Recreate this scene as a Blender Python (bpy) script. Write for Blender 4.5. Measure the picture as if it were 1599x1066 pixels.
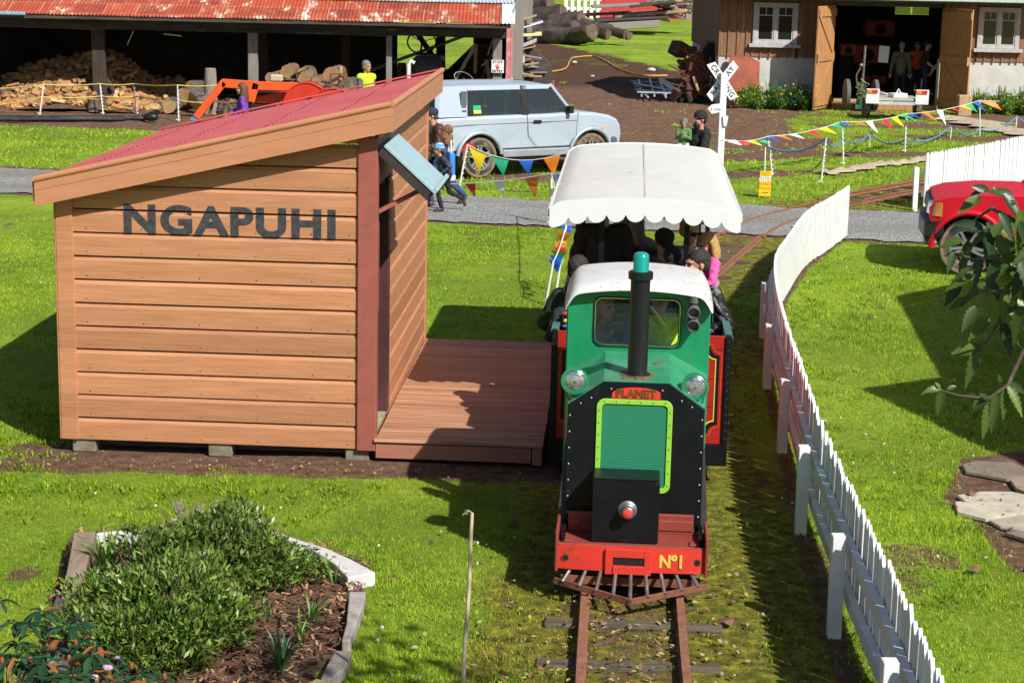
import bpy, bmesh, math, random
import numpy as np
from mathutils import Vector, Matrix, Euler, noise
random.seed(11); rng = np.random.default_rng(11)
V = Vector; PI = math.pi; rad = math.radians
for o in list(bpy.data.objects): bpy.data.objects.remove(o)
scene = bpy.context.scene; col = scene.collection
# ---------------------------------------------------------------- camera
FPX = 2900.0; PITCH = rad(12.0); ROLL = 0.022; CH = 4.2
_f = V((0, math.cos(PITCH), -math.sin(PITCH))); _r0 = V((1, 0, 0)); _u0 = _r0.cross(_f)
_r = _r0*math.cos(ROLL) + _u0*math.sin(ROLL)*-1 * -1
_r = _r0*math.cos(ROLL) - (-_u0)*math.sin(ROLL)*-1*-1
_c, _s = math.cos(ROLL), math.sin(ROLL)
_r = _r0*_c + _u0*_s            # image right
_d = _r0*_s - _u0*_c            # image down
cam_d = bpy.data.cameras.new('camera'); cam = bpy.data.objects.new('camera', cam_d); col.objects.link(cam)
M4 = Matrix(((_r.x, -_d.x, -_f.x, 0), (_r.y, -_d.y, -_f.y, 0), (_r.z, -_d.z, -_f.z, CH), (0, 0, 0, 1)))
cam.matrix_world = M4
cam_d.sensor_width = 36; cam_d.lens = FPX/1599*36; cam_d.clip_start = 0.1; cam_d.clip_end = 4000
scene.camera = cam
def ray(px, py): return _f + _r*((px-799.5)/FPX) + _d*((py-533)/FPX)
def G(px, py, z=0.0):
    q = ray(px, py); t = (z-CH)/q.z; return V((0, 0, CH)) + q*t
def YP(px, py, y):
    q = ray(px, py); return V((0, 0, CH)) + q*(y/q.y)
# ---------------------------------------------------------------- world, sun, exposure
SA, SB = 0.68, 0.85                                  # ground shift of a shadow per metre of height (-x, +y)
sund = V((SA, -SB, 1)).normalized()
w = bpy.data.worlds.new('World'); scene.world = w; w.use_nodes = True
nt = w.node_tree; bg = nt.nodes['Background']
sky = nt.nodes.new('ShaderNodeTexSky'); sky.sky_type = 'NISHITA'; sky.sun_disc = False
sky.sun_elevation = math.asin(sund.z); sky.sun_rotation = math.atan2(sund.x, sund.y)
sky.air_density = 1.0; sky.dust_density = 1.2
nt.links.new(sky.outputs[0], bg.inputs[0]); bg.inputs[1].default_value = 0.066
sl = bpy.data.lights.new('sun', 'SUN'); sl.energy = 5.0; sl.angle = rad(0.53); sl.color = (1.0, 0.955, 0.88)
so = bpy.data.objects.new('sun', sl); col.objects.link(so)
so.rotation_euler = sund.to_track_quat('Z', 'Y').to_euler(); so.location = (20, -20, 30)
scene.view_settings.view_transform = 'Standard'; scene.view_settings.look = 'None'
scene.view_settings.exposure = 0.30; scene.view_settings.gamma = 1.0
# ---------------------------------------------------------------- materials
MATS = {}
def _n(nt, t, **k):
    n = nt.nodes.new(t)
    for a, b in k.items():
        if a.startswith('i_'): n.inputs[a[2:].replace('_', ' ')].default_value = b
        else: setattr(n, a, b)
    return n
def c4(c): return (c[0], c[1], c[2], 1)
def ramp(nt, stops, inp=None):
    r = _n(nt, 'ShaderNodeValToRGB'); e = r.color_ramp.elements
    while len(e) < len(stops): e.new(0.5)
    for i, (p, c) in enumerate(stops):
        e[i].position = p; e[i].color = c4(c) if isinstance(c, (tuple, list)) else (c, c, c, 1)
    if inp is not None: nt.links.new(inp, r.inputs[0])
    return r
def mat(name, c1, c2=None, scale=6, rough=0.6, bump=0.0, bscale=None, metal=0.0, stretch=(1, 1, 1), dirt=None, dscale=3, damt=(0.55, 0.7),
        spec=0.5, coat=0.0, trans=0.0, alpha=1.0, emit=None, obrand=0.0, sub=0.0, lo=0.35, hi=0.65, ior=1.45):
    """Procedural principled surface: two-tone noise, optional patches of dirt/wear, bump."""
    if name in MATS: return MATS[name]
    m = bpy.data.materials.new(name); m.use_nodes = True; nt = m.node_tree; L = nt.links
    b = nt.nodes['Principled BSDF']
    tc = _n(nt, 'ShaderNodeTexCoord'); mp = _n(nt, 'ShaderNodeMapping'); mp.inputs['Scale'].default_value = stretch
    L.new(tc.outputs['Object'], mp.inputs[0])
    n1 = _n(nt, 'ShaderNodeTexNoise'); n1.inputs['Scale'].default_value = scale; n1.inputs['Detail'].default_value = 8; n1.inputs['Roughness'].default_value = 0.65
    L.new(mp.outputs[0], n1.inputs['Vector'])
    c2 = c2 or tuple(x*0.8 for x in c1)
    r = ramp(nt, [(lo, c2), (hi, c1)], n1.outputs['Fac']); out = r.outputs[0]
    if obrand:
        oi = _n(nt, 'ShaderNodeObjectInfo'); hs = _n(nt, 'ShaderNodeHueSaturation')
        ma = _n(nt, 'ShaderNodeMath', operation='MULTIPLY_ADD'); ma.inputs[1].default_value = 2*obrand; ma.inputs[2].default_value = 1-obrand
        L.new(oi.outputs['Random'], ma.inputs[0]); L.new(ma.outputs[0], hs.inputs['Value']); L.new(out, hs.inputs['Color']); out = hs.outputs[0]
    rsock = None
    if dirt:
        n2 = _n(nt, 'ShaderNodeTexNoise'); n2.inputs['Scale'].default_value = dscale; n2.inputs['Detail'].default_value = 10; n2.inputs['Roughness'].default_value = 0.72
        L.new(mp.outputs[0], n2.inputs['Vector'])
        r2 = ramp(nt, [(damt[0], 0.0), (damt[1], 1.0)], n2.outputs['Fac'])
        mx = _n(nt, 'ShaderNodeMix', data_type='RGBA'); L.new(r2.outputs[0], mx.inputs[0]); L.new(out, mx.inputs[6]); mx.inputs[7].default_value = c4(dirt); out = mx.outputs[2]
        rr = _n(nt, 'ShaderNodeMapRange'); rr.inputs[3].default_value = rough; rr.inputs[4].default_value = min(1, rough+0.3); L.new(r2.outputs[0], rr.inputs[0]); rsock = rr.outputs[0]
    L.new(out, b.inputs['Base Color'])
    if rsock: L.new(rsock, b.inputs['Roughness'])
    else: b.inputs['Roughness'].default_value = rough
    b.inputs['Metallic'].default_value = metal; b.inputs['Specular IOR Level'].default_value = spec
    b.inputs['Coat Weight'].default_value = coat; b.inputs['Coat Roughness'].default_value = 0.08
    b.inputs['Transmission Weight'].default_value = trans; b.inputs['Alpha'].default_value = alpha; b.inputs['IOR'].default_value = ior
    if emit: b.inputs['Emission Color'].default_value = c4(emit[0]); b.inputs['Emission Strength'].default_value = emit[1]
    if bump:
        n3 = _n(nt, 'ShaderNodeTexNoise'); n3.inputs['Scale'].default_value = bscale or scale*4; n3.inputs['Detail'].default_value = 6
        L.new(mp.outputs[0], n3.inputs['Vector'])
        bp = _n(nt, 'ShaderNodeBump'); bp.inputs['Strength'].default_value = bump; bp.inputs['Distance'].default_value = 0.01
        L.new(n3.outputs['Fac'], bp.inputs['Height']); L.new(bp.outputs[0], b.inputs['Normal'])
    MATS[name] = m; return m
def glass(name, tint=(0.6, 0.7, 0.7), alpha=0.45, rough=0.03):
    m = mat(name, tint, tint, rough=rough, alpha=alpha, spec=0.8); return m
# ---------------------------------------------------------------- mesh builder
class MB:
    def __init__(s): s.v = []; s.f = []; s.m = []
    def add(s, vs, fs, m=0, M=None):
        k = len(s.v)
        s.v += [tuple((M @ V(p)) if M is not None else p) for p in vs]
        s.f += [tuple(i+k for i in f) for f in fs]; s.m += [m]*len(fs); return s
    def box(s, c, sz, m=0, rot=None, M=None):
        x, y, z = sz[0]/2, sz[1]/2, sz[2]/2
        T = Matrix.Translation(V(c)) @ (Euler(rot).to_matrix().to_4x4() if rot is not None else Matrix())
        if M is not None: T = M @ T
        s.add([(-x,-y,-z),(x,-y,-z),(x,y,-z),(-x,y,-z),(-x,-y,z),(x,-y,z),(x,y,z),(-x,y,z)],
              [(0,3,2,1),(4,5,6,7),(0,1,5,4),(1,2,6,5),(2,3,7,6),(3,0,4,7)], m, T); return s
    def bb(s, x0, x1, y0, y1, z0, z1, m=0, M=None): return s.box(((x0+x1)/2,(y0+y1)/2,(z0+z1)/2),(x1-x0,y1-y0,z1-z0),m,None,M)
    def bar(s, a, b, w, h, m=0, up=(0,0,1)):
        a, b = V(a), V(b); d = b-a; L = d.length; d.normalize(); u = V(up)
        if abs(d.dot(u)) > 0.98: u = V((0,1,0))
        r = d.cross(u).normalized(); u = r.cross(d)
        vs = []
        for p in (a, b):
            for i, j in ((-1,-1),(1,-1),(1,1),(-1,1)): vs.append(tuple(p + r*(i*w/2) + u*(j*h/2)))
        s.add(vs, [(0,1,2,3),(7,6,5,4),(0,4,5,1),(1,5,6,2),(2,6,7,3),(3,7,4,0)], m); return s
    def cyl(s, a, b, r0, r1=None, n=12, m=0, caps=True):
        a, b = V(a), V(b); r1 = r0 if r1 is None else r1; d = (b-a).normalized()
        u = d.orthogonal().normalized(); w_ = d.cross(u)
        vs = []
        for p, r in ((a, r0), (b, r1)):
            for i in range(n):
                t = 2*PI*i/n; vs.append(tuple(p + u*(r*math.cos(t)) + w_*(r*math.sin(t))))
        fs = [(i, (i+1) % n, n+(i+1) % n, n+i) for i in range(n)]
        if caps: fs += [tuple(range(n-1, -1, -1)), tuple(range(n, 2*n))]
        s.add(vs, fs, m); return s
    def tube(s, pts, r, n=6, m=0, caps=True):
        pts = [V(p) for p in pts]; k = len(pts); rr = r if isinstance(r, (list, tuple)) else [r]*k
        vs = []; u = None
        for i, p in enumerate(pts):
            d = (pts[min(i+1,k-1)] - pts[max(i-1,0)])
            if d.length < 1e-9: d = V((0,0,1))
            d.normalize()
            if u is None: u = d.orthogonal().normalized()
            else:
                u = (u - d*u.dot(d)); u = u.normalized() if u.length > 1e-6 else d.orthogonal().normalized()
            w_ = d.cross(u)
            for j in range(n):
                t = 2*PI*j/n; vs.append(tuple(p + u*(rr[i]*math.cos(t)) + w_*(rr[i]*math.sin(t))))
        fs = [(i*n+j, i*n+(j+1) % n, (i+1)*n+(j+1) % n, (i+1)*n+j) for i in range(k-1) for j in range(n)]
        if caps: fs += [tuple(range(n-1,-1,-1)), tuple(range((k-1)*n, k*n))]
        s.add(vs, fs, m); return s
    def ell(s, c, r, m=0, seg=12, rings=8, rot=None):
        r = (r,r,r) if not isinstance(r, (tuple, list)) else r
        vs = [(0,0,1)]; 
        for i in range(1, rings):
            a = PI*i/rings
            for j in range(seg): b = 2*PI*j/seg; vs.append((math.sin(a)*math.cos(b), math.sin(a)*math.sin(b), math.cos(a)))
        vs.append((0,0,-1)); fs = [(0, 1+j, 1+(j+1) % seg) for j in range(seg)]
        for i in range(rings-2):
            for j in range(seg): fs.append((1+i*seg+j, 1+(i+1)*seg+j, 1+(i+1)*seg+(j+1) % seg, 1+i*seg+(j+1) % seg))
        q = 1+(rings-2)*seg; fs += [(q+j, len(vs)-1, q+(j+1) % seg) for j in range(seg)]
        T = Matrix.Translation(V(c)) @ (Euler(rot).to_matrix().to_4x4() if rot is not None else Matrix()) @ Matrix.Diagonal((*r, 1))
        s.add(vs, fs, m, T); return s
    def lathe(s, prof, n=20, m=0, M=None, cap=True):
        vs = [(r*math.cos(2*PI*j/n), r*math.sin(2*PI*j/n), z) for r, z in prof for j in range(n)]
        fs = [(i*n+j, i*n+(j+1) % n, (i+1)*n+(j+1) % n, (i+1)*n+j) for i in range(len(prof)-1) for j in range(n)]
        if cap: fs += [tuple(range(n-1,-1,-1)), tuple(range((len(prof)-1)*n, len(prof)*n))]
        s.add(vs, fs, m, M); return s
    def prism(s, poly, ext, m=0):
        n = len(poly); e = V(ext); P = [V(p) for p in poly]
        nn = V((0,0,0))
        for i in range(n): nn += P[i].cross(P[(i+1) % n])
        if nn.dot(e) > 0: P = P[::-1]
        vs = [tuple(p) for p in P] + [tuple(p+e) for p in P]
        s.add(vs, [tuple(range(n)), tuple(range(2*n-1, n-1, -1))] + [((i+1) % n, i, i+n, (i+1) % n+n) for i in range(n)], m); return s
    def build(s, name, mats, parent=None, smooth=None, bevel=0, seg=1, loc=None, rotz=0):
        me = bpy.data.meshes.new(name); me.from_pydata(s.v, [], s.f); me.update()
        mats = mats if isinstance(mats, (list, tuple)) else [mats]
        for m in mats: me.materials.append(m)
        if len(mats) > 1: me.polygons.foreach_set('material_index', s.m)
        if smooth: me.shade_smooth(); me.set_sharp_from_angle(angle=rad(smooth))
        o = bpy.data.objects.new(name, me); col.objects.link(o)
        if parent is not None: o.parent = parent
        if loc is not None: o.location = loc
        o.rotation_euler.z = rotz
        if bevel:
            b = o.modifiers.new('bevel', 'BEVEL'); b.width = bevel; b.segments = seg; b.limit_method = 'ANGLE'; b.angle_limit = rad(40)
        return o
def npmesh(name, v, f, mats, parent=None, colors=None, nper=3):
    me = bpy.data.meshes.new(name); v = np.asarray(v, dtype=np.float32); f = np.asarray(f, dtype=np.int32)
    me.vertices.add(len(v)); me.vertices.foreach_set('co', v.ravel())
    me.loops.add(f.size); me.loops.foreach_set('vertex_index', f.ravel())
    me.polygons.add(len(f)); me.polygons.foreach_set('loop_start', np.arange(0, f.size, f.shape[1], dtype=np.int32))
    me.polygons.foreach_set('loop_total', np.full(len(f), f.shape[1], dtype=np.int32))
    me.update(calc_edges=True)
    for m in (mats if isinstance(mats, (list, tuple)) else [mats]): me.materials.append(m)
    if colors is not None:
        a = me.color_attributes.new('Col', 'FLOAT_COLOR', 'POINT'); a.data.foreach_set('color', np.asarray(colors, dtype=np.float32).ravel())
    o = bpy.data.objects.new(name, me); col.objects.link(o)
    if parent is not None: o.parent = parent
    return o
def tag(o, label=None, cat=None, group=None, kind=None):
    if label: o['label'] = label
    if cat: o['category'] = cat
    if group: o['group'] = group
    if kind: o['kind'] = kind
    return o
def thing(name, label, cat, loc=(0,0,0), rotz=0, group=None):
    o = bpy.data.objects.new(name, None); col.objects.link(o); o.location = loc; o.rotation_euler = (0,0,rotz); o.empty_display_size = 0.2
    return tag(o, label, cat, group)
def dup(o, parent=None, **k):
    c = o.copy(); col.objects.link(c)
    if parent is not None: c.parent = parent
    for ch in [x for x in CH_OF(o)]: dup(ch, c)
    return c
def CH_OF(o): return [x for x in bpy.data.objects if x.parent == o]
def text(s, name, size, mt, parent, M, ext=0.003, bold=0.0, sx=1.0, align='CENTER', cuts=None, space=1.0):
    c = bpy.data.curves.new(name, 'FONT'); c.body = s; c.size = size; c.extrude = ext; c.offset = bold; c.align_x = align; c.align_y = 'CENTER'; c.space_character = space
    o = bpy.data.objects.new(name, c); col.objects.link(o); dg = bpy.context.evaluated_depsgraph_get(); 
    me = bpy.data.meshes.new_from_object(o.evaluated_get(dg)); bpy.data.objects.remove(o)
    me.transform(Matrix.Diagonal((sx, 1, 1, 1)))
    if cuts:
        for z0, z1 in cuts:
            bm = bmesh.new(); bm.from_mesh(me)
            for z in (z0, z1):
                bmesh.ops.bisect_plane(bm, geom=bm.verts[:]+bm.edges[:]+bm.faces[:], plane_co=(0, z, 0), plane_no=(0, 1, 0), dist=1e-5)
            dl = [f for f in bm.faces if z0 < f.calc_center_median().y < z1]
            bmesh.ops.delete(bm, geom=dl, context='FACES'); bm.to_mesh(me); bm.free()
    me.transform(M); me.materials.clear(); me.materials.append(mt); me.name = name
    o = bpy.data.objects.new(name, me); col.objects.link(o)
    if parent is not None: o.parent = parent
    return o
def copies(name, mb, mats, parent, locs, smooth=None):
    o = None
    for p in locs:
        if o is None: o = mb.build(name, mats, parent, smooth=smooth); q = o
        else: q = o.copy(); col.objects.link(q)
        q.location = p
    return o
TF = Matrix(((1,0,0,0),(0,0,-1,0),(0,1,0,0),(0,0,0,1)))       # text plane standing up, facing -Y
def remesh(mb, voxel, smooth=4, name='tmp'):
    o = mb.build(name, []) if False else mb.build(name, [mat('skin', (.55,.32,.22))])
    r = o.modifiers.new('r', 'REMESH'); r.mode = 'VOXEL'; r.voxel_size = voxel
    if smooth: q = o.modifiers.new('s', 'SMOOTH'); q.iterations = smooth; q.factor = 0.5
    me = bpy.data.meshes.new_from_object(o.evaluated_get(bpy.context.evaluated_depsgraph_get()))
    bpy.data.objects.remove(o); me.shade_smooth(); me.materials.clear(); return me
def wrinkle(me, amp, sc, seed=0.0):
    n = len(me.vertices); nor = np.empty(n*3, np.float32); co = np.empty(n*3, np.float32)
    me.vertices.foreach_get('normal', nor); me.vertices.foreach_get('co', co); nor = nor.reshape(-1,3); co = co.reshape(-1,3)
    k = np.array([1.0, 1.3, 0.75])*sc
    q = co*k + seed
    f = (np.sin(q[:,0]*2.1+1.7*np.sin(q[:,2]*1.3+q[:,1])) * np.sin(q[:,2]*2.7+1.3*np.sin(q[:,0]*1.9+seed)) + 0.5*np.sin(q[:,1]*3.3+q[:,2]*4.1+2*np.sin(q[:,0]*2)))
    co += nor*(f*amp)[:,None]; me.vertices.foreach_set('co', co.ravel().astype(np.float32)); me.update()
# ================================================================ ground
def smooth_noise(x, y, s, seed=0):
    q = np.random.default_rng(seed); out = np.zeros_like(x)
    for i in range(7):
        a = q.uniform(0, 2*PI); k = q.uniform(0.6, 1.7)*s; p = q.uniform(0, 6.3)
        out += np.sin((x*math.cos(a)+y*math.sin(a))*k + p + 1.5*np.sin((x*math.sin(a*1.7)-y*math.cos(a*1.7))*k*0.7 + p*2))
    return out/7*1.6
TRK = [(0.70,8.5),(0.755,10.3),(1.0,14.5),(1.33,19.8),(1.62,21.6),(2.05,23.1),(2.5,24.6),(3.27,27.2),(3.88,29.0),(4.78,30.6),(5.82,32.1),(7.38,34.1),(9.0,36.0),(11,38.2),(14,41.0),(18,44)]
def catmull(P, n=10):
    P = [V((*p, 0)) if len(p) == 2 else V(p) for p in P]; out = []
    for i in range(len(P)-1):
        a, b, c, d = P[max(i-1,0)], P[i], P[i+1], P[min(i+2,len(P)-1)]
        for j in range(n):
            t = j/n; out.append(0.5*((2*b)+(c-a)*t+(2*a-5*b+4*c-d)*t*t+(3*b-a-3*c+d)*t**3))
    out.append(P[-1]); return out
TRACK = catmull(TRK, 12)
TA = np.array([(p.x, p.y) for p in TRACK])
def dist_track(x, y):
    d = np.full(x.shape, 1e9)
    for i in range(0, len(TA)-1):
        a, b = TA[i], TA[i+1]; ab = b-a; t = np.clip(((x-a[0])*ab[0]+(y-a[1])*ab[1])/(ab@ab), 0, 1)
        d = np.minimum(d, np.hypot(x-a[0]-t*ab[0], y-a[1]-t*ab[1]))
    return d
def road_edges(x):      # near and far edge of the gravel road
    return np.interp(x, [-40,-8.5,-1,6.2,40], [38.5,30.9,28.7,27.5,24.5]), np.interp(x, [-40,-9.3,-1,6.9,40], [43,34.2,31.5,30.9,29])
def inpoly(x, y, poly):
    c = np.zeros(x.shape, bool); n = len(poly)
    for i in range(n):
        x1, y1 = poly[i]; x2, y2 = poly[(i+1) % n]
        k = ((y1 > y) != (y2 > y)) & (x < (x2-x1)*(y-y1)/((y2-y1) or 1e-9)+x1); c ^= k
    return c
BED = [(-3.12,12.80),(-2.62,12.92),(-1.95,13.05),(-1.5,12.75),(-0.95,12.28),(-0.93,11.72),(-0.95,10.9),(-1.08,10.3),(-1.3,9.7),(-1.9,9.2),(-2.9,9.2),(-2.75,10.7),(-2.95,11.4)]
PAVE = [(3.86,15.12),(3.62,14.2),(3.66,13.3),(3.74,12.5),(3.9,11.8),(5.2,11.2),(7,12),(7,15.6),(4.6,15.5)]
def masks(x, y):
    """dirt, moss, bare (0..1) at ground points"""
    n1 = smooth_noise(x, y, 0.8, 1); n2 = smooth_noise(x, y, 3.0, 2); n3 = smooth_noise(x, y, 9.0, 3)
    nn = n1*0.5+n2*0.35+n3*0.25
    dirt = np.zeros_like(x); moss = np.zeros_like(x)
    def s(v, a, b): return np.clip((v-a)/(b-a), 0, 1)
    # strip in front of the open barn, yard between the sheds, churned strip behind the car
    dirt = np.maximum(dirt, s(y+nn*0.5, 41.6, 42.1)*s(-y+nn*0.8, -64, -60)*s(-(x+0.02*y)+nn*0.3, -2.0, 0.6))
    yend = 90-4.0*np.clip(x,0,7)+nn*2; dirt = np.maximum(dirt, 0.9*s(y+nn*0.9, 39.2, 40.4)*s(yend-y, 0, 2)*s(x+nn*.4, -1.5, -0.5)*s(-x+nn, -7.4, -6.4)*np.where(((y > 54) & (nn > .42)) | ((y < 54) & (nn > .22)), .3, 1))
    stripe = 0.5+0.5*np.sin((y-0.32*x)*2.05+n1*0.8)
    dirt = np.maximum(dirt, 0.9*s(y+nn*0.5, 33.4+0.0*x, 34.6)*s(-y+nn, -53, -51)*s(x, -3, 0.5)*s(stripe+nn*0.9, 0.55, 0.85))
    dirt = np.maximum(dirt, s(y+nn, 46.0, 48.5)*s(-y, -53, -52)*s(x, 3, 5)*s(nn, -0.35, 0.15))
    dt = dist_track(x, y)
    dirt = np.maximum(dirt, 0.45*s(0.58-dt+nn*0.4, 0, 0.35)*np.where(y < 24, 0.85, 1.0)); moss = np.maximum(moss, s(1.25-dt+nn*0.5, 0, 0.6))
    # fringe in front of the hut and deck
    hx = s(x+nn*0.2, -4.4, -4.0)*s(-x, -0.9, -0.4); dirt = np.maximum(dirt, hx*s(y+nn*0.22, 14.25, 14.5)*np.where(nn > .35, .5, 1)*s(-y, -15.4, -15.2))
    dirt = np.maximum(dirt, 0.6*s(y+nn*0.3, 13.9, 14.6)*s(x, -0.9, -0.3)*s(-x, -0.9, -0.3)*s(-y, -15.4, -15.2))
    # foot of the picket fence
    fx = np.interp(y, [8,11.09,13.2,15.45,17.84,20.5,22.7,24.9,27.8,30], [2.0,2.1,2.22,2.39,2.56,2.95,3.38,3.94,5.0,6])
    dirt = np.maximum(dirt, 0.8*s(0.12-np.abs(x-fx+0.02)+nn*0.03, 0, 0.1)*s(-y, -28.3, -28))
    moss = np.maximum(moss, s(0.8-np.abs(x-(fx-0.6))+nn*0.4, 0, 0.5)*s(-y, -24, -20)*0.9)
    # round the paving, round the bed
    px_ = np.zeros_like(x)
    inp = inpoly(x+n2*0.05, y+n2*0.05, PAVE); ine = inpoly(x+0.16+n2*0.08, y, PAVE) | inpoly(x, y-0.25, PAVE)
    dirt = np.maximum(dirt, np.where(inp | ine, 0.72, 0))
    dirt = np.maximum(dirt, np.where(inpoly(x, y, BED), 1.0, 0))
    dirt = np.maximum(dirt, 0.45*s(n1*0.7+n2*0.8+n3*.3, 0.85, 1.2)*np.where(y < 27, 1, 0.8)); dirt = np.maximum(dirt, .5*s(n3*.9+n2*.3, .72, 1.0))
    moss = np.maximum(moss, np.where(inp | ine, 0.75, 0))
    # behind the road : fine worn patches
    dirt = np.maximum(dirt, 0.8*s(nn, 0.15, 0.6)*s(y, 31.5, 32.2)*s(-y, -41, -39)*s(x, -2, 0))
    # wheel verge each side of road
    a, b = road_edges(x); dirt = np.maximum(dirt, 0.9*s(0.25-np.abs(y-a)+nn*0.2, 0, 0.3)); dirt = np.maximum(dirt, 0.8*s(0.35-np.abs(y-b)+nn*0.3, 0, 0.35))
    wet = s(y+nn*0.6, 57, 59)*s(yend-y, -1, 1)*s(x, -0.5, 0.4)*s(-x, -8, -7)
    return dirt, moss, wet, nn
ys = np.concatenate([np.arange(-6, 8.5, 0.6), np.arange(8.5, 22, 0.07), np.arange(22, 34, 0.12), np.arange(34, 56, 0.2), np.arange(56, 100, 0.7), np.array([105,115,130,160,200,280,400,700,1200,2200])])
xs = np.concatenate([[-1500,-500,-200,-90,-50,-30,-22], np.arange(-15, -5.5, 0.22), np.arange(-5.5, 6.5, 0.075), np.arange(6.5, 15.5, 0.22), [18,24,32,50,90,200,500,1500]])
X, Yg = np.meshgrid(xs, ys); xf, yf = X.ravel(), Yg.ravel()
dm, mm, wm, nn = masks(xf, yf)
zf = 0.012*smooth_noise(xf, yf, 2.2, 8)*np.clip((yf-5)/5, 0, 1) - 0.012 - 0.02*dm*np.clip(smooth_noise(xf, yf, 5, 9)+0.3, -1, 1)*np.where((yf > 33) & (yf < 90), 1.4, 0.25)
ra, rb = road_edges(xf); inroad = (yf > ra) & (yf < rb); zf = np.where((yf > ra-.3) & (yf < rb+.3), -0.02, zf)
zf = np.where(inpoly(xf, yf, BED), -0.01, zf); zf = np.where(inpoly(xf, yf, PAVE), -0.02, zf)
nx_, ny_ = len(xs), len(ys); idx = np.arange(nx_*ny_).reshape(ny_, nx_)
F = np.stack([idx[:-1,:-1].ravel(), idx[:-1,1:].ravel(), idx[1:,1:].ravel(), idx[1:,:-1].ravel()], 1)
cols = np.stack([dm, mm, wm, np.ones_like(dm)], 1)
gm = bpy.data.materials.new('ground'); gm.use_nodes = True; nt = gm.node_tree; L = nt.links; b = nt.nodes['Principled BSDF']
tc = _n(nt, 'ShaderNodeTexCoord'); at = _n(nt, 'ShaderNodeAttribute', attribute_name='Col'); sp = _n(nt, 'ShaderNodeSeparateColor'); L.new(at.outputs['Color'], sp.inputs[0])
def nz(sc, det=8, ro=0.65):
    n = _n(nt, 'ShaderNodeTexNoise'); n.inputs['Scale'].default_value = sc; n.inputs['Detail'].default_value = det; n.inputs['Roughness'].default_value = ro; L.new(tc.outputs['Object'], n.inputs['Vector']); return n.outputs['Fac']
def mixc(f, a, b_):
    m = _n(nt, 'ShaderNodeMix', data_type='RGBA')
    L.new(f, m.inputs[0])
    for s_, i in ((a, 6), (b_, 7)):
        if isinstance(s_, tuple): m.inputs[i].default_value = c4(s_)
        else: L.new(s_, m.inputs[i])
    return m.outputs[2]
g1 = ramp(nt, [(0.3, (.08,.17,.014)), (0.5, (.28,.42,.03)), (0.7, (.50,.58,.08))], nz(14)).outputs[0]
g2 = ramp(nt, [(0.35, (.11,.22,.014)), (0.62, (.31,.40,.035))], nz(1.3)).outputs[0]
mx = _n(nt, 'ShaderNodeMix', data_type='RGBA'); mx.inputs[0].default_value = 0.5; L.new(g1, mx.inputs[6]); L.new(g2, mx.inputs[7]); grass_c = mixc(ramp(nt, [(.42,0.0),(.60,.55)], nz(.28,6)).outputs[0], mx.outputs[2], (.10,.15,.02))
moss_c = ramp(nt, [(0.3, (.045,.042,.015)), (0.5, (.18,.175,.025)), (0.7, (.40,.39,.045))], nz(9)).outputs[0]
mossf = ramp(nt, [(0.35, 0.0), (0.6, 1.0)], None)
ad = _n(nt, 'ShaderNodeMath', operation='MULTIPLY_ADD'); L.new(nz(5), ad.inputs[0]); ad.inputs[1].default_value = 0.8; L.new(sp.outputs[1], ad.inputs[2]); sb = _n(nt, 'ShaderNodeMath', operation='SUBTRACT'); L.new(ad.outputs[0], sb.inputs[0]); sb.inputs[1].default_value = 0.45; L.new(sb.outputs[0], mossf.inputs[0])
c = mixc(mossf.outputs[0], grass_c, moss_c)
dirt_c = ramp(nt, [(0.25, (.05,.028,.02)), (0.5, (.17,.098,.065)), (0.72, (.31,.20,.135))], nz(7, 10, 0.75)).outputs[0]
ad2 = _n(nt, 'ShaderNodeMath', operation='MULTIPLY_ADD'); L.new(nz(11, 10, 0.7), ad2.inputs[0]); ad2.inputs[1].default_value = 1.1; L.new(sp.outputs[0], ad2.inputs[2]); dirtf = ramp(nt, [(0.88, 0.0), (1.06, 1.0)], ad2.outputs[0]).outputs[0]
c = mixc(dirtf, c, dirt_c)
dark = mixc(sp.outputs[2], (1.,1.,1.), (.55,.48,.45)); mu = _n(nt, 'ShaderNodeMix', data_type='RGBA', blend_type='MULTIPLY'); mu.inputs[0].default_value = 1; L.new(c, mu.inputs[6]); L.new(dark, mu.inputs[7])
L.new(mu.outputs[2], b.inputs['Base Color']); b.inputs['Roughness'].default_value = 0.95; b.inputs['Specular IOR Level'].default_value = 0.15
bp = _n(nt, 'ShaderNodeBump'); bp.inputs['Strength'].default_value = 0.9; bp.inputs['Distance'].default_value = 0.04; L.new(nz(22, 10, 0.8), bp.inputs['Height']); L.new(bp.outputs[0], b.inputs['Normal'])
go = npmesh('ground', np.stack([xf, yf, zf], 1), F, gm, colors=cols); tag(go, kind='structure'); go.data.shade_smooth()
# ---------------------------------------------------------------- gravel road (own sheet, ragged edges)
rm = bpy.data.materials.new('gravel'); rm.use_nodes = True; nt = rm.node_tree; L = nt.links; b = nt.nodes['Principled BSDF']; tc = _n(nt, 'ShaderNodeTexCoord')
vo = _n(nt, 'ShaderNodeTexVoronoi'); vo.inputs['Scale'].default_value = 34; L.new(tc.outputs['Object'], vo.inputs['Vector'])
stone = ramp(nt, [(0.1, (.15,.15,.15)), (0.5, (.27,.28,.28)), (0.9, (.40,.41,.41))], vo.outputs['Color']).outputs[0]
mp = _n(nt, 'ShaderNodeMapping'); mp.inputs['Scale'].default_value = (0.22, 0.75, 1); mp.inputs['Rotation'].default_value = (0,0,0.05); L.new(tc.outputs['Object'], mp.inputs[0])
nb = _n(nt, 'ShaderNodeTexNoise'); nb.inputs['Scale'].default_value = 1.3; nb.inputs['Detail'].default_value = 9; nb.inputs['Roughness'].default_value = 0.6; L.new(mp.outputs[0], nb.inputs['Vector'])
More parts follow.
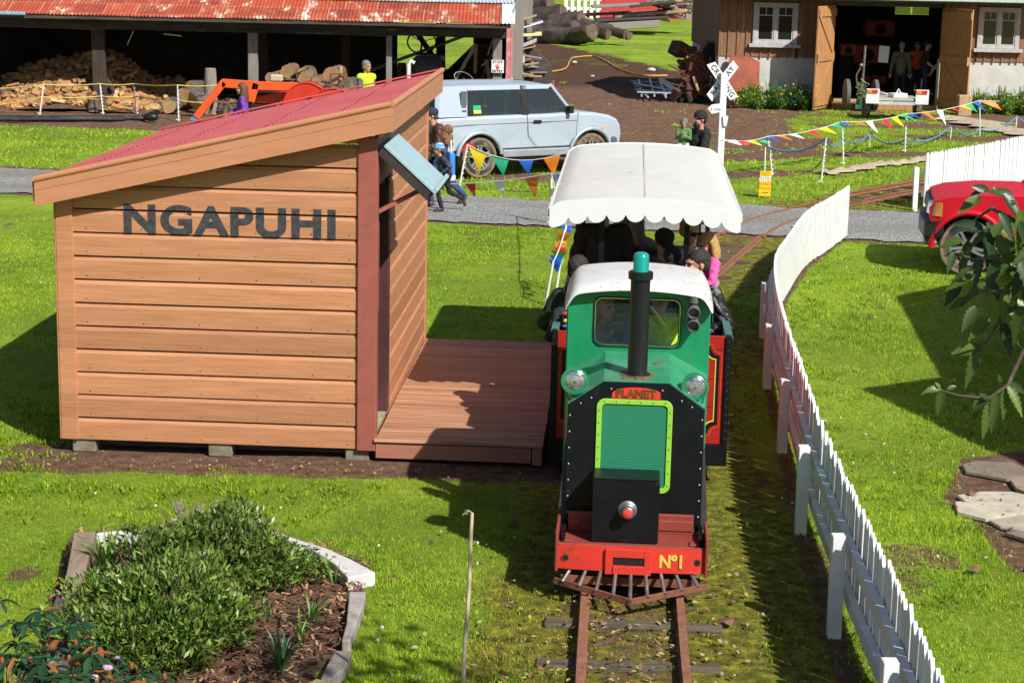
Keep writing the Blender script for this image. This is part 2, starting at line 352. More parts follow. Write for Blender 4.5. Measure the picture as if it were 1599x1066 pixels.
tr = ramp(nt, [(0.42, 0.0), (0.62, 0.85)], nb.outputs['Fac']).outputs[0]
mud = ramp(nt, [(0.3, (.17,.145,.12)), (0.7, (.27,.23,.19))], nz(8)).outputs[0]
L.new(mixc(tr, stone, mud), b.inputs['Base Color']); b.inputs['Roughness'].default_value = 0.92
bp = _n(nt, 'ShaderNodeBump'); bp.inputs['Strength'].default_value = 0.7; bp.inputs['Distance'].default_value = 0.03; L.new(vo.outputs['Distance'], bp.inputs['Height']); L.new(bp.outputs[0], b.inputs['Normal'])
rx = np.concatenate([[-80,-40,-20], np.arange(-14, 16, 0.12), [20,40,80]]); v = []
for x in rx:
    a, b2 = road_edges(x); xx = np.array([x])
    e1 = a + 0.12*float(smooth_noise(xx, xx*0, 3, 4)[0]) + 0.09*random.uniform(-1,1); e2 = b2 + 0.2*float(smooth_noise(xx, xx*0, 2, 5)[0]) + 0.10*random.uniform(-1,1)
    for t in (0, .2, .4, .6, .8, 1): v.append((float(x), e1+(e2-e1)*t, 0.002 + 0.014*math.sin(PI*t) - 0.012*math.exp(-((t-.3)/.1)**2) - 0.012*math.exp(-((t-.75)/.1)**2)))
n = len(rx); F = [(i*6+j, (i+1)*6+j, (i+1)*6+j+1, i*6+j+1) for i in range(n-1) for j in range(5)]
ro = npmesh('gravel_road', v, F, rm); tag(ro, kind='structure')
# ---------------------------------------------------------------- blades of grass
def lawn(name, N, x0, x1, y0, y1, h, wd, seed, label, cmul=1.0):
    q = np.random.default_rng(seed); x = q.uniform(x0, x1, N); y = q.uniform(y0, y1, N)
    k = np.abs(x) < 0.285*y+0.6; x, y = x[k], y[k]
    d, m, w_, n_ = masks(x, y); dt = dist_track(x, y); a, b_ = road_edges(x)
    ra_ = 0.05*smooth_noise(x, x*0, 3, 4)
    fx = np.interp(y, [8,11.09,13.2,15.45,17.84,20.5,22.7,24.9,27.8], [2.0,2.1,2.22,2.39,2.56,2.95,3.38,3.94,5.0])
    p = (1-d*1.15)*(1-0.55*m)
    p = np.where((y > a-0.1+ra_) & (y < b_+0.12), 0, p); p = np.where(inpoly(x, y, BED) | inpoly(x, y, PAVE), 0, p)
    hut = inpoly(x, y, [(-3.8,14.95),(0.3,14.65),(0.5,19.0),(-3.6,19.3)]); p = np.where(hut, 0, p)
    p = p*np.clip(0.75+0.5*smooth_noise(x, y, 6, 21), 0.15, 1)
    k = q.uniform(0, 1, len(x)) < p; x, y, d, m = x[k], y[k], d[k], m[k]; N = len(x)
    patch = 0.6*smooth_noise(x, y, 1.6, 31)+0.55*smooth_noise(x, y, 7, 33)+.5*smooth_noise(x, y, 17, 34); tall = np.clip(smooth_noise(x, y, 4, 32), 0, 1)
    hh = h*q.uniform(0.45, 1.25, N)*(0.75+0.9*tall**2)*(1-0.5*m); ang = q.uniform(0, 2*PI, N); ln = q.uniform(0.2, 1.1, N)*hh; la = q.uniform(0, 2*PI, N)
    wx = wd*np.cos(ang)/2*q.uniform(.6,1.4,N); wy = wd*np.sin(ang)/2
    z0 = np.full(N, -0.02)
    P = np.stack([np.stack([x-wx, y-wy, z0], 1), np.stack([x+wx, y+wy, z0], 1), np.stack([x+ln*np.cos(la), y+ln*np.sin(la), z0+0.012+hh], 1)], 1).reshape(-1, 3)
    t = np.clip(0.5+0.35*patch+q.normal(0, 0.28, N), 0, 1)[:, None]
    ca = np.array([.09,.24,.012]); cb = np.array([.54,.70,.05]); cy = np.array([.46,.38,.09])
    c = ca*(1-t)+cb*t; yl = (q.uniform(0, 1, N) < 0.06+0.5*m+0.22*np.clip(smooth_noise(x, y, 2.7, 35)-.25,0,1))[:, None]; c = np.where(yl, cy*q.uniform(.5,1,N)[:,None], c)*cmul
    c = np.repeat(np.concatenate([c, np.ones((N,1))], 1), 3, axis=0)
    o = npmesh(name, P, np.arange(3*N).reshape(-1, 3), grassm, colors=c); tag(o, label, 'grass', kind='stuff'); return o
grassm = bpy.data.materials.new('grass_blade'); grassm.use_nodes = True; nt = grassm.node_tree; b = nt.nodes['Principled BSDF']
at = _n(nt, 'ShaderNodeAttribute', attribute_name='Col'); nt.links.new(at.outputs['Color'], b.inputs['Base Color']); b.inputs['Roughness'].default_value = 0.6; b.inputs['Specular IOR Level'].default_value = 0.25
tl = _n(nt, 'ShaderNodeBsdfTranslucent'); nt.links.new(at.outputs['Color'], tl.inputs[0]); ms = _n(nt, 'ShaderNodeMixShader'); ms.inputs[0].default_value = 0.35
nt.links.new(b.outputs[0], ms.inputs[1]); nt.links.new(tl.outputs[0], ms.inputs[2]); nt.links.new(ms.outputs[0], nt.nodes['Material Output'].inputs[0])
lawn('near_grass', 360000, -4.8, 4.8, 9, 15, 0.026, 0.007, 41, 'short bright green lawn in the foreground')
lawn('lawn_grass', 430000, -7.5, 7.5, 15, 28.2, 0.03, 0.010, 42, 'short sunlit lawn either side of the train up to the gravel road')
lawn('far_grass', 200000, -14, 15, 31, 60, 0.05, 0.03, 43, 'patchy grass growing beyond the gravel road')
# rougher tufts and weeds round the hut foot, fence foot and road edge
def tufts(name, pts, h, wd, nb, c1, c2, label, spread=0.05):
    N = len(pts)*nb; q = np.random.default_rng(len(pts)); c0 = np.repeat(np.array(pts), nb, axis=0); x = c0[:,0]+q.normal(0, spread, N); y = c0[:,1]+q.normal(0, spread, N)
    hh = h*q.uniform(.4,1.2,N); ang = q.uniform(0,2*PI,N); la = np.arctan2(y-c0[:,1], x-c0[:,0])+q.normal(0,.6,N); ln = hh*q.uniform(.2,1.,N); wx = wd/2*np.cos(ang); wy = wd/2*np.sin(ang)
    z = np.full(N,-0.02); mid = np.stack([x+ln*.35*np.cos(la), y+ln*.35*np.sin(la), z+hh*.65],1)
    P = np.stack([np.stack([x-wx*.6,y-wy*.6,z],1), np.stack([x+wx*.6,y+wy*.6,z],1), mid+np.stack([wx,wy,0*wx],1), mid-np.stack([wx,wy,0*wx],1), np.stack([x+ln*np.cos(la),y+ln*np.sin(la),z+hh],1)],1).reshape(-1,3)
    i = np.arange(N)[:,None]*5; F = np.concatenate([i+np.array([[0,1,2]]), i+np.array([[0,2,3]]), i+np.array([[3,2,4]])]).reshape(-1,3)
    t = q.uniform(0,1,(N,1)); c = np.array(c1)*(1-t)+np.array(c2)*t; c = np.repeat(np.concatenate([c,np.ones((N,1))],1),5,axis=0)
    return tag(npmesh(name, P, F, grassm, colors=c), label, 'weeds', kind='stuff')
pts = [(random.uniform(-4.4,-3.7), random.uniform(14.3,16.4)) for _ in range(45)] + [(random.uniform(-4.3,-1.0), random.gauss(13.95,.14)) for _ in range(45)] + [(random.uniform(-4.4,-1.3), random.gauss(13.75,.35)) for _ in range(45)]
tufts('weed_clumps', pts, 0.05, 0.016, 16, (.09,.20,.01), (.36,.46,.02), 'leafy weeds growing along the foot of the hut')
pts = []
for i in range(330):
    y = random.uniform(10, 27.5); fx = np.interp(y, [8,11.09,13.2,15.45,17.84,20.5,22.7,24.9,27.8], [2.0,2.1,2.22,2.39,2.56,2.95,3.38,3.94,5.0])
    pts.append((fx + (random.gauss(0.25,.16) if random.random() < .6 else random.gauss(-.55,.3)), y))
tufts('fence_weeds', pts, 0.04, 0.016, 11, (.06,.15,.01), (.30,.40,.02), 'clover and weeds beside the white picket fence')
pts = []
while len(pts) < 900:
    y = random.uniform(9.8, 27.5); x = random.uniform(-.275,.275)*y
    if -4.1 < x < .5 and 14.0 < y < 19.4: continue
    if 0.2 < x < 1.5+max(0,(y-20)*.4) or bool((inpoly(np.array([x]),np.array([y]),BED)|inpoly(np.array([x]),np.array([y]),PAVE))[0]): continue
    cxp, cyp = x, y
    for _ in range(random.choice([1,1,2,5])): pts.append((cxp+random.gauss(0,.12), cyp+random.gauss(0,.16)))
tufts('lawn_weeds', pts, 0.024, 0.020, 12, (.05,.14,.012), (.34,.44,.05), 'flat rosettes of clover and weeds mixed through the lawns', spread=.045)
# daisies and clover heads
mb = MB()
for i in range(230):
    y = random.uniform(10, 27) if i < 170 else random.uniform(68, 95); x = random.uniform(-0.27, 0.27)*y if i < 170 else random.uniform(3, 9)
    if -3.9 < x < 0.4 and 14 < y < 19.6: continue
    if bool(inpoly(np.array([x]), np.array([y]), BED)[0]) or (0.1 < x < 2.0 and y < 21): continue
    r = random.uniform(.006,.011)*(1 if y < 30 else 3); mb.cyl((x,y,.015),(x,y,.028),r*.8,r,n=6)
tag(mb.build('daisies', mat('daisy_white', (.8,.8,.78))), 'tiny white daisies dotted over the lawns', 'daisies', kind='stuff')
# fallen leaves and bark crumbs on the track bed
mb = MB(); cc = [(.30,.13,.05),(.42,.33,.08),(.16,.08,.05),(.36,.28,.18)]
def leafquad(mb, x, y, r, m, z=.02):
    a = random.uniform(0, 6.3); t = random.uniform(-.4,.4); e = V((math.cos(a), math.sin(a), t)); f_ = V((-math.sin(a), math.cos(a), random.uniform(-.4,.4))); c0 = V((x, y, z+abs(t)*r))
    mb.add([tuple(c0-e*r), tuple(c0-f_*r*.5), tuple(c0+e*r), tuple(c0+f_*r*.5+V((0,0,r*.3)))], [(0,1,2),(0,2,3)], m)
for i in range(1300):
    y = random.uniform(9.6, 13) if random.random() < .75 else random.uniform(13, 27); x = (0.755+.06*(y-10.3)) + random.gauss(0,.5); leafquad(mb, x, y, random.uniform(.008,.028), random.randrange(4))
for i in range(500): leafquad(mb, random.uniform(3.3,5), random.uniform(11.5,15.6), random.uniform(.006,.02), random.randrange(4))
for i in range(260): leafquad(mb, random.uniform(-4,0.1), random.gauss(14.6,.12), random.uniform(.008,.02), random.randrange(4))
tag(mb.build('leaf_litter', [mat('litter%d' % i, c_, rough=.9) for i, c_ in enumerate(cc)]), 'brown and yellow leaf litter scattered along the track bed', 'leaf litter', kind='stuff')
# ================================================================ shared materials
salmon = mat('salmon_paint', (.53,.245,.125), (.45,.20,.095), scale=3, stretch=(.6,3,6), rough=.55, bump=.25, bscale=30, dirt=(.48,.20,.10), dscale=2.2, damt=(.56,.8))
salmon2 = mat('fascia_paint', (.54,.245,.13), (.46,.20,.10), scale=2, stretch=(.5,2,4), rough=.5, bump=.15, bscale=25, dirt=(.42,.17,.09), dscale=3, damt=(.62,.85))
plum = mat('plum_trim', (.36,.105,.075), (.29,.085,.065), scale=5, rough=.55, bump=.2, bscale=40, dirt=(.2,.07,.06), dscale=4)
plumdark = mat('plum_door', (.10,.035,.04), (.06,.025,.03), scale=4, rough=.45, dirt=(.16,.10,.09), dscale=6, damt=(.6,.75), bump=.1)
redroof = mat('red_roofing', (.56,.125,.13), (.49,.095,.10), scale=1.5, rough=.42, spec=.5, dirt=(.42,.07,.07), dscale=9, damt=(.6,.85), bump=.03)
redflash = mat('red_flashing', (.62,.10,.09), (.5,.07,.07), scale=6, rough=.5)
black = mat('black_gap', (.012,.01,.01), rough=.9)
signblack = mat('sign_black', (.03,.032,.04), (.07,.07,.078), scale=22, rough=.5, dirt=(.13,.09,.07), dscale=14, damt=(.66,.78))
deckm = mat('deck_stain', (.58,.30,.17), (.36,.165,.09), scale=4, stretch=(.35,9,2), rough=.6, bump=.35, bscale=20, dirt=(.36,.24,.19), dscale=3.5, damt=(.57,.74))
deckf = mat('deck_fascia', (.42,.17,.11), (.34,.13,.09), scale=3, stretch=(.5,2,6), rough=.6, bump=.2, dirt=(.2,.10,.07), dscale=4)
bluem = mat('blue_shutter', (.34,.48,.53), (.29,.43,.49), scale=4, rough=.4, dirt=(.42,.25,.12), dscale=2.6, damt=(.63,.68), stretch=(5,.8,5))
greywood = mat('grey_wood', (.30,.27,.24), (.17,.15,.13), scale=5, stretch=(6,6,.6), rough=.85, bump=.5, bscale=18, dirt=(.09,.08,.07), dscale=5)
darkwood = mat('dark_wood', (.09,.075,.065), (.035,.03,.027), scale=4, stretch=(.6,5,5), rough=.85, bump=.4, dirt=(.22,.19,.17), dscale=3, damt=(.6,.72))
palewood = mat('pale_wood', (.50,.36,.20), (.36,.23,.11), scale=5, stretch=(4,4,.7), rough=.75, bump=.3)
blockm = mat('foundation_concrete', (.25,.22,.16), (.15,.13,.09), scale=9, rough=.9, bump=.4)
white = mat('white_paint', (.80,.80,.82), (.68,.69,.72), scale=5, rough=.5, dirt=(.40,.38,.32), dscale=7, damt=(.62,.8), bump=.15, obrand=.09)
rust = mat('rust', (.26,.10,.05), (.13,.05,.03), scale=8, rough=.85, bump=.4, dirt=(.05,.03,.025), dscale=6)
steel = mat('bare_steel', (.32,.32,.32), (.16,.15,.14), scale=14, rough=.45, metal=.7, dirt=(.15,.07,.04), dscale=8, damt=(.55,.7))
blackiron = mat('black_paint', (.005,.006,.009), (.009,.010,.013), scale=5, rough=.36, spec=.35, dirt=(.05,.045,.04), dscale=9, damt=(.62,.8), bump=.08)
for m_s in (salmon,):      # every board its own slight tone
    nt = m_s.node_tree; L = nt.links; b = nt.nodes['Principled BSDF']; src = b.inputs['Base Color'].links[0].from_socket; tc = _n(nt,'ShaderNodeTexCoord'); sx_ = _n(nt,'ShaderNodeSeparateXYZ'); L.new(tc.outputs['Object'], sx_.inputs[0])
    a_ = _n(nt,'ShaderNodeMath',operation='SUBTRACT'); L.new(sx_.outputs[2],a_.inputs[0]); a_.inputs[1].default_value=.10; d_ = _n(nt,'ShaderNodeMath',operation='DIVIDE'); L.new(a_.outputs[0],d_.inputs[0]); d_.inputs[1].default_value=.1945; f_ = _n(nt,'ShaderNodeMath',operation='FLOOR'); L.new(d_.outputs[0],f_.inputs[0])
    wn = _n(nt,'ShaderNodeTexWhiteNoise',noise_dimensions='1D'); L.new(f_.outputs[0],wn.inputs['W']); mr = _n(nt,'ShaderNodeMapRange'); mr.inputs[3].default_value=.86; mr.inputs[4].default_value=1.10; L.new(wn.outputs[0],mr.inputs[0])
    wv = _n(nt,'ShaderNodeTexNoise'); mpw = _n(nt,'ShaderNodeMapping'); mpw.inputs['Scale'].default_value=(1.2,3,46); L.new(tc.outputs['Object'],mpw.inputs[0]); L.new(mpw.outputs[0],wv.inputs['Vector']); wv.inputs['Scale'].default_value=1.6; wv.inputs['Detail'].default_value=5; m3 = _n(nt,'ShaderNodeMapRange'); m3.inputs[1].default_value=.35; m3.inputs[2].default_value=.65; m3.inputs[3].default_value=.86; m3.inputs[4].default_value=1.07; L.new(wv.outputs[0],m3.inputs[0])
    mm_ = _n(nt,'ShaderNodeMath',operation='MULTIPLY'); L.new(mr.outputs[0],mm_.inputs[0]); L.new(m3.outputs[0],mm_.inputs[1]); hs = _n(nt,'ShaderNodeHueSaturation'); L.new(src,hs.inputs['Color']); L.new(mm_.outputs[0],hs.inputs['Value']); L.new(hs.outputs[0],b.inputs['Base Color'])
# ================================================================ hut
hut = thing('platform_shelter', 'salmon weatherboard hut with red sloping roof and black lettering beside the track', 'hut', (-1.12,14.87,0), -.052)
W, D, TH = 2.62, 4.06, .04
def rz(x): return 2.74 + .235*x          # underside of roof at local x (x=0 right wall, negative to the left)
def boards(mb, L0, L1, z0, z1, pitch, axis, m=0, seedj=0):
    """shiplap boards along local x (axis 0: front, facing -y) as profile strips with shadow gap"""
    z = z0; k = 0
    while z < z1:
        t = random.uniform(-.002,.002); g = .011+random.uniform(0,.004); top = z+pitch-g
        pr = [(0.0+t, z), (0.0+t, top-.030), (.017, top), (TH, top), (TH, z)]
        if axis == 0: poly = [(L0, a, b_) for a, b_ in pr]; mb.prism(poly, (L1-L0, 0, 0), m)
        else: poly = [(-a, L0, b_) for a, b_ in pr]; mb.prism(poly, (0, L1-L0, 0), m)
        z += pitch; k += 1
def clip_top(o, planeco, planeno):
    bm = bmesh.new(); bm.from_mesh(o.data)
    bmesh.ops.bisect_plane(bm, geom=bm.verts[:]+bm.edges[:]+bm.faces[:], plane_co=planeco, plane_no=planeno, clear_outer=True, dist=1e-5); bm.to_mesh(o.data); bm.free()
PT = .1945
mb = MB(); boards(mb, -W+.135, -.145, .10, 3.0, PT, 0)
mb.bb(-W+.02, -.02, .03, .045, .10, 2.1, 1)
fw = mb.build('front_wall', [salmon, black], hut, bevel=0)
mbn = MB()
for k in range(13):
    for x in (-2.38,-1.92,-1.45,-.98,-.52,-.22):
        if .10+PT*k+.1 < 2.70+.235*x: mbn.cyl((x+random.uniform(-.01,.01),-.003,.10+PT*k+random.uniform(.025,.04)),(x,.001,.10+PT*k+.03),.0045,n=6)
tag(mbn.build('nail_heads', [mat('nail_rust',(.22,.10,.06),rough=.8)], hut), kind='stuff'); clip_top(fw, (0,0,2.74-.02), (-.235,0,1))
mb = MB(); boards(mb, 1.02, D-.06, .10, 2.9, PT, 1); mb.bb(-.055, -.035, 1.02, D-.02, .10, 2.7, 1)
mb.bb(-.03, .0, .10, 1.02, 2.28, 2.68, 0)
sw = mb.build('side_wall', [salmon, black], hut); clip_top(sw, (0,0,2.74-.02), (-.235,0,1))
mb = MB(); mb.bb(-W, -W+.04, .05, D, .10, 2.16, 0); mb.bb(-W+.04, -.05, D-.04, D, .10, 2.1, 0); mb.build('rear_wall', [salmon], hut)
mb = MB(); mb.prism([(-W-.004,-.02,.10),(-W+.135,-.02,.10),(-W+.135,-.02,rz(-W+.13)-.02),(-W-.004,-.02,rz(-W)-.02)], (0,.05,0)); mb.bb(-W-.02,-W-.004, -.015,.14,.10,rz(-W)-.02)
mb.build('corner_board', [salmon], hut, bevel=.004)
mb = MB(); mb.bb(-.145, .012, -.026, .10, .09, 2.68); mb.build('door_post', [plum], hut, bevel=.005)
mb = MB(); mb.bb(-.06, .012, D-.06, D+.02, .14, 2.68); mb.build('corner_board', [salmon2], hut, bevel=.004)
mb = MB(); mb.bb(-.10, -.004, .90, 1.02, .2, 2.2); mb.build('door_jamb', [plumdark], hut, bevel=.004)
mb = MB(); mb.bb(-.09,-.008,.10,.13,.62,2.2); mb.bb(-.008,.008,.10,.17,1.25,1.98); mb.build('door_stop', [plum], hut, bevel=.003)
mb = MB(); mb.bb(-.75,-.02,.10,.90,.14,.20); mb.bb(-W+.1,-.1,.08,D-.08,.11,.15); mb.build('floor', [mat('sill_wood', (.42,.36,.24), (.3,.27,.17), scale=6, rough=.8, dirt=(.16,.18,.08), dscale=5)], hut, bevel=.003)
# roof: corrugated sheet, ribs running down the slope (along x)
xl, xr, y0, y1 = -W-.125, .125, -.135, D-.05
def rt(x): return 2.925+.235*x
v, f = [], []; yy = np.arange(y0+.02, y1, .0127); k = len(yy)
prof = [0.009*(1 if (y/.0762) % 1 < .0 else 0) + .011*max(0, math.sin(2*PI*y/.0762)) for y in yy]
for i, x in enumerate((xl+.01, (xl+xr)/2, xr-.01)):
    for y, p in zip(yy, prof): v.append((x, y, rt(x)+p-.012))
for i in range(2):
    for j in range(k-1): f.append((i*k+j, i*k+j+1, (i+1)*k+j+1, (i+1)*k+j))
mb = MB(); mb.add(v, f); rfo = mb.build('roof', [redroof], hut, smooth=60)
mb = MB()
for x in (-2.4,-1.75,-1.0,-.35):
    for j, y in enumerate(np.arange(y0+.10, y1-.05, .1524)): mb.ell((x+.01*math.sin(j), y, rt(x)+.001), (.008,.008,.005), 0, 6, 4)
tag(mb.build('roof_screws', [mat('screw_dark', (.12,.03,.03), rough=.6)], hut), kind='stuff')
mb = MB(); zz = lambda x: rt(x)
mb.prism([(xl,y1-.05,zz(xl)+.012),(xr,y1-.05,zz(xr)+.012),(xr,y1-.05,zz(xr)+.022),(xl+.6,y1-.05,zz(xl+.6)+.025),(xl,y1-.05,zz(xl)+.02)], (0,.17,0)); mb.build('roof_flashing', [redflash], hut, bevel=.004)
# fascia: two boards deep with half-round cap
def fascia(a, b_, n, drop1, drop2, name):
    mb = MB(); a, b_ = V(a), V(b_); n = V(n)*.025
    mb.prism([a, b_, b_-V((0,0,drop1)), a-V((0,0,drop1))], n); 
    mb.prism([a-V((0,0,drop1+.003)), b_-V((0,0,drop1+.003)), b_-V((0,0,drop2)), a-V((0,0,drop2))], n*.93); 
    if name != 'eave_fascia': mb.tube([a+n*.6+V((0,0,.006)), b_+n*.6+V((0,0,.006))], .026, 10)
    mb.build(name, [salmon2], hut, smooth=35)
fascia((xl,y0,rt(xl)+.0),(xr,y0,rt(xr)+.0),(0,-1,0),.085,.212,'front_fascia')
fascia((xr,y0-.025,rt(xr)+.0),(xr,y1+.1,rt(xr)+.0),(1,0,0),.085,.212,'side_fascia')
fascia((xl,y0,rt(xl)-.015),(xl,y1+.1,rt(xl)-.015),(-1,0,0),.085,.16,'eave_fascia')
mb = MB(); mb.prism([(xl+.03,-.1,rt(xl+.03)-.05),(xr-.03,-.1,rt(xr-.03)-.05),(xr-.03,-.1,rt(xr-.03)-.08),(xl+.03,-.1,rt(xl+.03)-.08)], (0,D+.08,0)); mb.build('roof_lining', [salmon2], hut)
mb = MB(); mb.prism([(.128,1.95,2.87),(.128,2.02,2.87),(.15,2.05,2.74),(.135,2.01,2.73)], (.006,0,0)); mb.build('fascia_clip', [redflash], hut)
# blocks under the hut
for x in (-2.45,-1.3,-.15):
    for y in (.12,2.0,3.85): MB().bb(x-.1,x+.1,y-.1,y+.1,-.02,.10).build('foundation_block', [blockm], hut, bevel=.01)
mb = MB(); mb.bb(-W+.05,-.05,.14,.2,.02,.098); mb.build('floor_bearer', [darkwood], hut)
# lettering
text('NGAPUHI', 'lettering', .318, signblack, hut, Matrix.Translation((-1.195,-.002,1.955)) @ TF, ext=.0012, bold=.013, sx=1.16, space=1.13,
     cuts=[(.10+PT*k-.014-1.955, .10+PT*k-1.955) for k in range(6,14)])
# top-hung blue shutter, propped open, and its strut
sh = MB(); hx, hz = .02, 2.57; a = rad(42); ex = V((math.cos(a),0,-math.sin(a))); nr = V((math.sin(a),0,math.cos(a)))
def shp(u, y, t): return V((hx,y,hz)) + ex*u + nr*t
Ls, ys0, ys1 = .55, .02, .92
def slab(mb, u0,u1,ya,yb,t0,t1,m=0):
    P = [shp(u0,ya,t0),shp(u1,ya,t0),shp(u1,ya,t1),shp(u0,ya,t1)]; mb.prism(P, (0,yb-ya,0), m)
slab(sh,0,Ls,ys0,ys1,.05,.075,0); slab(sh,.0,Ls,ys0+.01,ys0+.05,-.03,.05,1); slab(sh,.0,Ls,ys1-.05,ys1-.01,-.03,.05,1); slab(sh,Ls-.05,Ls-.005,ys0+.05,ys1-.05,-.03,.05,1); slab(sh,.02,Ls-.05,ys0+.05,ys1-.05,.02,.049,1)
sho = sh.build('shutter', [bluem, mat('shutter_frame', (.05,.035,.035), (.03,.02,.02), scale=6, rough=.7)], hut, bevel=.003)
mb = MB(); slab(mb,Ls-.025,Ls+.012,ys0-.03,ys1+.03,.055,.105); mb.build('shutter_batten', [bluem], sho, bevel=.004)
mb = MB(); mb.bar((-.01,.14,2.06),(.34,.26,2.24),.05,.03); mb.build('strut', [plum], hut, bevel=.003)
mb = MB(); mb.bb(-.02,.012,.03,1.12,2.52,2.64); mb.build('head_flashing', [mat('lead_flashing', (.32,.36,.38), rough=.5, metal=.3)], hut, bevel=.004)
def perboard(m_s, axis, start, pitch, lo, hi, streak):
    nt = m_s.node_tree; L = nt.links; b = nt.nodes['Principled BSDF']; src = b.inputs['Base Color'].links[0].from_socket; tc = _n(nt,'ShaderNodeTexCoord'); sx_ = _n(nt,'ShaderNodeSeparateXYZ'); L.new(tc.outputs['Object'], sx_.inputs[0])
    a_ = _n(nt,'ShaderNodeMath',operation='SUBTRACT'); L.new(sx_.outputs[axis],a_.inputs[0]); a_.inputs[1].default_value=start; d_ = _n(nt,'ShaderNodeMath',operation='DIVIDE'); L.new(a_.outputs[0],d_.inputs[0]); d_.inputs[1].default_value=pitch; f_ = _n(nt,'ShaderNodeMath',operation='FLOOR'); L.new(d_.outputs[0],f_.inputs[0])
    wn = _n(nt,'ShaderNodeTexWhiteNoise',noise_dimensions='1D'); L.new(f_.outputs[0],wn.inputs['W']); mr = _n(nt,'ShaderNodeMapRange'); mr.inputs[3].default_value=lo; mr.inputs[4].default_value=hi; L.new(wn.outputs[0],mr.inputs[0])
    wv = _n(nt,'ShaderNodeTexNoise'); mpw = _n(nt,'ShaderNodeMapping'); mpw.inputs['Scale'].default_value=streak; L.new(tc.outputs['Object'],mpw.inputs[0]); L.new(mpw.outputs[0],wv.inputs['Vector']); wv.inputs['Scale'].default_value=1.6; wv.inputs['Detail'].default_value=6; m3 = _n(nt,'ShaderNodeMapRange'); m3.inputs[1].default_value=.35; m3.inputs[2].default_value=.65; m3.inputs[3].default_value=.75; m3.inputs[4].default_value=1.12; L.new(wv.outputs[0],m3.inputs[0])
    mm_ = _n(nt,'ShaderNodeMath',operation='MULTIPLY'); L.new(mr.outputs[0],mm_.inputs[0]); L.new(m3.outputs[0],mm_.inputs[1]); hs = _n(nt,'ShaderNodeHueSaturation'); L.new(src,hs.inputs['Color']); L.new(mm_.outputs[0],hs.inputs['Value']); L.new(hs.outputs[0],b.inputs['Base Color'])
perboard(deckm, 1, -.05, .097, .78, 1.12, (1.2,40,3))
# ================================================================ deck
deck = thing('timber_platform', 'brown stained timber platform between the hut and the train', 'platform', (-1.12,14.87,0), -.052)
mb = MB(); y = -.05; 
while y < D-.06:
    wb = .092; jx = random.uniform(-.008,.008); mb.bb(.012 if y > .0 else .0, 1.40+jx, y, y+wb, .175+random.uniform(-.001,.001), .20+random.uniform(-.0015,.0015)); y += wb+.005
mb.build('deck_boards', [deckm], deck, bevel=.003)
mb = MB(); mb.bb(.012,1.30,-.03,.0,.035,.165); mb.bb(1.31,1.39,-.04,.02,.02,.172); mb.bb(1.34,1.38,.02,D-.1,.04,.172); mb.bb(.05,.1,.02,D-.1,.04,.172); mb.bb(.012,1.38,D-.12,D-.09,.04,.172); mb.build('fascia', [deckf], deck, bevel=.003)
for x in (.2,1.2):
    for y in (.3,2.0,3.6): MB().bb(x-.07,x+.07,y-.07,y+.07,-.02,.172).build('pile', [darkwood], deck)
# ================================================================ track
trk = thing('railway_track', 'rusty narrow gauge rails on mossy sleepers curving across the gravel road', 'railway track', (0,0,0))
def rail(off):
    mb = MB(); pr = [(-.035,0),(.035,0),(.035,.008),(.008,.014),(.008,.05),(.024,.055),(.024,.072),(-.024,.072),(-.024,.055),(-.008,.05),(-.008,.014),(-.035,.008)]; n = len(pr); vs = []
    for i, p in enumerate(TRACK):
        d = (TRACK[min(i+1,len(TRACK)-1)]-TRACK[max(i-1,0)]).normalized(); r = V((d.y,-d.x,0)); zb = -.012 if 27.3 < p.y < 32.2 else 0.0
        for a, z in pr: vs.append(tuple(p + r*(off+a) + V((0,0,z+zb-.04 if 27.6 < p.y < 32 else z))))
    fs = [(i*n+j, i*n+(j+1)%n, (i+1)*n+(j+1)%n, (i+1)*n+j) for i in range(len(TRACK)-1) for j in range(n)]; fs += [tuple(range(n)), tuple(range((len(TRACK)-1)*n, len(TRACK)*n))[::-1]]
    mb.add(vs, fs); return mb.build('rail', [railm], trk, smooth=30)
railm = mat('rail_rust', (.36,.17,.10), (.24,.10,.06), scale=14, rough=.7, metal=.25, bump=.2, dirt=(.12,.055,.035), dscale=9, damt=(.55,.75))
rail(-.31); rail(.31)
slm = mat('sleeper_wood', (.12,.095,.065), (.045,.036,.026), scale=5, stretch=(.6,5,4), rough=.9, bump=.6, bscale=16, dirt=(.16,.15,.04), dscale=7, damt=(.55,.65), obrand=.25)
acc = 0; last = TRACK[0]; nxt = 0.1
for i in range(1, len(TRACK)):
    seg = (TRACK[i]-TRACK[i-1]); l = seg.length
    while nxt <= acc+l:
        p = TRACK[i-1]+seg*((nxt-acc)/l); nxt += .66+random.uniform(-.04,.04)
        if 27.4 < p.y < 32.3 or 12.1 < p.y < 19.5: continue
        d = seg.normalized(); mb = MB(); L_ = 1.06+random.uniform(-.06,.08); mb.box((0,0,-.03),(L_,.13,.07)); 
        s1 = mb.build('sleeper', [slm], trk, bevel=.012, loc=(p.x+random.uniform(-.03,.03),p.y,random.uniform(-.004,.008))); s1.rotation_euler = (random.uniform(-.02,.02),random.uniform(-.012,.012),math.atan2(d.y,d.x)-PI/2+random.uniform(-.03,.03))
    acc += l
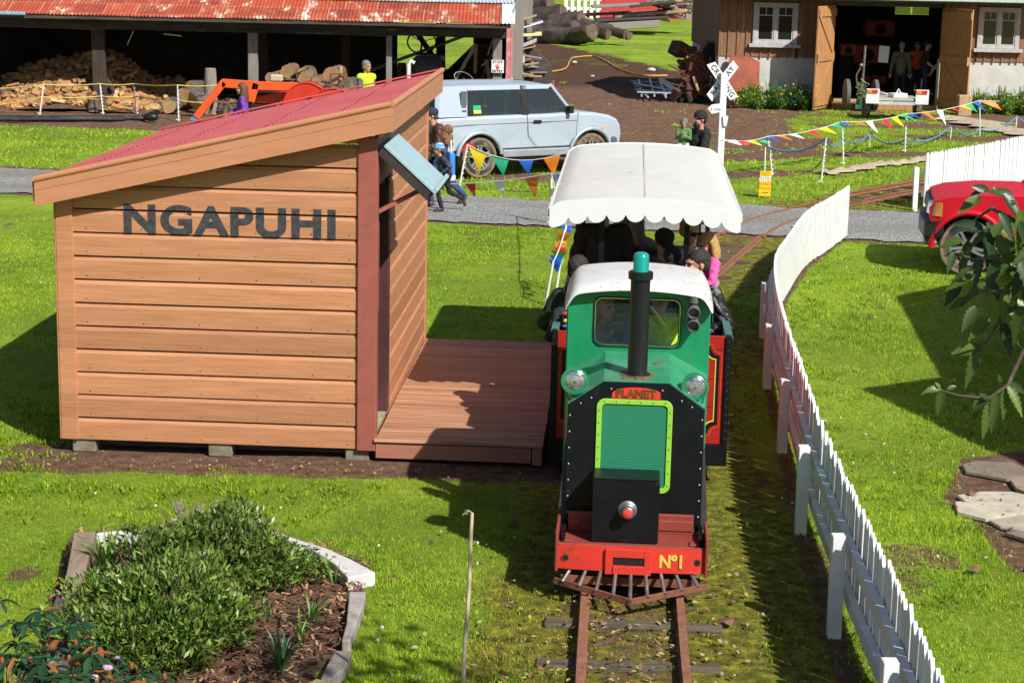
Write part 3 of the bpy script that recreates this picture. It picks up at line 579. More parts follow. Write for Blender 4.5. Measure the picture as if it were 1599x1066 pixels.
# ================================================================ picket fences
def fence(name, label, path, picks, h, side, posts, railz=(.22,.52), gap_end=None, topcut=True, jitter=1.0):
    """path: list of (x,y) of the picket line; pickets on `side` of rails"""
    root = thing(name, label, 'fence', (0,0,0)); P = catmull(path, 8); L = [0]
    for i in range(1, len(P)): L.append(L[-1]+(P[i]-P[i-1]).length)
    def at(s_):
        for i in range(1, len(P)):
            if L[i] >= s_ or i == len(P)-1:
                t = (s_-L[i-1])/max(1e-6, L[i]-L[i-1]); return P[i-1].lerp(P[i], t), (P[i]-P[i-1]).normalized()
    for z in railz:
        mb = MB(); vs = []
        m_ = int(L[-1]/.5)
        for k in range(m_+1):
            p, d = at(L[-1]*k/m_); r = V((d.y,-d.x,0))*side
            for a, zz_ in ((-.012,-.045),(-.012,.045),(-.055,.038),(-.055,-.045)): vs.append(tuple(p+r*a+V((0,0,z+zz_))))
        fs = [(k*4+j, k*4+(j+1)%4, (k+1)*4+(j+1)%4, (k+1)*4+j) for k in range(m_) for j in range(4)]; fs += [(0,1,2,3), (m_*4+3,m_*4+2,m_*4+1,m_*4)]
        mb.add(vs, fs); mb.build('rail', [white], root)
    s_ = .03; w_, t_ = picks*.84, .022; pk = None
    base = MB(); tip = .05
    base.prism([(-w_/2,0,.04),(w_/2,0,.04),(w_/2,0,h-tip),(.008,0,h),(-.008,0,h),(-w_/2,0,h-tip)], (0,t_,0))
    items = []
    while s_ < L[-1]:
        p, d = at(s_); items.append((p, d)); s_ += picks
    items.sort(key=lambda q: q[0].y)
    ex = items[100:]; items = items[:100]
    proto = None
    for p, d in items:
        if proto is None: proto = base.build('picket', [white], root, bevel=.002); o = proto
        else: o = proto.copy(); col.objects.link(o)
        r = V((d.y,-d.x,0))*side; o.location = p + V((0,0,random.uniform(-.008,.008)*jitter)); o.rotation_euler = (random.uniform(-.012,.012), random.uniform(-.012,.012)*jitter, math.atan2(d.y,d.x) + (PI if side > 0 else 0))
    if ex:
        mb = MB()
        for p, d in ex:
            M = Matrix.Translation(p+V((0,0,random.uniform(-.006,.006)))) @ Euler((0,random.uniform(-.01,.01),math.atan2(d.y,d.x)+(PI if side > 0 else 0))).to_matrix().to_4x4()
            mb.add(base.v, base.f, 0, M)
        tag(mb.build('pickets', [white], root), kind='stuff')
    for (x, y, hp) in posts:
        mb = MB(); mb.bb(-.041,.041,-.041,.041,-.05,hp); o = mb.build('post', [white], root, bevel=.004); o.location = (x,y,0); o.rotation_euler = (random.uniform(-.01,.01),random.uniform(-.015,.01),random.uniform(-.03,.03))
    return root
fpath = [(2.02,6.6),(2.10,8.4),(2.17,10.0),(2.20,11.09),(2.29,13.2),(2.45,15.45),(2.63,17.84),(2.80,19.6),(3.02,21.2),(3.38,22.72),(3.94,24.91),(4.47,26.33),(5.02,27.85)]
fence('picket_fence', 'white picket fence curving along the right side of the track up to the road', fpath, .108, .80, 1,
      [(1.98,9.0,.66),(2.07,11.09,.66),(2.17,13.2,.66),(2.34,15.45,.64),(2.52,17.84,.64),(2.80,20.3,.62),(3.2,22.3,.62),(3.75,24.7,.62),(4.85,27.6,.62),(1.85,7.0,.66)])
fence('picket_fence', 'white picket fence beyond the gravel road behind the red vehicle', [(6.92,31.3),(8.3,33.1),(9.6,34.95),(12.0,38.2)], .112, .95, 1,
      [(6.74,31.15,.72),(8.6,33.7,.7),(10.4,36.2,.7)], railz=(.25,.62))
# ================================================================ locomotive
green = mat('loco_green', (.012,.27,.115), (.009,.20,.085), scale=2.5, stretch=(2.5,2.5,.7), rough=.33, spec=.5, coat=.25, dirt=(.03,.15,.075), dscale=5, damt=(.55,.75), bump=.05)
green2 = mat('hood_green', (.05,.34,.17), (.03,.25,.12), scale=4, rough=.42, coat=.15, dirt=(.16,.20,.12), dscale=6, damt=(.54,.70), bump=.08)
limem = mat('lime_paint', (.30,.62,.06), (.25,.54,.05), scale=5, rough=.4)
redb = mat('buffer_red', (.72,.045,.03), (.58,.04,.028), scale=4, rough=.42, coat=.15, bump=.25, bscale=20, dirt=(.22,.05,.03), dscale=9, damt=(.56,.68))
rededge = mat('dull_red', (.30,.055,.035), (.22,.045,.03), scale=5, rough=.55, bump=.2, dirt=(.12,.04,.03), dscale=5)
whiteroof = mat('cab_roof_white', (.66,.66,.66), (.60,.59,.58), scale=3, rough=.4, dirt=(.36,.29,.18), dscale=11, damt=(.55,.68))
chrome = mat('chrome', (.75,.76,.78), rough=.18, metal=1.0)
lensm = mat('lamp_glass', (.55,.58,.62), (.16,.18,.20), scale=24, rough=.12, spec=1.0, coat=1.0, metal=.6)
tealg = mat('teal_beacon', (.0,.50,.42), (.0,.33,.28), scale=6, rough=.1, coat=1.0, trans=.35)
winglass = mat('window_glass', (.05,.07,.07), (.05,.07,.07), rough=.03, alpha=.16, spec=.35)
goldp = mat('gold_paint', (.85,.55,.08), rough=.4); yellowp = mat('yellow_line', (.90,.62,.10), rough=.45)
lx, ly = .81, 11.58
loco = thing('locomotive', 'small green and black diesel locomotive with red buffer beam at the head of the train', 'locomotive', (lx,ly,0), -.062)
# frame and wheels
mb = MB(); mb.bb(-.42,.42,.06,2.3,.14,.22); mb.bb(-.47,-.44,.12,2.35,.2,.42); mb.bb(.44,.47,.12,2.35,.2,.42); mb.build('chassis', [blackiron], loco, bevel=.006)
for s in (-1,1): MB().prism([(s*.445,.45,.95),(s*.466,.45,.95),(s*.51,.45,.38),(s*.445,.45,.38)],(0,.85,0)).build('frame_plate', [mat('grey_black',(.05,.052,.055),(.03,.032,.035),scale=5,rough=.6,dirt=(.12,.09,.07),dscale=6)], loco, bevel=.002)
for y in (.62,1.62):
    mb = MB()
    for s in (-1,1): mb.cyl((s*.25,y,.27),(s*.31,y,.27),.2,n=28); mb.cyl((s*.24,y,.27),(s*.25,y,.27),.225,n=28)
    mb.cyl((-.32,y,.27),(.32,y,.27),.03,n=10); mb.build('wheelset', [rust], loco, smooth=40)
# buffer beam: curved plates with raised centre, flanges
mb = MB(); n = 16; z0, z1 = .205, .375; vs = []
xs_ = [-.5+i/n for i in range(n+1)]
def by(x): return .03*(abs(x)/.5)**3*1.2
front = [(x, by(x), z) for x in xs_ for z in (z0+.012*(1-abs(x)*.8), z1)]
for i in range(n):
    a = front[2*i]; b_ = front[2*i+1]; c_ = front[2*i+3]; d_ = front[2*i+2]
    mb.prism([a, b_, c_, d_], (0,.05,0))
bb_ = mb.build('buffer_beam', [redb], loco, bevel=0)
mb = MB()
mb.bb(-.17,-.12,-.022,.0,.20,.372); mb.bb(.085,.13,-.022,.0,.20,.372); mb.bb(-.12,.085,-.02,.0,.315,.372); mb.bb(-.12,.085,-.03,.0,.205,.262); mb.bb(-.12,.085,-.012,-.002,.262,.315,1)
mb.build('coupling_pocket', [redb, black], bb_, bevel=.003)
for sx in (-.43,.43):
    mb = MB(); mb.cyl((sx,by(sx)-.003,.29),(sx,by(sx)+.004,.29),.026,n=18); mb.cyl((sx,by(sx)-.004,.29),(sx,by(sx)-.0028,.29),.019,n=18,m=1); mb.build('bolt_hole', [rededge, black], bb_)
mb = MB(); mb.bb(-.5,.5,.05,.44,.345,.365); mb.bb(-.5,-.48,.0,.40,.2,.47); mb.bb(.48,.5,.0,.40,.2,.46); mb.bb(-.5,.5,.03,.055,.365,.385); mb.bb(-.46,-.38,.12,.2,.365,.378); mb.bb(.38,.46,.12,.2,.365,.378); mb.build('running_plate', [rededge], loco, bevel=.004)
mb = MB(); mb.bb(-.43,-.34,.36,.385,.40,.46); mb.bb(.13,.41,.36,.385,.39,.46); mb.bb(-.43,.41,.37,.40,.365,.50); mb.build('mounting_angle', [rededge], loco, bevel=.004)
text('Nº1', 'number', .118, yellowp, loco, Matrix.Translation((.265,-.001+by(.26),.292)) @ TF, ext=.004, bold=.004, sx=.86)
# cowcatcher
mb = MB(); A, Bp, Cp = V((-.5,.02,.13)), V((0,-.27,.105)), V((.5,.02,.13))
mb.bar(A,Bp,.012,.045); mb.bar(Bp,Cp,.012,.045); mb.bb(-.46,.46,.05,.10,.10,.16)
cw = mb.build('cowcatcher', [rust], loco, bevel=.002)
mb = MB()
for i in range(9):
    t = -1+2*(i+.5)/9; p = (A if t < 0 else Cp).lerp(Bp, 1-abs(t)) ; top = V((t*.42,.06+.02*abs(t),.235)); mb.cyl(p+V((0,-.01,.01)), top, .013, n=8)
mb.build('cowcatcher_bar', [steel], cw, smooth=40)
# hood
HF, HB = .42, 1.36; zt, zs = 1.385, 1.25
fp = [(-.46,.405),(.46,.405),(.455,zs-.03),(.22,zt),(-.22,zt),(-.455,zs-.03)]
def yz(x, z, y): return (x, y, z)
mb = MB(); mb.prism([yz(x,z,HF) for x,z in fp], (0,.02,0)); fpan = mb.build('front_panel', [blackiron], loco, bevel=.004)
mb = MB(); a1 = [(-.455,zs-.03),(-.22,zt),(.22,zt),(.455,zs-.03)]; a2 = [(-.50,1.25),(-.225,1.395),(.225,1.395),(.50,1.25)]
vs = [(x,HF+.005,z+.004) for x,z in a1]+[(x,HB,z) for x,z in a2]+[(-.455,HF+.005,.41),(.455,HF+.005,.41),(-.50,HB,.41),(.50,HB,.41)]
mb.add(vs, [(0,4,5,1),(1,5,6,2),(2,6,7,3),(8,10,4,0),(3,7,11,9)]); mb.build('hood', [green2], loco, bevel=0)
rv = []
for x,z in [(-.44,zs-.10-.112*k) for k in range(8)]+[(.44,zs-.10-.112*k) for k in range(8)]+[(-.37,1.235),(-.30,1.275),(-.17,1.34),(.17,1.34),(.30,1.275),(.37,1.235)]: rv.append((x,HF-.001,z))
copies('rivet', MB().ell((0,0,0),(.0065,.005,.0065),0,8,6), [mat('rivet_steel',(.42,.43,.44),rough=.4,metal=.5)], fpan, rv)
# grille: rounded frame + punched mesh
def rrect(x0,x1,z0,z1,r,n=6):
    P = []
    for cx,cz,a0 in ((x1-r,z0+r,-90),(x1-r,z1-r,0),(x0+r,z1-r,90),(x0+r,z0+r,180)):
        for i in range(n+1): t = rad(a0+90*i/n); P.append((cx+r*math.cos(t), cz+r*math.sin(t)))
    return P
def ring(mb, outer, inner, y, th, m=0):
    n = len(outer); vs = [(x,y,z) for x,z in outer]+[(x,y,z) for x,z in inner]+[(x,y+th,z) for x,z in outer]+[(x,y+th,z) for x,z in inner]
    fs = []
    for i in range(n):
        j = (i+1)%n; fs += [(i,j,n+j,n+i),(2*n+i,3*n+i,3*n+j,2*n+j),(i,2*n+i,2*n+j,j),(n+i,n+j,3*n+j,3*n+i)]
    mb.add(vs, fs, m)
gx0,gx1,gz0,gz1 = -.262,.243,.635,1.275
mb = MB(); ring(mb, rrect(gx0,gx1,gz0,gz1,.055), rrect(gx0+.034,gx1-.034,gz0+.034,gz1-.034,.03), HF-.014, .014); gf = mb.build('grille_frame', [limem], loco, bevel=.002)
copies('rivet', MB().ell((0,0,0),(.005,.004,.005),0,6,4), [mat('green_rivet',(.05,.2,.03))], gf, [(gx0+.05+i*(gx1-gx0-.1)/5,HF-.015,gz1-.017) for i in range(6)]+[(x,HF-.015,gz1-.08-i*.084) for i in range(7) for x in (gx0+.017,gx1-.017)])
pm_ = bpy.data.materials.new('punched_mesh'); pm_.use_nodes = True; nt = pm_.node_tree; L = nt.links; b = nt.nodes['Principled BSDF']; tc = _n(nt,'ShaderNodeTexCoord'); sx_ = _n(nt,'ShaderNodeSeparateXYZ'); L.new(tc.outputs['Object'], sx_.inputs[0])
def mth(op, a, b_=None, c_=None):
    m = _n(nt,'ShaderNodeMath',operation=op)
    for i, q in enumerate((a,b_,c_)):
        if q is None: continue
        if isinstance(q,(int,float)): m.inputs[i].default_value = q
        else: L.new(q, m.inputs[i])
    return m.outputs[0]
P_ = .0145; rz_ = mth('DIVIDE', sx_.outputs[2], P_*.8); row = mth('FLOOR', rz_); odd = mth('MULTIPLY', mth('MODULO', row, 2.0), .5)
fx_ = mth('SUBTRACT', mth('FRACT', mth('ADD', mth('ADD', mth('DIVIDE', sx_.outputs[0], P_), 50.0), odd)), .5); fz_ = mth('SUBTRACT', mth('FRACT', rz_), .5)
rr_ = mth('SQRT', mth('ADD', mth('MULTIPLY', fx_, fx_), mth('MULTIPLY', fz_, fz_))); hole = mth('LESS_THAN', rr_, .32)
L.new(mixc(hole, (.03,.29,.155), (.004,.022,.014)), b.inputs['Base Color']); b.inputs['Roughness'].default_value = .4
mb = MB(); mb.prism([(x,HF-.004,z) for x,z in rrect(gx0+.03,gx1-.03,gz0+.03,gz1-.03,.03)], (0,.003,0)); mb.build('grille', [pm_], gf)
# PLANET plate
mb = MB(); P = [(-.165,1.28),(.158,1.28),(.158,1.308)]+[(.158-.316*i/14, 1.308+.034*math.sin(PI*i/14)**.5+.014) for i in range(15)]+[(-.165,1.308)]
mb.prism([(x,HF-.010,z) for x,z in P], (0,.009,0)); pl = mb.build('name_plate', [redb], loco, bevel=.002)
text('PLANET', 'lettering', .076, mat('brass_letter',(.16,.075,.012),rough=.5), pl, Matrix.Translation((-.004,HF-.011,1.315)) @ TF, ext=.004, bold=.0025, sx=1.0)
# black coupling box with round buffer
mb = MB(); mb.bb(-.268,.172,.13,HF-.018,.372,.80); mb.bb(-.268,.168,.125,.32,.80,.81); cb = mb.build('front_box', [blackiron], loco, bevel=.006)
mb = MB(); T = Matrix.Translation((-.035,.13,.60)) @ Matrix.Rotation(PI/2,4,'X')
mb.lathe([(.062,0),(.062,.012),(.05,.02),(.05,.045),(.044,.05),(.040,.085),(.034,.09)],22,0,T); mb.lathe([(.030,.085),(.030,.098),(.024,.102)],20,1,T); mb.build('push_buffer', [steel, mat('buffer_cap_red',(.7,.06,.05),rough=.4)], cb, smooth=40)
# headlights with brackets
for sx in (-.415,.385):
    T = Matrix.Translation((sx,.50,1.375 if sx < 0 else 1.365)) @ Matrix.Rotation(PI/2,4,'X')
    mb = MB(); mb.lathe([(.02,-.12),(.05,-.11),(.075,-.06),(.088,0),(.092,.03),(.092,.045),(.080,.047)],26,0,T); h = mb.build('headlight', [green], loco, smooth=40)
    mb = MB(); mb.lathe([(.080,.030),(.079,.046),(.073,.050),(.073,.044)],26,0,T,cap=False); mb.build('bezel', [chrome], h, smooth=40)
    mb = MB(); mb.lathe([(.073,.040),(.062,.050),(.045,.056),(.020,.060)],26,0,T); mb.lathe([(.012,.060),(.008,.0615)],14,1,T); mb.build('lens', [lensm, chrome], h, smooth=60)
    mb = MB(); mb.tube([(sx-.07,.50,1.33),(sx-.03,.52,1.21),(sx+.01*(1 if sx<0 else -1),.5,1.16)],.008,6); mb.tube([(sx+.07,.50,1.33),(sx+.05,.52,1.22)],.008,6); mb.bar((sx,.6,1.22),(sx,.6,1.36),.05,.02); mb.build('lamp_bracket', [green], h)
# chimney stack with cap and teal beacon
cx_, cy_ = 0.0, .66
mb = MB(); T = Matrix.Translation((cx_,cy_,1.387))
mb.lathe([(.090,0),(.090,.008),(.070,.010),(.068,.03),(.066,.64),(.068,.655),(.082,.66),(.084,.705),(.074,.712)],26,0,T); mb.lathe([(.118,.0),(.118,.006),(.09,.008)],24,1,T)
ch = mb.build('chimney', [mat('stack_black',(.012,.013,.017),(.008,.009,.012),scale=5,rough=.38,coat=.2,dirt=(.13,.075,.05),dscale=8,damt=(.62,.78)), rust], loco, smooth=40)
mb = MB(); mb.lathe([(.056,.712),(.056,.72),(.052,.725),(.053,.80),(.047,.826),(.030,.838)],24,0,T); mb.build('beacon', [tealg], ch, smooth=50)
mb = MB(); mb.bar((cx_-.11,cy_-.16,1.389),(cx_+.06,cy_-.155,1.389),.012,.008)
for dx in (-.05,.03,.08): mb.bar((cx_+dx-.03,cy_-.165,1.387),(cx_+dx-.03,cy_-.13,1.405),.012,.012)
mb.build('hood_catch', [rust], loco); MB().lathe([(.03,0),(.03,.006),(.02,.01)],16,0,Matrix.Translation((.14,1.0,1.390))).build('filler_cap', [rust], loco)
# cab
CB0, CB1 = 1.36, 2.16; cz0, cz1 = .42, 1.80
def arch(x): return 1.80+.085*(1-(x/.5)**2)
def cabpan(y, name, hole):
    mb = MB(); out = [(-.50,cz0),(.50,cz0),(.50,1.74)]+[(.50-i*.1, arch(.50-i*.1)) for i in range(11)]+[(-.50,1.74)]
    inn = rrect(*hole,.05,4)
    # bridge outer outline with window opening (radial stitching)
    bm = bmesh.new(); vo_ = [bm.verts.new((x,y,z)) for x,z in out]; vi_ = [bm.verts.new((x,y,z)) for x,z in inn]
    eo = [bm.edges.new((vo_[i],vo_[(i+1)%len(vo_)])) for i in range(len(vo_))]; ei = [bm.edges.new((vi_[i],vi_[(i+1)%len(vi_)])) for i in range(len(vi_))]
    bmesh.ops.triangle_fill(bm, edges=eo+ei, use_beauty=True)
    me = bpy.data.meshes.new(name); bm.to_mesh(me); bm.free(); me.materials.append(green); o = bpy.data.objects.new(name, me); col.objects.link(o); o.parent = loco
    s_ = o.modifiers.new('s','SOLIDIFY'); s_.thickness = .015; s_.offset = 0; return o
hole = (-.30,.285,1.45,1.775)
cf = cabpan(CB0, 'cab_front', hole); cabpan(CB1, 'cab_back', (-.36,.36,1.5,1.74))
mb = MB(); ring(mb, rrect(-.318,.303,1.432,1.792,.06,5), rrect(-.298,.283,1.452,1.773,.045,5), CB0-.018, .012); ring(mb, rrect(-.310,.295,1.440,1.784,.055,5), rrect(-.304,.289,1.446,1.778,.05,5), CB0-.024, .01, 1); wf = mb.build('windscreen', [mat('rubber',(.02,.02,.02),rough=.6), chrome], cf)
mb = MB(); mb.prism([(x,CB0-.004,z) for x,z in rrect(-.30,.285,1.45,1.775,.045)], (0,.004,0)); mb.build('pane', [winglass], wf)
mb = MB(); mb.bar((.085,CB0-.028,1.735),(.19,CB0-.028,1.60),.008,.006); mb.build('wiper', [chrome], wf)
for s in (-1,1):
    mb = MB(); mb.bb(s*.5-.01,s*.5+.01,CB0+.02,CB1-.02,cz0,1.18); mb.bb(s*.5-.01,s*.5+.01,CB0+.008,CB0+.07,1.18,1.79); mb.bb(s*.5-.01,s*.5+.01,CB1-.07,CB1-.008,1.18,1.79); mb.build('cab_side', [green], loco, bevel=.004)
# roof: curved sheet with rolled edge
mb = MB(); n = 18; vs = []
prof = []
for i in range(n+1):
    t = -1+2*i/n; x = .535*t
    z = 1.895+.055*(1-t*t) - (.13*max(0,(abs(t)-.86)/.14)**1.6)
    prof.append((x,z))
YR = [CB0-.10, CB0-.03, (CB0+CB1)/2, CB1+.03, CB1+.10]; ZR = [-.075,-.010,.012,-.01,-.07]
for y, dz in zip(YR, ZR):
    for x, z in prof: vs.append((x, y, z+dz-.02))
fs = [(i*(n+1)+j, i*(n+1)+j+1, (i+1)*(n+1)+j+1, (i+1)*(n+1)+j) for i in range(4) for j in range(n)]
mb.add(vs, fs); r_ = mb.build('cab_roof', [whiteroof], loco, smooth=60); s_ = r_.modifiers.new('s','SOLIDIFY'); s_.thickness = .018; s_.offset = -1
ss = r_.modifiers.new('ss','SUBSURF'); ss.levels = 1; ss.render_levels = 2
# twin signal lamps on the cab front
for z in (1.73,1.635):
    mb = MB(); T = Matrix.Translation((.385,CB0-.01,z)) @ Matrix.Rotation(PI/2+.12,4,'X')
    mb.lathe([(.040,0),(.043,.06),(.046,.125),(.040,.128),(.037,.07)],20,0,T); mb.lathe([(.036,.05),(.03,.062),(.02,.066)],18,1,T); mb.build('signal_lamp', [mat('grey_lamp',(.20,.20,.20),(.10,.10,.10),scale=10,rough=.5,metal=.4), mat('dull_lens',(.30,.20,.18),rough=.15,coat=.8)], loco, smooth=40)
mb = MB(); mb.lathe([(.035,0),(.035,.05),(.02,.055)],14,0,Matrix.Translation((.385,CB0-.06,1.775))); mb.bar((.345,CB0-.02,1.60),(.345,CB0-.02,1.81),.02,.015); mb.build('lamp_bracket', [steel], loco)
mb = MB(); mb.bb(-.44,.44,CB0+.05,CB1-.1,.42,.46); mb.bb(-.40,.40,CB0+.03,CB0+.06,.46,1.38); mb.bb(-.25,.35,1.85,2.05,.46,.95); mb.build('cab_interior', [mat('cab_inside',(.03,.06,.05),rough=.7)], loco)
# ================================================================ passenger carriage
carr = thing('passenger_carriage', 'red open passenger carriage with gold lining and scalloped white canopy behind the locomotive', 'carriage', (lx+.219,ly+2.87,0), -.062)
redp = mat('carriage_red', (.42,.022,.016), (.34,.018,.014), scale=3, rough=.3, coat=.4, dirt=(.2,.02,.015), dscale=4)
tealp = mat('carriage_teal', (.09,.22,.18), (.06,.16,.13), scale=4, rough=.45)
CL = 5.7; hw = .715
mb = MB(); mb.bb(-hw,hw,.05,CL,.30,.36); mb.bb(-hw,hw,-.02,.05,.155,.33); mb.bb(-hw,-hw+.06,.05,CL,.17,.30); mb.bb(hw-.06,hw,.05,CL,.17,.30); mb.build('underframe', [blackiron], carr, bevel=.004)
def bulkhead(y, sgn):

    mb = MB()
    for z0,z1 in ((.333,.63),(.636,.86),(.866,1.10),(1.106,1.215)): mb.bb(-hw+.049,hw-.049,y,y+.03,z0,z1)
    o = mb.build('bulkhead', [redp], carr, bevel=.002)
    for s in (-1,1): MB().bb(s*(hw-.024)-.024,s*(hw-.024)+.024,y-.02,y+.06,.325,1.22).build('corner_iron', [blackiron], o, bevel=.004)
    copies('rivet', MB().ell((0,0,0),(.007,.006,.007),0,6,4), [mat('iron_rivet',(.10,.10,.11),rough=.35,metal=.5)], o, [(s*(hw-.022),y-.021,.38+k*.066) for s in (-1,1) for k in range(13)])
    # lining: black band with gold and scarlet lines, corners scooped
    def line(off, w_, m, yy_, nm):
        x0,x1,z0,z1 = -hw+.072+off, hw-.072-off, .40+off, 1.15-off; r = .075; P = []
        for cx,cz,a0 in ((x1,z0,180),(x1,z1,270),(x0,z1,0),(x0,z0,90)):
            for i in range(7): t = rad(a0-90*i/6); P.append((cx+r*math.cos(t), cz+r*math.sin(t)))
        P2 = []
        # inset
        for cx,cz,a0 in ((x1-w_,z0+w_,180),(x1-w_,z1-w_,270),(x0+w_,z1-w_,0),(x0+w_,z0+w_,90)):
            for i in range(7): t = rad(a0-90*i/6); P2.append((cx+r*math.cos(t), cz+r*math.sin(t)))
        mb = MB(); ring(mb, P, P2, yy_, .003); mb.build(nm, [m], o)
    line(0.0,.006,mat('scarlet_line',(.80,.05,.02)),y-.003,'lining'); line(.018,.024,blackiron,y-.003,'lining'); line(.044,.008,yellowp,y-.0045,'lining')
bulkhead(0,-1)
MB().bb(-hw+.07,hw-.07,CL-.04,CL,.333,1.04).build('rear_board', [blackiron], carr, bevel=.003)
for s in (-1,1):
    mb = MB(); mb.bb(s*(hw-.012)-.012,s*(hw-.012)+.012,.03,CL-.03,.33,1.02,0); mb.bb(s*(hw-.012)-.012,s*(hw-.012)+.012,.03,1.6,1.021,1.19,0); mb.bb(s*(hw-.035)-.01,s*(hw-.035)+.01,.03,CL-.03,.36,1.02,1); mb.bb(s*(hw-.035)-.01,s*(hw-.035)+.01,.03,1.6,1.021,1.19,1); mb.bb(s*(hw-.02)-.03,s*(hw-.02)+.03,.03,1.6,1.191,1.205,1); mb.bb(s*(hw-.02)-.03,s*(hw-.02)+.03,1.601,CL-.03,1.021,1.035,1); mb.build('side_panel', [redp, tealp], carr, bevel=.002)
for y in (.55,1.55,2.75,3.95):
    mb = MB(); mb.bb(-hw+.05,hw-.05,y,y+.36,.70,.73); mb.bb(-hw+.05,hw-.05,y+.36,y+.39,.73,1.06 if y < 3 else 1.18); mb.build('bench', [mat('bench_black',(.05,.05,.05),(.03,.03,.03),rough=.5)], carr, bevel=.005)
for y in (1.15,3.2,5.35):
    for s in (-1,1):
        px_ = s*(.36 if y < 2 else .62); MB().bb(px_-.022,px_+.022,y-.022,y+.022,.36,2.06).build('canopy_post', [blackiron], carr, bevel=.003)
CY0, CY1, CW = .98, 5.5, .80
canv = mat('canopy_white', (.66,.655,.63), (.61,.60,.575), scale=2, rough=.6, dirt=(.62,.58,.50), dscale=2.5, damt=(.55,.8), bump=.1, stretch=(1,.5,1))
mb = MB(); n = 20; vs = []
def cz(x): return 2.10+.06*(1-(x/CW)**2) - .05*max(0,(abs(x)/CW-.85)/.15)**2
rows = [CY0, CY0+.01, CY0+1.5, CY0+1.52, CY0+3.0, CY1]
for y in rows:
    for i in range(n+1): x = -CW+2*CW*i/n; vs.append((x,y,cz(x)+.003*math.sin(y*3+x*5)))
fs = [(i*(n+1)+j, i*(n+1)+j+1, (i+1)*(n+1)+j+1, (i+1)*(n+1)+j) for i in range(len(rows)-1) for j in range(n)]
mb.add(vs, fs); mb.add([(x,y,z-.02) for x,y,z in vs], [f_[::-1] for f_ in fs]); cano = mb.build('canopy', [canv], carr, smooth=60)
mb = MB()
mb.prism([(-.009,CY0+.01,cz(0)+.003),(.009,CY0+.01,cz(0)+.003),(.009,CY0+.01,cz(0)+.006),(-.009,CY0+.01,cz(0)+.006)], (0,CY1-CY0-.03,0)); 
for y in (CY0+1.5,CY0+3.0): mb.tube([(-CW+.02+i*(2*CW-.04)/12, y, cz(-CW+.02+i*(2*CW-.04)/12)+.003) for i in range(13)], .004, 4)
mb.build('canopy_seam', [mat('seam',(.60,.59,.56),rough=.6)], cano)
def valance(pt, Lx, N, name):
    """scalloped board; pt(u, z) -> point; u from 0..Lx"""
    per = 8; vs = []; top = []; bot = []
    for k in range(N*per+1):
        u = Lx*k/(N*per); ph = (k % per)/per; sc = math.sin(PI*ph)**.55 if 0 < ph < 1 else 0
        if k % per == 0: sc = 0
        top.append(pt(u, 0)); bot.append(pt(u, -.145-.062*sc))
    mb = MB(); m_ = len(top); mb.add(top+bot, [(i,i+1,m_+i+1,m_+i) for i in range(m_-1)]); o = mb.build(name, [mat('valance_white',(.74,.76,.79),(.70,.72,.75),rough=.5,dirt=(.5,.48,.44),dscale=5,damt=(.66,.85))], cano); s_ = o.modifiers.new('s','SOLIDIFY'); s_.thickness = .012; s_.offset = 0; return o
valance(lambda u,z: (-CW+u, CY0-.008, cz(-CW+u)+.012+z), 2*CW, 10, 'front_valance'); valance(lambda u,z: (-CW+u, CY1, cz(-CW+u)+.012+z), 2*CW, 10, 'rear_valance')
mb = MB()
for s in (-1,1): MB().bb(s*CW-.012,s*CW+.012,CY0,CY1,cz(CW)-.06,cz(CW)+.01).build('canopy_edge', [canv], cano)
# ================================================================ vehicles
tyre = mat('tyre_rubber', (.045,.043,.04), (.02,.02,.02), scale=8, rough=.9, dirt=(.26,.17,.10), dscale=4, damt=(.45,.6), bump=.2)
alloy = mat('alloy', (.55,.56,.57), (.45,.46,.47), scale=6, rough=.3, metal=.7, dirt=(.35,.25,.17), dscale=6, damt=(.6,.8))
cladding = mat('grey_cladding', (.10,.11,.12), rough=.55); trimb = mat('trim_black', (.015,.015,.017), rough=.4); under = mat('underbody', (.015,.014,.013), rough=.9)
mud = mat('mud_caked', (.27,.19,.13), (.17,.13,.10), scale=9, rough=.95, bump=.3)
carglass = mat('car_glass', (.03,.045,.05), rough=.03, alpha=.55, spec=.9); seatm = mat('car_seat', (.10,.11,.12), rough=.8)
def wheel(root, x, y, r, w_, side, n_sp=5):
    mb = MB(); M = Matrix.Translation((x,y,r)) @ Matrix.Rotation(-PI/2*side,4,'X')
    mb.lathe([(r*.62,-w_/2),(r*.93,-w_/2),(r,-w_*.36),(r,w_*.36),(r*.95,w_*.48),(r*.78,w_/2),(r*.64,w_*.49),(r*.62,w_*.05)], 36, 0, M, cap=False)
    mb.lathe([(r*.965,w_*.485),(r*.88,w_*.505),(r*.86,w_*.495)], 36, 1, M, cap=False)
    o = mb.build('wheel', [tyre, mud], root, smooth=35)
    mb = MB(); n=30
    mb.lathe([(r*.64,-w_*.3),(r*.66,w_*.47),(r*.60,w_*.46),(r*.57,w_*.25)], n, 0, M, cap=False)
    for k in range(n_sp):
        for da in (-.16,.16):
            a = 2*PI*k/n_sp+.3; p0 = M @ V((r*.12*math.cos(a+da*2),r*.12*math.sin(a+da*2),w_*.36)); p1 = M @ V((r*.60*math.cos(a+da),r*.60*math.sin(a+da),w_*.40)); mb.bar(p0,p1,r*.10,w_*.12,0,up=(0,side,0))
    mb.lathe([(r*.17,w_*.2),(r*.17,w_*.42),(r*.1,w_*.46)], 16, 0, M); mb.build('rim', [alloy], o, smooth=35)
    mb = MB(); mb.lathe([(r*.60,w_*.10),(r*.58,w_*.14)], 20, 0, M); mb.build('hub_shade', [under], o)
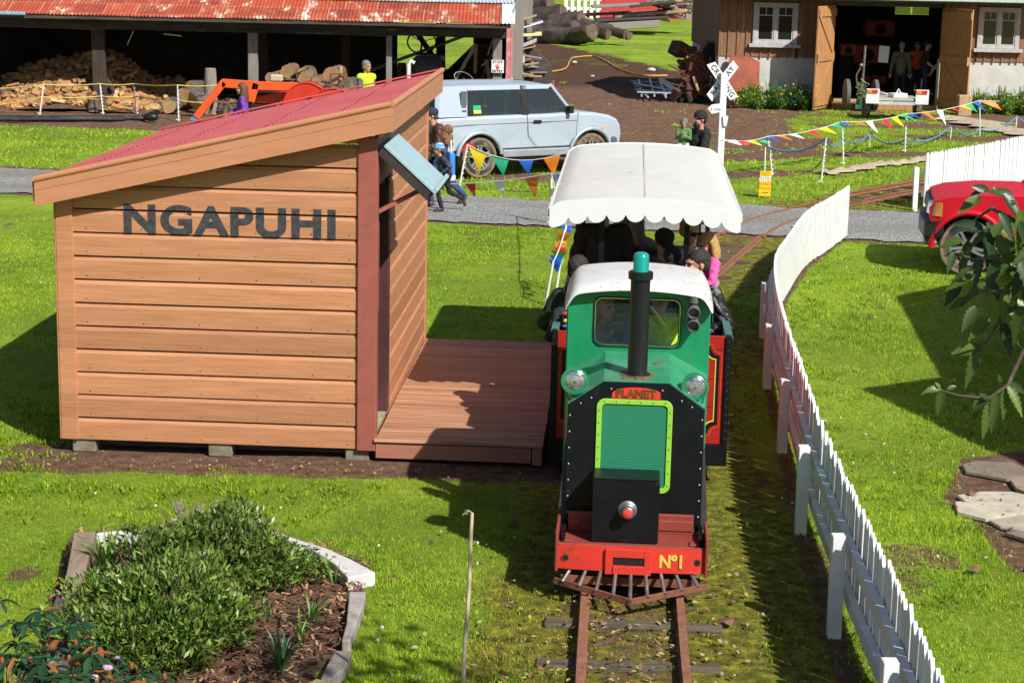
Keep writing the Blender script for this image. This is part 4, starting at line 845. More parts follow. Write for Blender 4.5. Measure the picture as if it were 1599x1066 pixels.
def profile_body(pts, axles, ar, zb, wf, name, mats, root, bev=.045):
    """pts: upper outline (x,z) from rear-bottom over the top to front-bottom; arches cut into the underside"""
    P = list(pts)
    for ax in sorted(axles, reverse=True):
        a0 = math.asin(max(-1, min(1, (zb-.36)/ar)))
        for k in range(13): t = a0 + (PI-2*a0)*k/12; P.append((ax+ar*math.cos(t), .36+ar*math.sin(t)))
    n = len(P); bm = bmesh.new(); L_ = [bm.verts.new((x, wf(x,z), z)) for x,z in P]; R_ = [bm.verts.new((x, -wf(x,z), z)) for x,z in P]
    for i in range(n): bm.faces.new((L_[i], L_[(i+1)%n], R_[(i+1)%n], R_[i]))
    for S in (L_, R_):
        e = [bm.edges.get((S[i],S[(i+1)%n])) for i in range(n)]; bmesh.ops.triangle_fill(bm, edges=e, use_beauty=True)
    bmesh.ops.recalc_face_normals(bm, faces=bm.faces[:]); me = bpy.data.meshes.new(name); bm.to_mesh(me); bm.free(); me.shade_smooth(); me.set_sharp_from_angle(angle=rad(28))
    for m in mats: me.materials.append(m)
    o = bpy.data.objects.new(name, me); col.objects.link(o); o.parent = root
    if bev: b = o.modifiers.new('b','BEVEL'); b.width = bev; b.segments = 3; b.limit_method='ANGLE'; b.angle_limit = rad(50)
    return o
def car(name, label, cat, loc, yaw, paint, pts, gh, axles, r, wf, glasses, zb=.5, extra=None, ww=.22, track=.78, roofz=None):
    root = thing(name, label, cat, loc, yaw); body = profile_body(pts, axles, r+.09, zb, wf, 'body', [paint], root, .06)
    # greenhouse: bottom outline, top outline (half widths)
    (xrb,xrt,xft,xfb,z0_,z1_,wb_,wt_) = gh
    def sidey(z): return wb_+(wt_-wb_)*(z-z0_)/(z1_-z0_)
    def sx(z, a, b_): return a+(b_-a)*(z-z0_)/(z1_-z0_)
    pil = MB()     # pillars and roof, so that the glass is really open
    mb = MB(); vs = []; nx = 10
    for i in range(nx+1):
        t = i/nx; x = xrt-.04+(xft+.05-xrt+.04)*t
        for j in range(9): u = -1+j/4; vs.append((x, u*(wt_+.005), z1_+.045*(1-u*u)*(.4+.6*math.sin(PI*t)) - .025*(abs(2*t-1)**6)))
    mb.add(vs, [(i*9+j,(i+1)*9+j,(i+1)*9+j+1,i*9+j+1) for i in range(nx) for j in range(8)]); rf = mb.build('roof', [paint], root, smooth=60); s_ = rf.modifiers.new('s','SOLIDIFY'); s_.thickness=.04; s_.offset=-1; b=rf.modifiers.new('b','BEVEL'); b.width=.015; b.segments=2
    for s in (-1,1):
        MB().bar((xfb,s*(wb_-.05),z0_),(xft,s*(wt_-.03),z1_),.07,.06).build('front_pillar', [paint], root, bevel=.012); MB().bar((xrb+.03,s*(wb_-.04),z0_),(xrt,s*(wt_-.03),z1_),.10,.08).build('rear_pillar', [paint], root, bevel=.012)
        for (name_, poly, m_) in glasses:
            mb = MB(); mb.prism([(x, s*(sidey(z)+(.006 if m_ is not None else .0)), z) for x,z in poly], (0,-s*.012,0)); mb.build(name_, [m_ or carglass], root)
    mb = MB(); mb.prism([(xfb-.01,-wb_+.07,z0_),(xfb-.01,wb_-.07,z0_),(xft,wt_-.07,z1_),(xft,-wt_+.07,z1_)], (.008,0,.005)); mb.build('windscreen', [carglass], root)
    mb = MB(); mb.prism([(xrb,-wb_+.1,z0_+.05),(xrb,wb_-.1,z0_+.05),(xrt+.01,wt_-.1,z1_-.05),(xrt+.01,-wt_+.1,z1_-.05)], (-.008,0,0)); mb.build('rear_window', [carglass], root)
    for ax in axles:
        for s in (-1,1): wheel(root, ax, s*track, r, ww, s)
    mb = MB()
    for ax in axles: mb.bb(ax-.35,ax+.35,-track+.14,track-.14,.3,.85)
    mb.bb(axles[1],axles[0],-.6,.6,.28,.45); mb.build('underbody', [under], root)
    return root, body, sidey
silver = mat('silver_blue_paint', (.43,.50,.59), (.40,.47,.56), scale=1.5, rough=.3, metal=.1, coat=.35, dirt=(.40,.42,.44), dscale=2, damt=(.6,.9))
def wsuv(x, z):
    w_ = .875
    if x > 1.5: w_ -= .11*((x-1.5)/.66)**1.6
    if x < -1.9: w_ -= .05
    if z < .6: w_ -= .03
    return w_
pts = [(-2.05,.42),(-2.12,.62),(-2.13,.9),(-2.06,1.13),(-1.0,1.14),(.2,1.14),(.95,1.16),(1.35,1.14),(1.72,1.08),(1.93,1.0),(2.03,.88),(2.07,.72),(2.05,.46),(1.95,.42)]
ax = (1.30,-1.18)
gl = [('side_window', [(-.10,1.17),(.80,1.17),(.48,1.56),(.38,1.60),(-.10,1.60)], carglass), ('side_window', [(-1.42,1.16),(-.26,1.17),(-.26,1.60),(-1.37,1.59)], carglass),
      ('quarter_panel', [(-2.04,1.13),(-1.44,1.13),(-1.38,1.68),(-1.98,1.68)], silver), ('door_frame', [(-.25,1.13),(-.11,1.13),(-.11,1.67),(-.25,1.67)], trimb), ('roof_rail', [(-1.38,1.60),(.38,1.60),(.44,1.68),(-1.38,1.68)], silver)]
# rear wheel stands at G(748,278); heading turned 33 degrees away from the picture plane
yaw = rad(32); rw = G(748,278); c_, s_2 = math.cos(yaw), math.sin(yaw); off = V((-1.18,-.87)); ox = rw.x-(off.x*c_-off.y*s_2); oy = rw.y-(off.x*s_2+off.y*c_)
suv, body, sidey = car('four_wheel_drive', 'silver blue three-door four-wheel drive with muddy wheels parked behind the hut', 'car', (ox,oy,0), yaw, silver, pts, (-2.08,-1.98,.44,.90,1.13,1.68,.845,.72), ax, .375, wsuv, gl, roofz=1.8)
for s in (-1,1):
    for a in ax: MB().tube([(a+.475*math.cos(t), s*(wsuv(a+.475*math.cos(t),.8)+.006), .36+.475*math.sin(t)) for t in [rad(8+i*164/16) for i in range(17)]], .038, 8).build('wheel_arch_flare', [mat('flare_silver',(.44,.51,.58),rough=.35,metal=.3)], suv, smooth=60)
for s in (-1,1): mb = MB(); mb.bb(-.68,.8,s*.87-.04,s*.87+.04,.36,.50); mb.build('sill', [mat('sill_silver',(.36,.40,.44),rough=.4,metal=.3)], suv, bevel=.02, seg=2)
mb = MB(); mb.prism([(1.95,-.80,.40),(2.14,-.66,.42),(2.18,0,.42),(2.14,.66,.42),(1.95,.80,.40),(1.8,.86,.42),(1.8,-.86,.42)], (0,0,.25)); mb.build('front_bumper', [cladding], suv, bevel=.04, seg=2)
mb = MB(); mb.bb(-2.24,-2.0,-.84,.84,.42,.66); mb.build('rear_bumper', [cladding], suv, bevel=.04, seg=2)
for s in (-1,1):
    mb = MB(); mb.prism([(2.03,s*.52,.80),(1.94,s*.80,.80),(1.88,s*.82,.97),(1.98,s*.52,.97)], (.02,0,0)); mb.build('headlight', [lensm], suv, bevel=.01)
    mb = MB(); mb.ell((1.52,s*.885,.83),(.055,.012,.035),0,14,8); mb.build('side_repeater', [mat('amber',(.75,.30,.04),rough=.2,coat=.5)], suv, smooth=60)
    mb = MB(); mb.box((.76,s*.93,1.21),(.08,.14,.13)); mb.bar((.76,s*.84,1.17),(.76,s*.92,1.18),.05,.03); mb.build('door_mirror', [trimb], suv, smooth=60)
    mb = MB(); mb.bb(-.02,.16,s*.885-.01,s*.885+.012,.97,1.03); mb.build('door_handle', [trimb], suv, bevel=.01)
    mb = MB(); mb.bb(1.12,1.28,s*.86-.01,s*.875+.012,1.03,1.07); mb.build('wing_vent', [trimb], suv, bevel=.008)
    mb = MB(); y_ = s*.8775
    for a, b_ in (((-.16,1.13),(-.12,.75)),((-.12,.75),(.10,.50)),((.10,.50),(.93,.50)),((.93,.50),(.98,1.15)),((-1.9,.98),(-.2,.99)),((-.2,.99),(.98,1.0))): mb.bar((a[0],y_,a[1]),(b_[0],y_,b_[1]),.010,.006)
    mb.build('door_seam', [mat('seam_dark',(.12,.14,.16),rough=.6)], suv)
    mb = MB(); 
    mb.bb(-1.56,-1.43,s*(sidey(1.38)+.006)-.012,s*(sidey(1.38)+.006)+.004,1.18,1.59)
    for k in range(5): mb.bb(-1.54,-1.45,s*(sidey(1.25+k*.075)+.012)-.008,s*(sidey(1.25+k*.075)+.012)+.008,1.22+k*.075,1.25+k*.075)
    mb.build('vent_louvre', [cladding], suv)
    mb = MB(); mb.prism([(-2.10,s*.66,.72),(-2.10,s*.84,.72),(-2.08,s*.82,1.08),(-2.08,s*.66,1.08)], (-.03,0,0)); mb.build('tail_lamp', [mat('tail_red',(.55,.02,.02),rough=.2,coat=.6)], suv)
mb = MB(); mb.prism([(-1.30,-(sidey(1.20)+.010),1.18),(-1.14,-(sidey(1.20)+.010),1.18),(-1.14,-(sidey(1.33)+.010),1.33),(-1.30,-(sidey(1.33)+.010),1.33)], (0,-.002,0)); mb.build('window_sticker', [mat('sticker_green',(.02,.42,.20))], suv)
mb = MB(); mb.prism([(-1.30,-(sidey(1.19)+.013),1.185),(-1.14,-(sidey(1.19)+.013),1.185),(-1.14,-(sidey(1.24)+.013),1.24),(-1.30,-(sidey(1.24)+.013),1.24)], (0,-.002,0)); mb.build('window_sticker', [mat('sticker_yellow',(.80,.75,.05))], suv)
for y in (-.38,.38):
    for x in (.18,-.85): mb = MB(); mb.bb(x-.25,x+.25,y-.24,y+.24,.75,.98); mb.box((x-.28,y,1.2),(.14,.46,.6),0,(0,-.2,0)); mb.box((x-.36,y,1.52),(.09,.24,.18)); mb.build('seat', [seatm], suv, bevel=.04, seg=2)
mb = MB(); mb.tube([(.66+.05*math.cos(t),-.38+.18*math.cos(t),1.18+.18*math.sin(t)) for t in [2*PI*i/16 for i in range(17)]], .016, 6, caps=False); mb.bb(.85,1.0,-.7,.7,1.0,1.16); mb.build('dashboard', [trimb], suv)
# red vehicle on the right
redcar = mat('red_car_paint', (.60,.012,.028), (.54,.010,.024), scale=1.5, rough=.45, spec=.25)
def wred(x, z):
    w_ = .84
    if x > 1.6: w_ -= .06*((x-1.6)/.25)**1.5
    if z < .65: w_ -= .03
    return w_
pts = [(-2.25,.45),(-2.3,.95),(-1.0,1.02),(.1,1.04),(.65,1.08),(1.2,1.07),(1.62,1.02),(1.80,.96),(1.86,.84),(1.84,.66),(1.80,.5)]
gl = [('side_window', [(-.45,1.07),(.42,1.07),(.02,1.50),(-.45,1.52)], carglass), ('side_window', [(-1.6,1.07),(-.55,1.07),(-.55,1.52),(-1.5,1.50)], carglass), ('roof_rail', [(-1.7,1.52),(.04,1.51),(.08,1.58),(-1.7,1.58)], redcar), ('rear_pillar', [(-2.2,1.02),(-1.65,1.02),(-1.55,1.60),(-2.1,1.60)], redcar), ('door_frame', [(-.54,1.02),(-.46,1.02),(-.46,1.57),(-.54,1.57)], trimb)]
yaw = rad(170); fw_ = G(1508,430); c_, s_2 = math.cos(yaw), math.sin(yaw); off = V((1.34,.85))*1.02; ox = fw_.x-(off.x*c_-off.y*s_2); oy = fw_.y-(off.x*s_2+off.y*c_)
rc, body, sidey2 = car('red_utility', 'red utility vehicle with black bumper parked on the grass at the right edge', 'car', (ox,oy,0), yaw, redcar, pts, (-2.2,-2.1,.08,.60,1.02,1.58,.80,.66), (1.34,-1.3), .37, wred, gl, track=.74)
for s in (-1,1):
    mb = MB(); mb.tube([(1.34+.47*math.cos(t), s*(wred(1.34+.47*math.cos(t),.8)+.005), .36+.47*math.sin(t)) for t in [rad(-2+i*172/16) for i in range(17)]], .04, 8); mb.build('wheel_arch_flare', [redcar], rc, smooth=60)
    mb = MB(); mb.prism([(1.86,s*.50,.76),(1.79,s*.80,.76),(1.76,s*.81,.94),(1.84,s*.50,.94)], (.03,0,0)); mb.build('headlight', [lensm], rc, bevel=.01)
    mb = MB(); mb.prism([(1.80,s*.79,.76),(1.70,s*.832,.76),(1.70,s*.832,.94),(1.77,s*.79,.94)], (0,s*.01,0)); mb.build('indicator', [mat('amber',(.75,.30,.04))], rc, bevel=.005)
    mb = MB(); mb.ell((.42,s*.91,1.12),(.05,.06,.06),0,12,8); mb.build('door_mirror', [redcar], rc, smooth=60)
mb = MB(); mb.prism([(1.78,-.85,.46),(1.92,-.74,.46),(1.96,0,.46),(1.92,.74,.46),(1.78,.85,.46),(1.66,.85,.50),(1.66,-.85,.50)], (0,0,.22)); mb.build('front_bumper', [trimb], rc, bevel=.03, seg=2)
mb = MB(); mb.bb(1.75,1.88,-.3,.3,.32,.46); mb.cyl((1.78,.62,.40),(1.90,.62,.40),.05,n=10); mb.build('tow_hook', [steel], rc, bevel=.01)
mb = MB(); mb.bb(1.84,1.875,-.46,.46,.76,.93); mb.build('radiator_grille', [trimb], rc)
mb = MB(); mb.bb(-1.0,.3,-.5,.5,.7,1.3); mb.build('seat', [seatm], rc, bevel=.05, seg=2)
rc.scale = (1.02,1.02,1.02)
# ================================================================ people
skin = mat('skin_light', (.52,.27,.185), (.46,.22,.15), scale=9, rough=.55, sub=.1)
eyem = mat('eye_dark', (.03,.02,.02), rough=.2)
HAIR = {'dark': mat('hair_dark',(.022,.017,.015),(.02,.016,.014),scale=40,rough=.6,bump=.4,stretch=(3,3,.4)), 'grey': mat('hair_grey',(.24,.23,.22),(.13,.12,.12),scale=40,rough=.65,bump=.4), 'blond': mat('hair_blond',(.52,.33,.12),(.36,.21,.07),scale=30,rough=.5,bump=.4,stretch=(3,3,.5)), 'brown': mat('hair_brown',(.16,.075,.035),(.09,.04,.02),scale=30,rough=.55,bump=.4,stretch=(3,3,.5)), 'short': mat('hair_short',(.035,.027,.023),(.022,.018,.016),scale=60,rough=.8)}
def cloth(n, c, c2=None, **k): return mat('cloth_'+n, c, c2 or tuple(x*.78 for x in c), scale=k.pop('scale',12), rough=k.pop('rough',.85), bump=.3, bscale=60, **k)
STAND = dict(pel=(0,0,.95), chest=(0,0,1.27), neck=(0,.01,1.46), head=(0,-.015,1.625), shl=(.18,0,1.40), ell=(.25,.03,1.13), wrl=(.27,-.03,.88), shr=(-.18,0,1.40), elr=(-.25,.03,1.13), wrr=(-.27,-.03,.88),
             hipl=(.09,0,.92), knl=(.10,-.02,.50), anl=(.10,.03,.09), tol=(.115,-.14,.035), hipr=(-.09,0,.92), knr=(-.10,-.02,.50), anr=(-.10,.03,.09), tor=(-.115,-.14,.035))
SIT = dict(STAND, hipl=(.09,0,.92), knl=(.13,-.42,.94), anl=(.13,-.44,.52), tol=(.135,-.60,.47), hipr=(-.09,0,.92), knr=(-.13,-.42,.94), anr=(-.13,-.44,.52), tor=(-.135,-.60,.47),
           ell=(.24,-.06,1.13), wrl=(.15,-.28,1.04), elr=(-.24,-.06,1.13), wrr=(-.15,-.28,1.04))
def caps(mb, a, b_, ra, rb, n=10):
    a, b_ = V(a), V(b_)
    if (b_-a).length > 1e-4: mb.cyl(a, b_, ra, rb, n)
    mb.ell(a, ra, 0, n, 8); mb.ell(b_, rb, 0, n, 8)
def hand(mb, w, e, side):
    w, e = V(w), V(e); d = (w-e).normalized(); up = V((0,0,1)) if abs(d.z) < .8 else V((0,-1,0)); lat = d.cross(up).normalized(); nr_ = lat.cross(d)
    mb.ell(w+d*.045, (.02,.03,.048), 0, 10, 8, rot=(d.to_track_quat('Z','Y')).to_euler()); 
    base = w+d*.08
    for i, (o_, ln) in enumerate(((-.028,.062),(-.010,.074),(.010,.070),(.028,.054))):
        p = base+lat*o_; q = p+d*ln*.55-nr_*.012; r_2 = q+d*ln*.35-nr_*.03; mb.cyl(p,q,.010,.009,6); mb.cyl(q,r_2,.009,.008,6); mb.ell(q,.0095,0,6,5); mb.ell(r_2,.008,0,6,5)
    p = w+d*.03-lat*.02*side; q = p-lat*.035*side+d*.03-nr_*.01; r_2 = q+d*.03-nr_*.015; mb.cyl(p,q,.012,.010,6); mb.cyl(q,r_2,.010,.009,6); mb.ell(r_2,.009,0,6,5)
def person(label, loc, rotz, J=None, h=1.75, top=None, bottom=None, shoe=None, hair='dark', hairstyle='short', hat=None, hatc=None, hood=None, vest=None, lean=None, turn=0.0, tilt=0.0, sit=False, child=False,
           bare_arms=False, sleeve2=None, vox=.0085, beard=False, glasses=False, bag=None, seed=0, cat='person', bulk=1.0, legs=True):
    J = dict(SIT if sit else STAND, **(J or {})); s = h/1.75; hs = (1.22 if child else 1.0)
    root = thing('person', label, cat, loc, rotz); root.scale = (s,s,s)
    J = {k: V(v) for k, v in J.items()}; hd = J['head']; Rh = Euler((tilt,0,turn)).to_matrix().to_4x4(); HM = Matrix.Translation(hd) @ Rh @ Matrix.Scale(hs,4)
    mb = MB()
    def he(c, r, rot=None): 
        t = MB(); t.ell(c, r, 0, 14, 10, rot); mb.add(t.v, t.f, 0, HM)
    he((0,.012,.03),(.075,.094,.085)); he((0,-.025,-.035),(.058,.062,.068)); he((0,-.062,-.085),(.028,.024,.022)); he((0,-.098,-.012),(.012,.018,.02)); he((0,-.094,.005),(.009,.012,.026)); he((0,-.080,.028),(.052,.018,.012)); he((.033,-.070,-.02),(.02,.02,.02)); he((-.033,-.070,-.02),(.02,.02,.02)); he((0,-.083,-.052),(.025,.010,.010))
    for q in (-1,1): he((q*.076,.01,-.005),(.011,.02,.030),(0,0,q*.3))
    caps(mb, J['neck']+V((0,0,-.06)), hd+V((0,.015,-.05)), .054, .05)
    caps(mb, J['pel'], J['chest'], .118, .13); caps(mb, J['chest'], J['neck']+V((0,0,-.05)), .12, .06); caps(mb, J['shl'], J['shr'], .06, .06)
    for S in 'lr':
        caps(mb, J['sh'+S], J['el'+S], .052, .040); caps(mb, J['el'+S], J['wr'+S], .040, .027); hand(mb, J['wr'+S], J['el'+S], 1 if S == 'l' else -1)
        if legs: caps(mb, J['hip'+S], J['kn'+S], .078, .054); caps(mb, J['kn'+S], J['an'+S], .052, .036); caps(mb, J['an'+S], J['to'+S], .036, .028)
    me = remesh(mb, vox, 2); me.materials.append(skin); body = bpy.data.objects.new('body', me); col.objects.link(body); body.parent = root
    mb = MB()
    for q in (-1,1): t = MB(); t.ell((q*.031,-.083,.008),(.012,.008,.007),0,8,6); mb.add(t.v,t.f,0,HM)
    if glasses: 
        t = MB(); t.box((0,-.096,.008),(.125,.012,.036)); t.box((.068,-.04,.012),(.008,.11,.01)); t.box((-.068,-.04,.012),(.008,.11,.01)); mb.add(t.v,t.f,0,HM)
    mb.build('sunglasses' if glasses else 'eyes', [eyem], body)
    def garment(name, fn, m, amp=.006, sc=14, par=root, v_=.012, sm=3):
        mb = MB(); fn(mb); me = remesh(mb, v_, sm); wrinkle(me, amp, sc, seed+len(name)); me.materials.append(m); o = bpy.data.objects.new(name, me); col.objects.link(o); o.parent = par; return o
    if hair:
        def fh(mb):
            t = MB(); cut = .02
            t.ell((0,.022,.050),(.086,.100,.086),0,16,12)
            if hairstyle in ('short',): t.ell((0,.06,.0),(.075,.055,.07),0,14,10)
            if hairstyle in ('long','bob'):
                dn = .30 if hairstyle == 'long' else .16
                for k in range(9):
                    a = PI*.0 + PI*k/8; x = .085*math.cos(a); y = .02+.075*math.sin(a); p0 = V((x,y,.04)); p1 = V((x*1.15,y*1.2,-dn*.55)); p2 = V((x*1.25+random.uniform(-.02,.02),y*1.25,-dn)); t.tube([p0,p1,p2],[.034,.036,.014],8)
            if hairstyle == 'bun': t.ell((0,.11,.06),(.045,.04,.045),0,10,8)
            mb.add(t.v,t.f,0,HM)
        garment('hair', fh, HAIR[hair], .004, 60, body, .009, 2)
    if beard: garment('beard', lambda mb: mb.add(*(lambda t: (t.v,t.f))(MB().ell((0,-.05,-.085),(.062,.055,.065),0,14,10).ell((0,-.04,-.13),(.04,.035,.06),0,12,8)),0,HM), HAIR['dark'], .004, 60, body, .009, 2)
    if hat == 'beanie': garment('beanie', lambda mb: mb.add(*(lambda t: (t.v,t.f))(MB().ell((0,.018,.065),(.098,.112,.088),0,16,12).ell((0,.012,.035),(.102,.115,.035),0,16,8)),0,HM), hatc, .003, 30, root)
    if hat == 'cap':
        def fc(mb): t = MB(); t.ell((0,.015,.06),(.094,.107,.078),0,16,12); t.ell((0,-.125,.045),(.072,.085,.014),0,14,6,(-.15,0,0)); mb.add(t.v,t.f,0,HM)
        garment('cap', fc, hatc, .001, 20, root, .008)
    if hat == 'hood': 
        def fc(mb): t = MB(); t.ell((0,.030,.03),(.105,.115,.118),0,16,12); t.ell((0,.05,-.08),(.085,.08,.07),0,12,8); mb.add(t.v,t.f,0,HM)
        garment('hood', fc, hatc, .004, 25, root)
    def tp(mb):
        B = bulk
        caps(mb, J['pel']+V((0,0,.0)), J['chest'], .142*B, .150*B, 14); caps(mb, J['chest'], J['neck']+V((0,0,-.075)), .145*B, .075, 14); caps(mb, J['shl']*1.0, J['shr']*1.0, .076, .076)
        if hood: mb.ell(J['neck']+V((0,.07,-.01)), (.10,.07,.075), 0, 12, 8); mb.ell(J['neck']+V((0,.0,-.02)),(.088,.085,.05),0,12,8)
        else: mb.ell(J['neck']+V((0,0,-.03)),(.068,.068,.04),0,12,8)
        for S in 'lr':
            if bare_arms: caps(mb, J['sh'+S], J['sh'+S].lerp(J['el'+S],.7), .068, .060)
            else: caps(mb, J['sh'+S], J['el'+S], .072*B, .056*B); caps(mb, J['el'+S], J['wr'+S], .056*B, .042*B)
    tg = garment('jacket' if not bare_arms else 'shirt', tp, top, .007, 15)
    if vest: garment('vest', lambda mb: (caps(mb, J['pel']+V((0,0,.08)), J['chest'], .162, .170, 14), caps(mb, J['chest'], J['neck']+V((0,0,-.08)), .166, .10, 14), caps(mb, J['shl'].lerp(J['shr'],.06), J['shr'].lerp(J['shl'],.06), .094, .094)), vest, .005, 12)
    if sleeve2: garment('sleeve', lambda mb: [ (caps(mb, J['sh'+S], J['el'+S], .080, .064), caps(mb, J['el'+S], J['wr'+S], .064, .048)) for S in 'lr'], sleeve2, .009, 22)
    if legs:
        def bt(mb):
            caps(mb, J['hipl']+V((0,0,.04)), J['hipr']+V((0,0,.04)), .108, .108, 12)
            for S in 'lr': caps(mb, J['hip'+S], J['kn'+S], .094, .070); caps(mb, J['kn'+S], J['an'+S]+V((0,0,.02)), .068, .056)
        garment('trousers', bt, bottom or cloth('dark_denim',(.03,.045,.10)), .006, 13)
        def sh_(mb):
            for S in 'lr': caps(mb, J['an'+S]+V((0,.02,-.03)), J['to'+S]+V((0,0,.012)), .050, .044)
        garment('shoes', sh_, shoe or mat('shoe_dark',(.06,.05,.045),rough=.6), .001, 8)
    return root
navy = cloth('navy',(.02,.03,.07)); blackc = cloth('black',(.018,.018,.021)); leather = cloth('black_leather',(.02,.02,.024),rough=.38); greyc = cloth('grey_marl',(.17,.175,.185),(.12,.125,.13),scale=60); hiviz = cloth('hi_vis',(.50,.85,.03),(.42,.74,.02))
dkgreen = cloth('bottle_green',(.018,.045,.025)); purple = cloth('purple',(.20,.05,.42)); denim = cloth('denim',(.035,.07,.19),scale=30); pink = cloth('pink',(.85,.12,.42)); fur = mat('fur_brown',(.30,.15,.07),(.12,.055,.03),scale=45,rough=.95,bump=.8,bscale=70); brownj = cloth('brown_leather',(.10,.035,.03),rough=.5)
# vest man by the barn
p = YP(572,93,39.5); person('grey-haired person in a yellow hi-vis vest walking past the barn opening', (p.x,39.5,0), rad(48), h=1.78, top=cloth('navy_stripe',(.05,.06,.10),(.12,.13,.17),scale=40,stretch=(.2,.2,3)), vest=hiviz, hair='grey', bare_arms=True, J=dict(elr=(-.24,-.08,1.14),wrr=(-.2,-.30,1.06),ell=(.24,.06,1.13),wrl=(.25,-.06,.9)), seed=1)
# girl in purple, sitting on the loader frame
p = YP(378,131,37.0); person('child in a purple hoodie with long brown hair in front of the orange tractor', (p.x,37.0,0), rad(-80), h=1.42, child=True, top=purple, hair='brown', hairstyle='long', hood=True, J=dict(wrl=(.12,-.26,1.0),wrr=(-.1,-.3,1.02),elr=(-.22,-.1,1.12)), seed=2)
# woman with fur hood and child, walking right to left behind the hut corner
p = G(716,316); 
WALK = dict(pel=(0,-.02,.93), chest=(0,-.10,1.24), neck=(0,-.15,1.42), head=(0,-.20,1.57), hipl=(.09,-.02,.90), knl=(.10,-.22,.50), anl=(.10,-.22,.09), tol=(.115,-.40,.035), hipr=(-.09,-.02,.90), knr=(-.10,.10,.50), anr=(-.10,.42,.16), tor=(-.11,.36,.03), shl=(.18,-.1,1.37), shr=(-.18,-.1,1.37), ell=(.24,-.12,1.12), wrl=(.2,-.3,1.0), elr=(-.24,-.02,1.12), wrr=(-.24,-.12,.92))
w1 = person('person in a dark wool hat and brown fur-collared jacket walking behind the hut corner', (p.x-.27,30.4,0), rad(-75), h=1.64, top=brownj, bottom=denim, hair='brown', hat='beanie', hatc=navy, J=WALK, seed=3, shoe=mat('boot_brown',(.12,.05,.03),rough=.5))
mb = MB()
for k in range(26):
    a = random.uniform(0,2*PI); mb.ell((.12*math.cos(a)*random.uniform(.5,1),-.04+.13*math.sin(a)*.9+.06,1.36-random.uniform(0,.30)),(.06,.06,.07),0,8,6)
me = remesh(mb,.02,1); wrinkle(me,.012,60,3); me.materials.append(fur); o = bpy.data.objects.new('fur_collar',me); col.objects.link(o); o.parent = w1
bagt = thing('shoulder_bag', 'blue and white bag hanging from the shoulder of the person in the brown jacket', 'bag', (p.x-.13,30.05,.50), rad(-70))
mb = MB(); mb.prism([(-.16,-.05,.0),(.16,-.05,.02),(.12,-.04,.42),(-.10,-.04,.42)], (0,.10,0)); mb.build('body', [mat('bag_blue',(.03,.22,.62),rough=.6)], bagt, bevel=.02, seg=2)
mb = MB(); mb.bb(-.165,.165,-.056,.056,-.03,.07); mb.build('base_panel', [mat('bag_white',(.75,.76,.78),rough=.6)], bagt, bevel=.02, seg=2)
mb = MB(); mb.tube([(-.08,0,.40),(-.06,.0,.55),(.0,.02,.60),(.06,0,.54),(.09,0,.40)],.012,6); mb.build('strap', [mat('bag_white',(.75,.76,.78))], bagt)
p2_ = G(686,325)
RUN = dict(pel=(0,0,.93), chest=(0,-.10,1.22), neck=(0,-.16,1.39), head=(0,-.20,1.55), hipl=(.09,0,.90), knl=(.10,-.24,.55), anl=(.10,-.12,.10), tol=(.11,-.29,.035), hipr=(-.09,0,.90), knr=(-.10,.10,.48), anr=(-.10,.45,.30), tor=(-.11,.50,.14), shl=(.17,-.1,1.34), shr=(-.17,-.1,1.34), ell=(.25,.06,1.16), wrl=(.24,-.12,1.02), elr=(-.26,.10,1.16), wrr=(-.26,-.05,1.0))
beans = mat('beanie_blue_stripe',(.06,.28,.62),(.55,.62,.62),scale=9,stretch=(.3,.3,4),rough=.9,lo=.47,hi=.53)
person('child in a blue striped beanie and dark puffer jacket running along the gravel road', (p2_.x+.12,29.7,0), rad(-80), h=1.12, child=True, top=cloth('puffer_navy',(.03,.035,.06),rough=.5), bottom=blackc, hair='brown', hat='beanie', hatc=beans, J=RUN, bulk=1.12, seed=4, vox=.010)
# man holding a child by the crossing sign
p = YP(1093,172,28.9); cx0 = p.x
HOLD = dict(ell=(.27,-.12,1.15), wrl=(.12,-.26,1.22), elr=(-.28,-.14,1.14), wrr=(-.10,-.32,1.14), head=(-.0,-.02,1.625))
person('bearded person in a black beanie and jacket holding a small child', (cx0+.02,28.9,0), rad(-62), h=1.76, top=blackc, hair='dark', hat='beanie', hatc=blackc, beard=True, J=HOLD, hood=True, seed=5)
p = YP(1070,180,28.7)
CHS = dict(SIT, ell=(.22,-.12,1.16), wrl=(.10,-.24,1.24), elr=(-.20,-.12,1.16), wrr=(-.06,-.26,1.3))
person('small child in a grey hood and green jacket held by the bearded person', (p.x-.02,28.62,.80), rad(-10), h=.86, child=True, top=cloth('green_print',(.05,.16,.05),(.16,.24,.10),scale=20), hair='brown', hat='hood', hatc=greyc, J=CHS, seed=6, bottom=cloth('pale_trousers',(.55,.6,.6)), vox=.011)
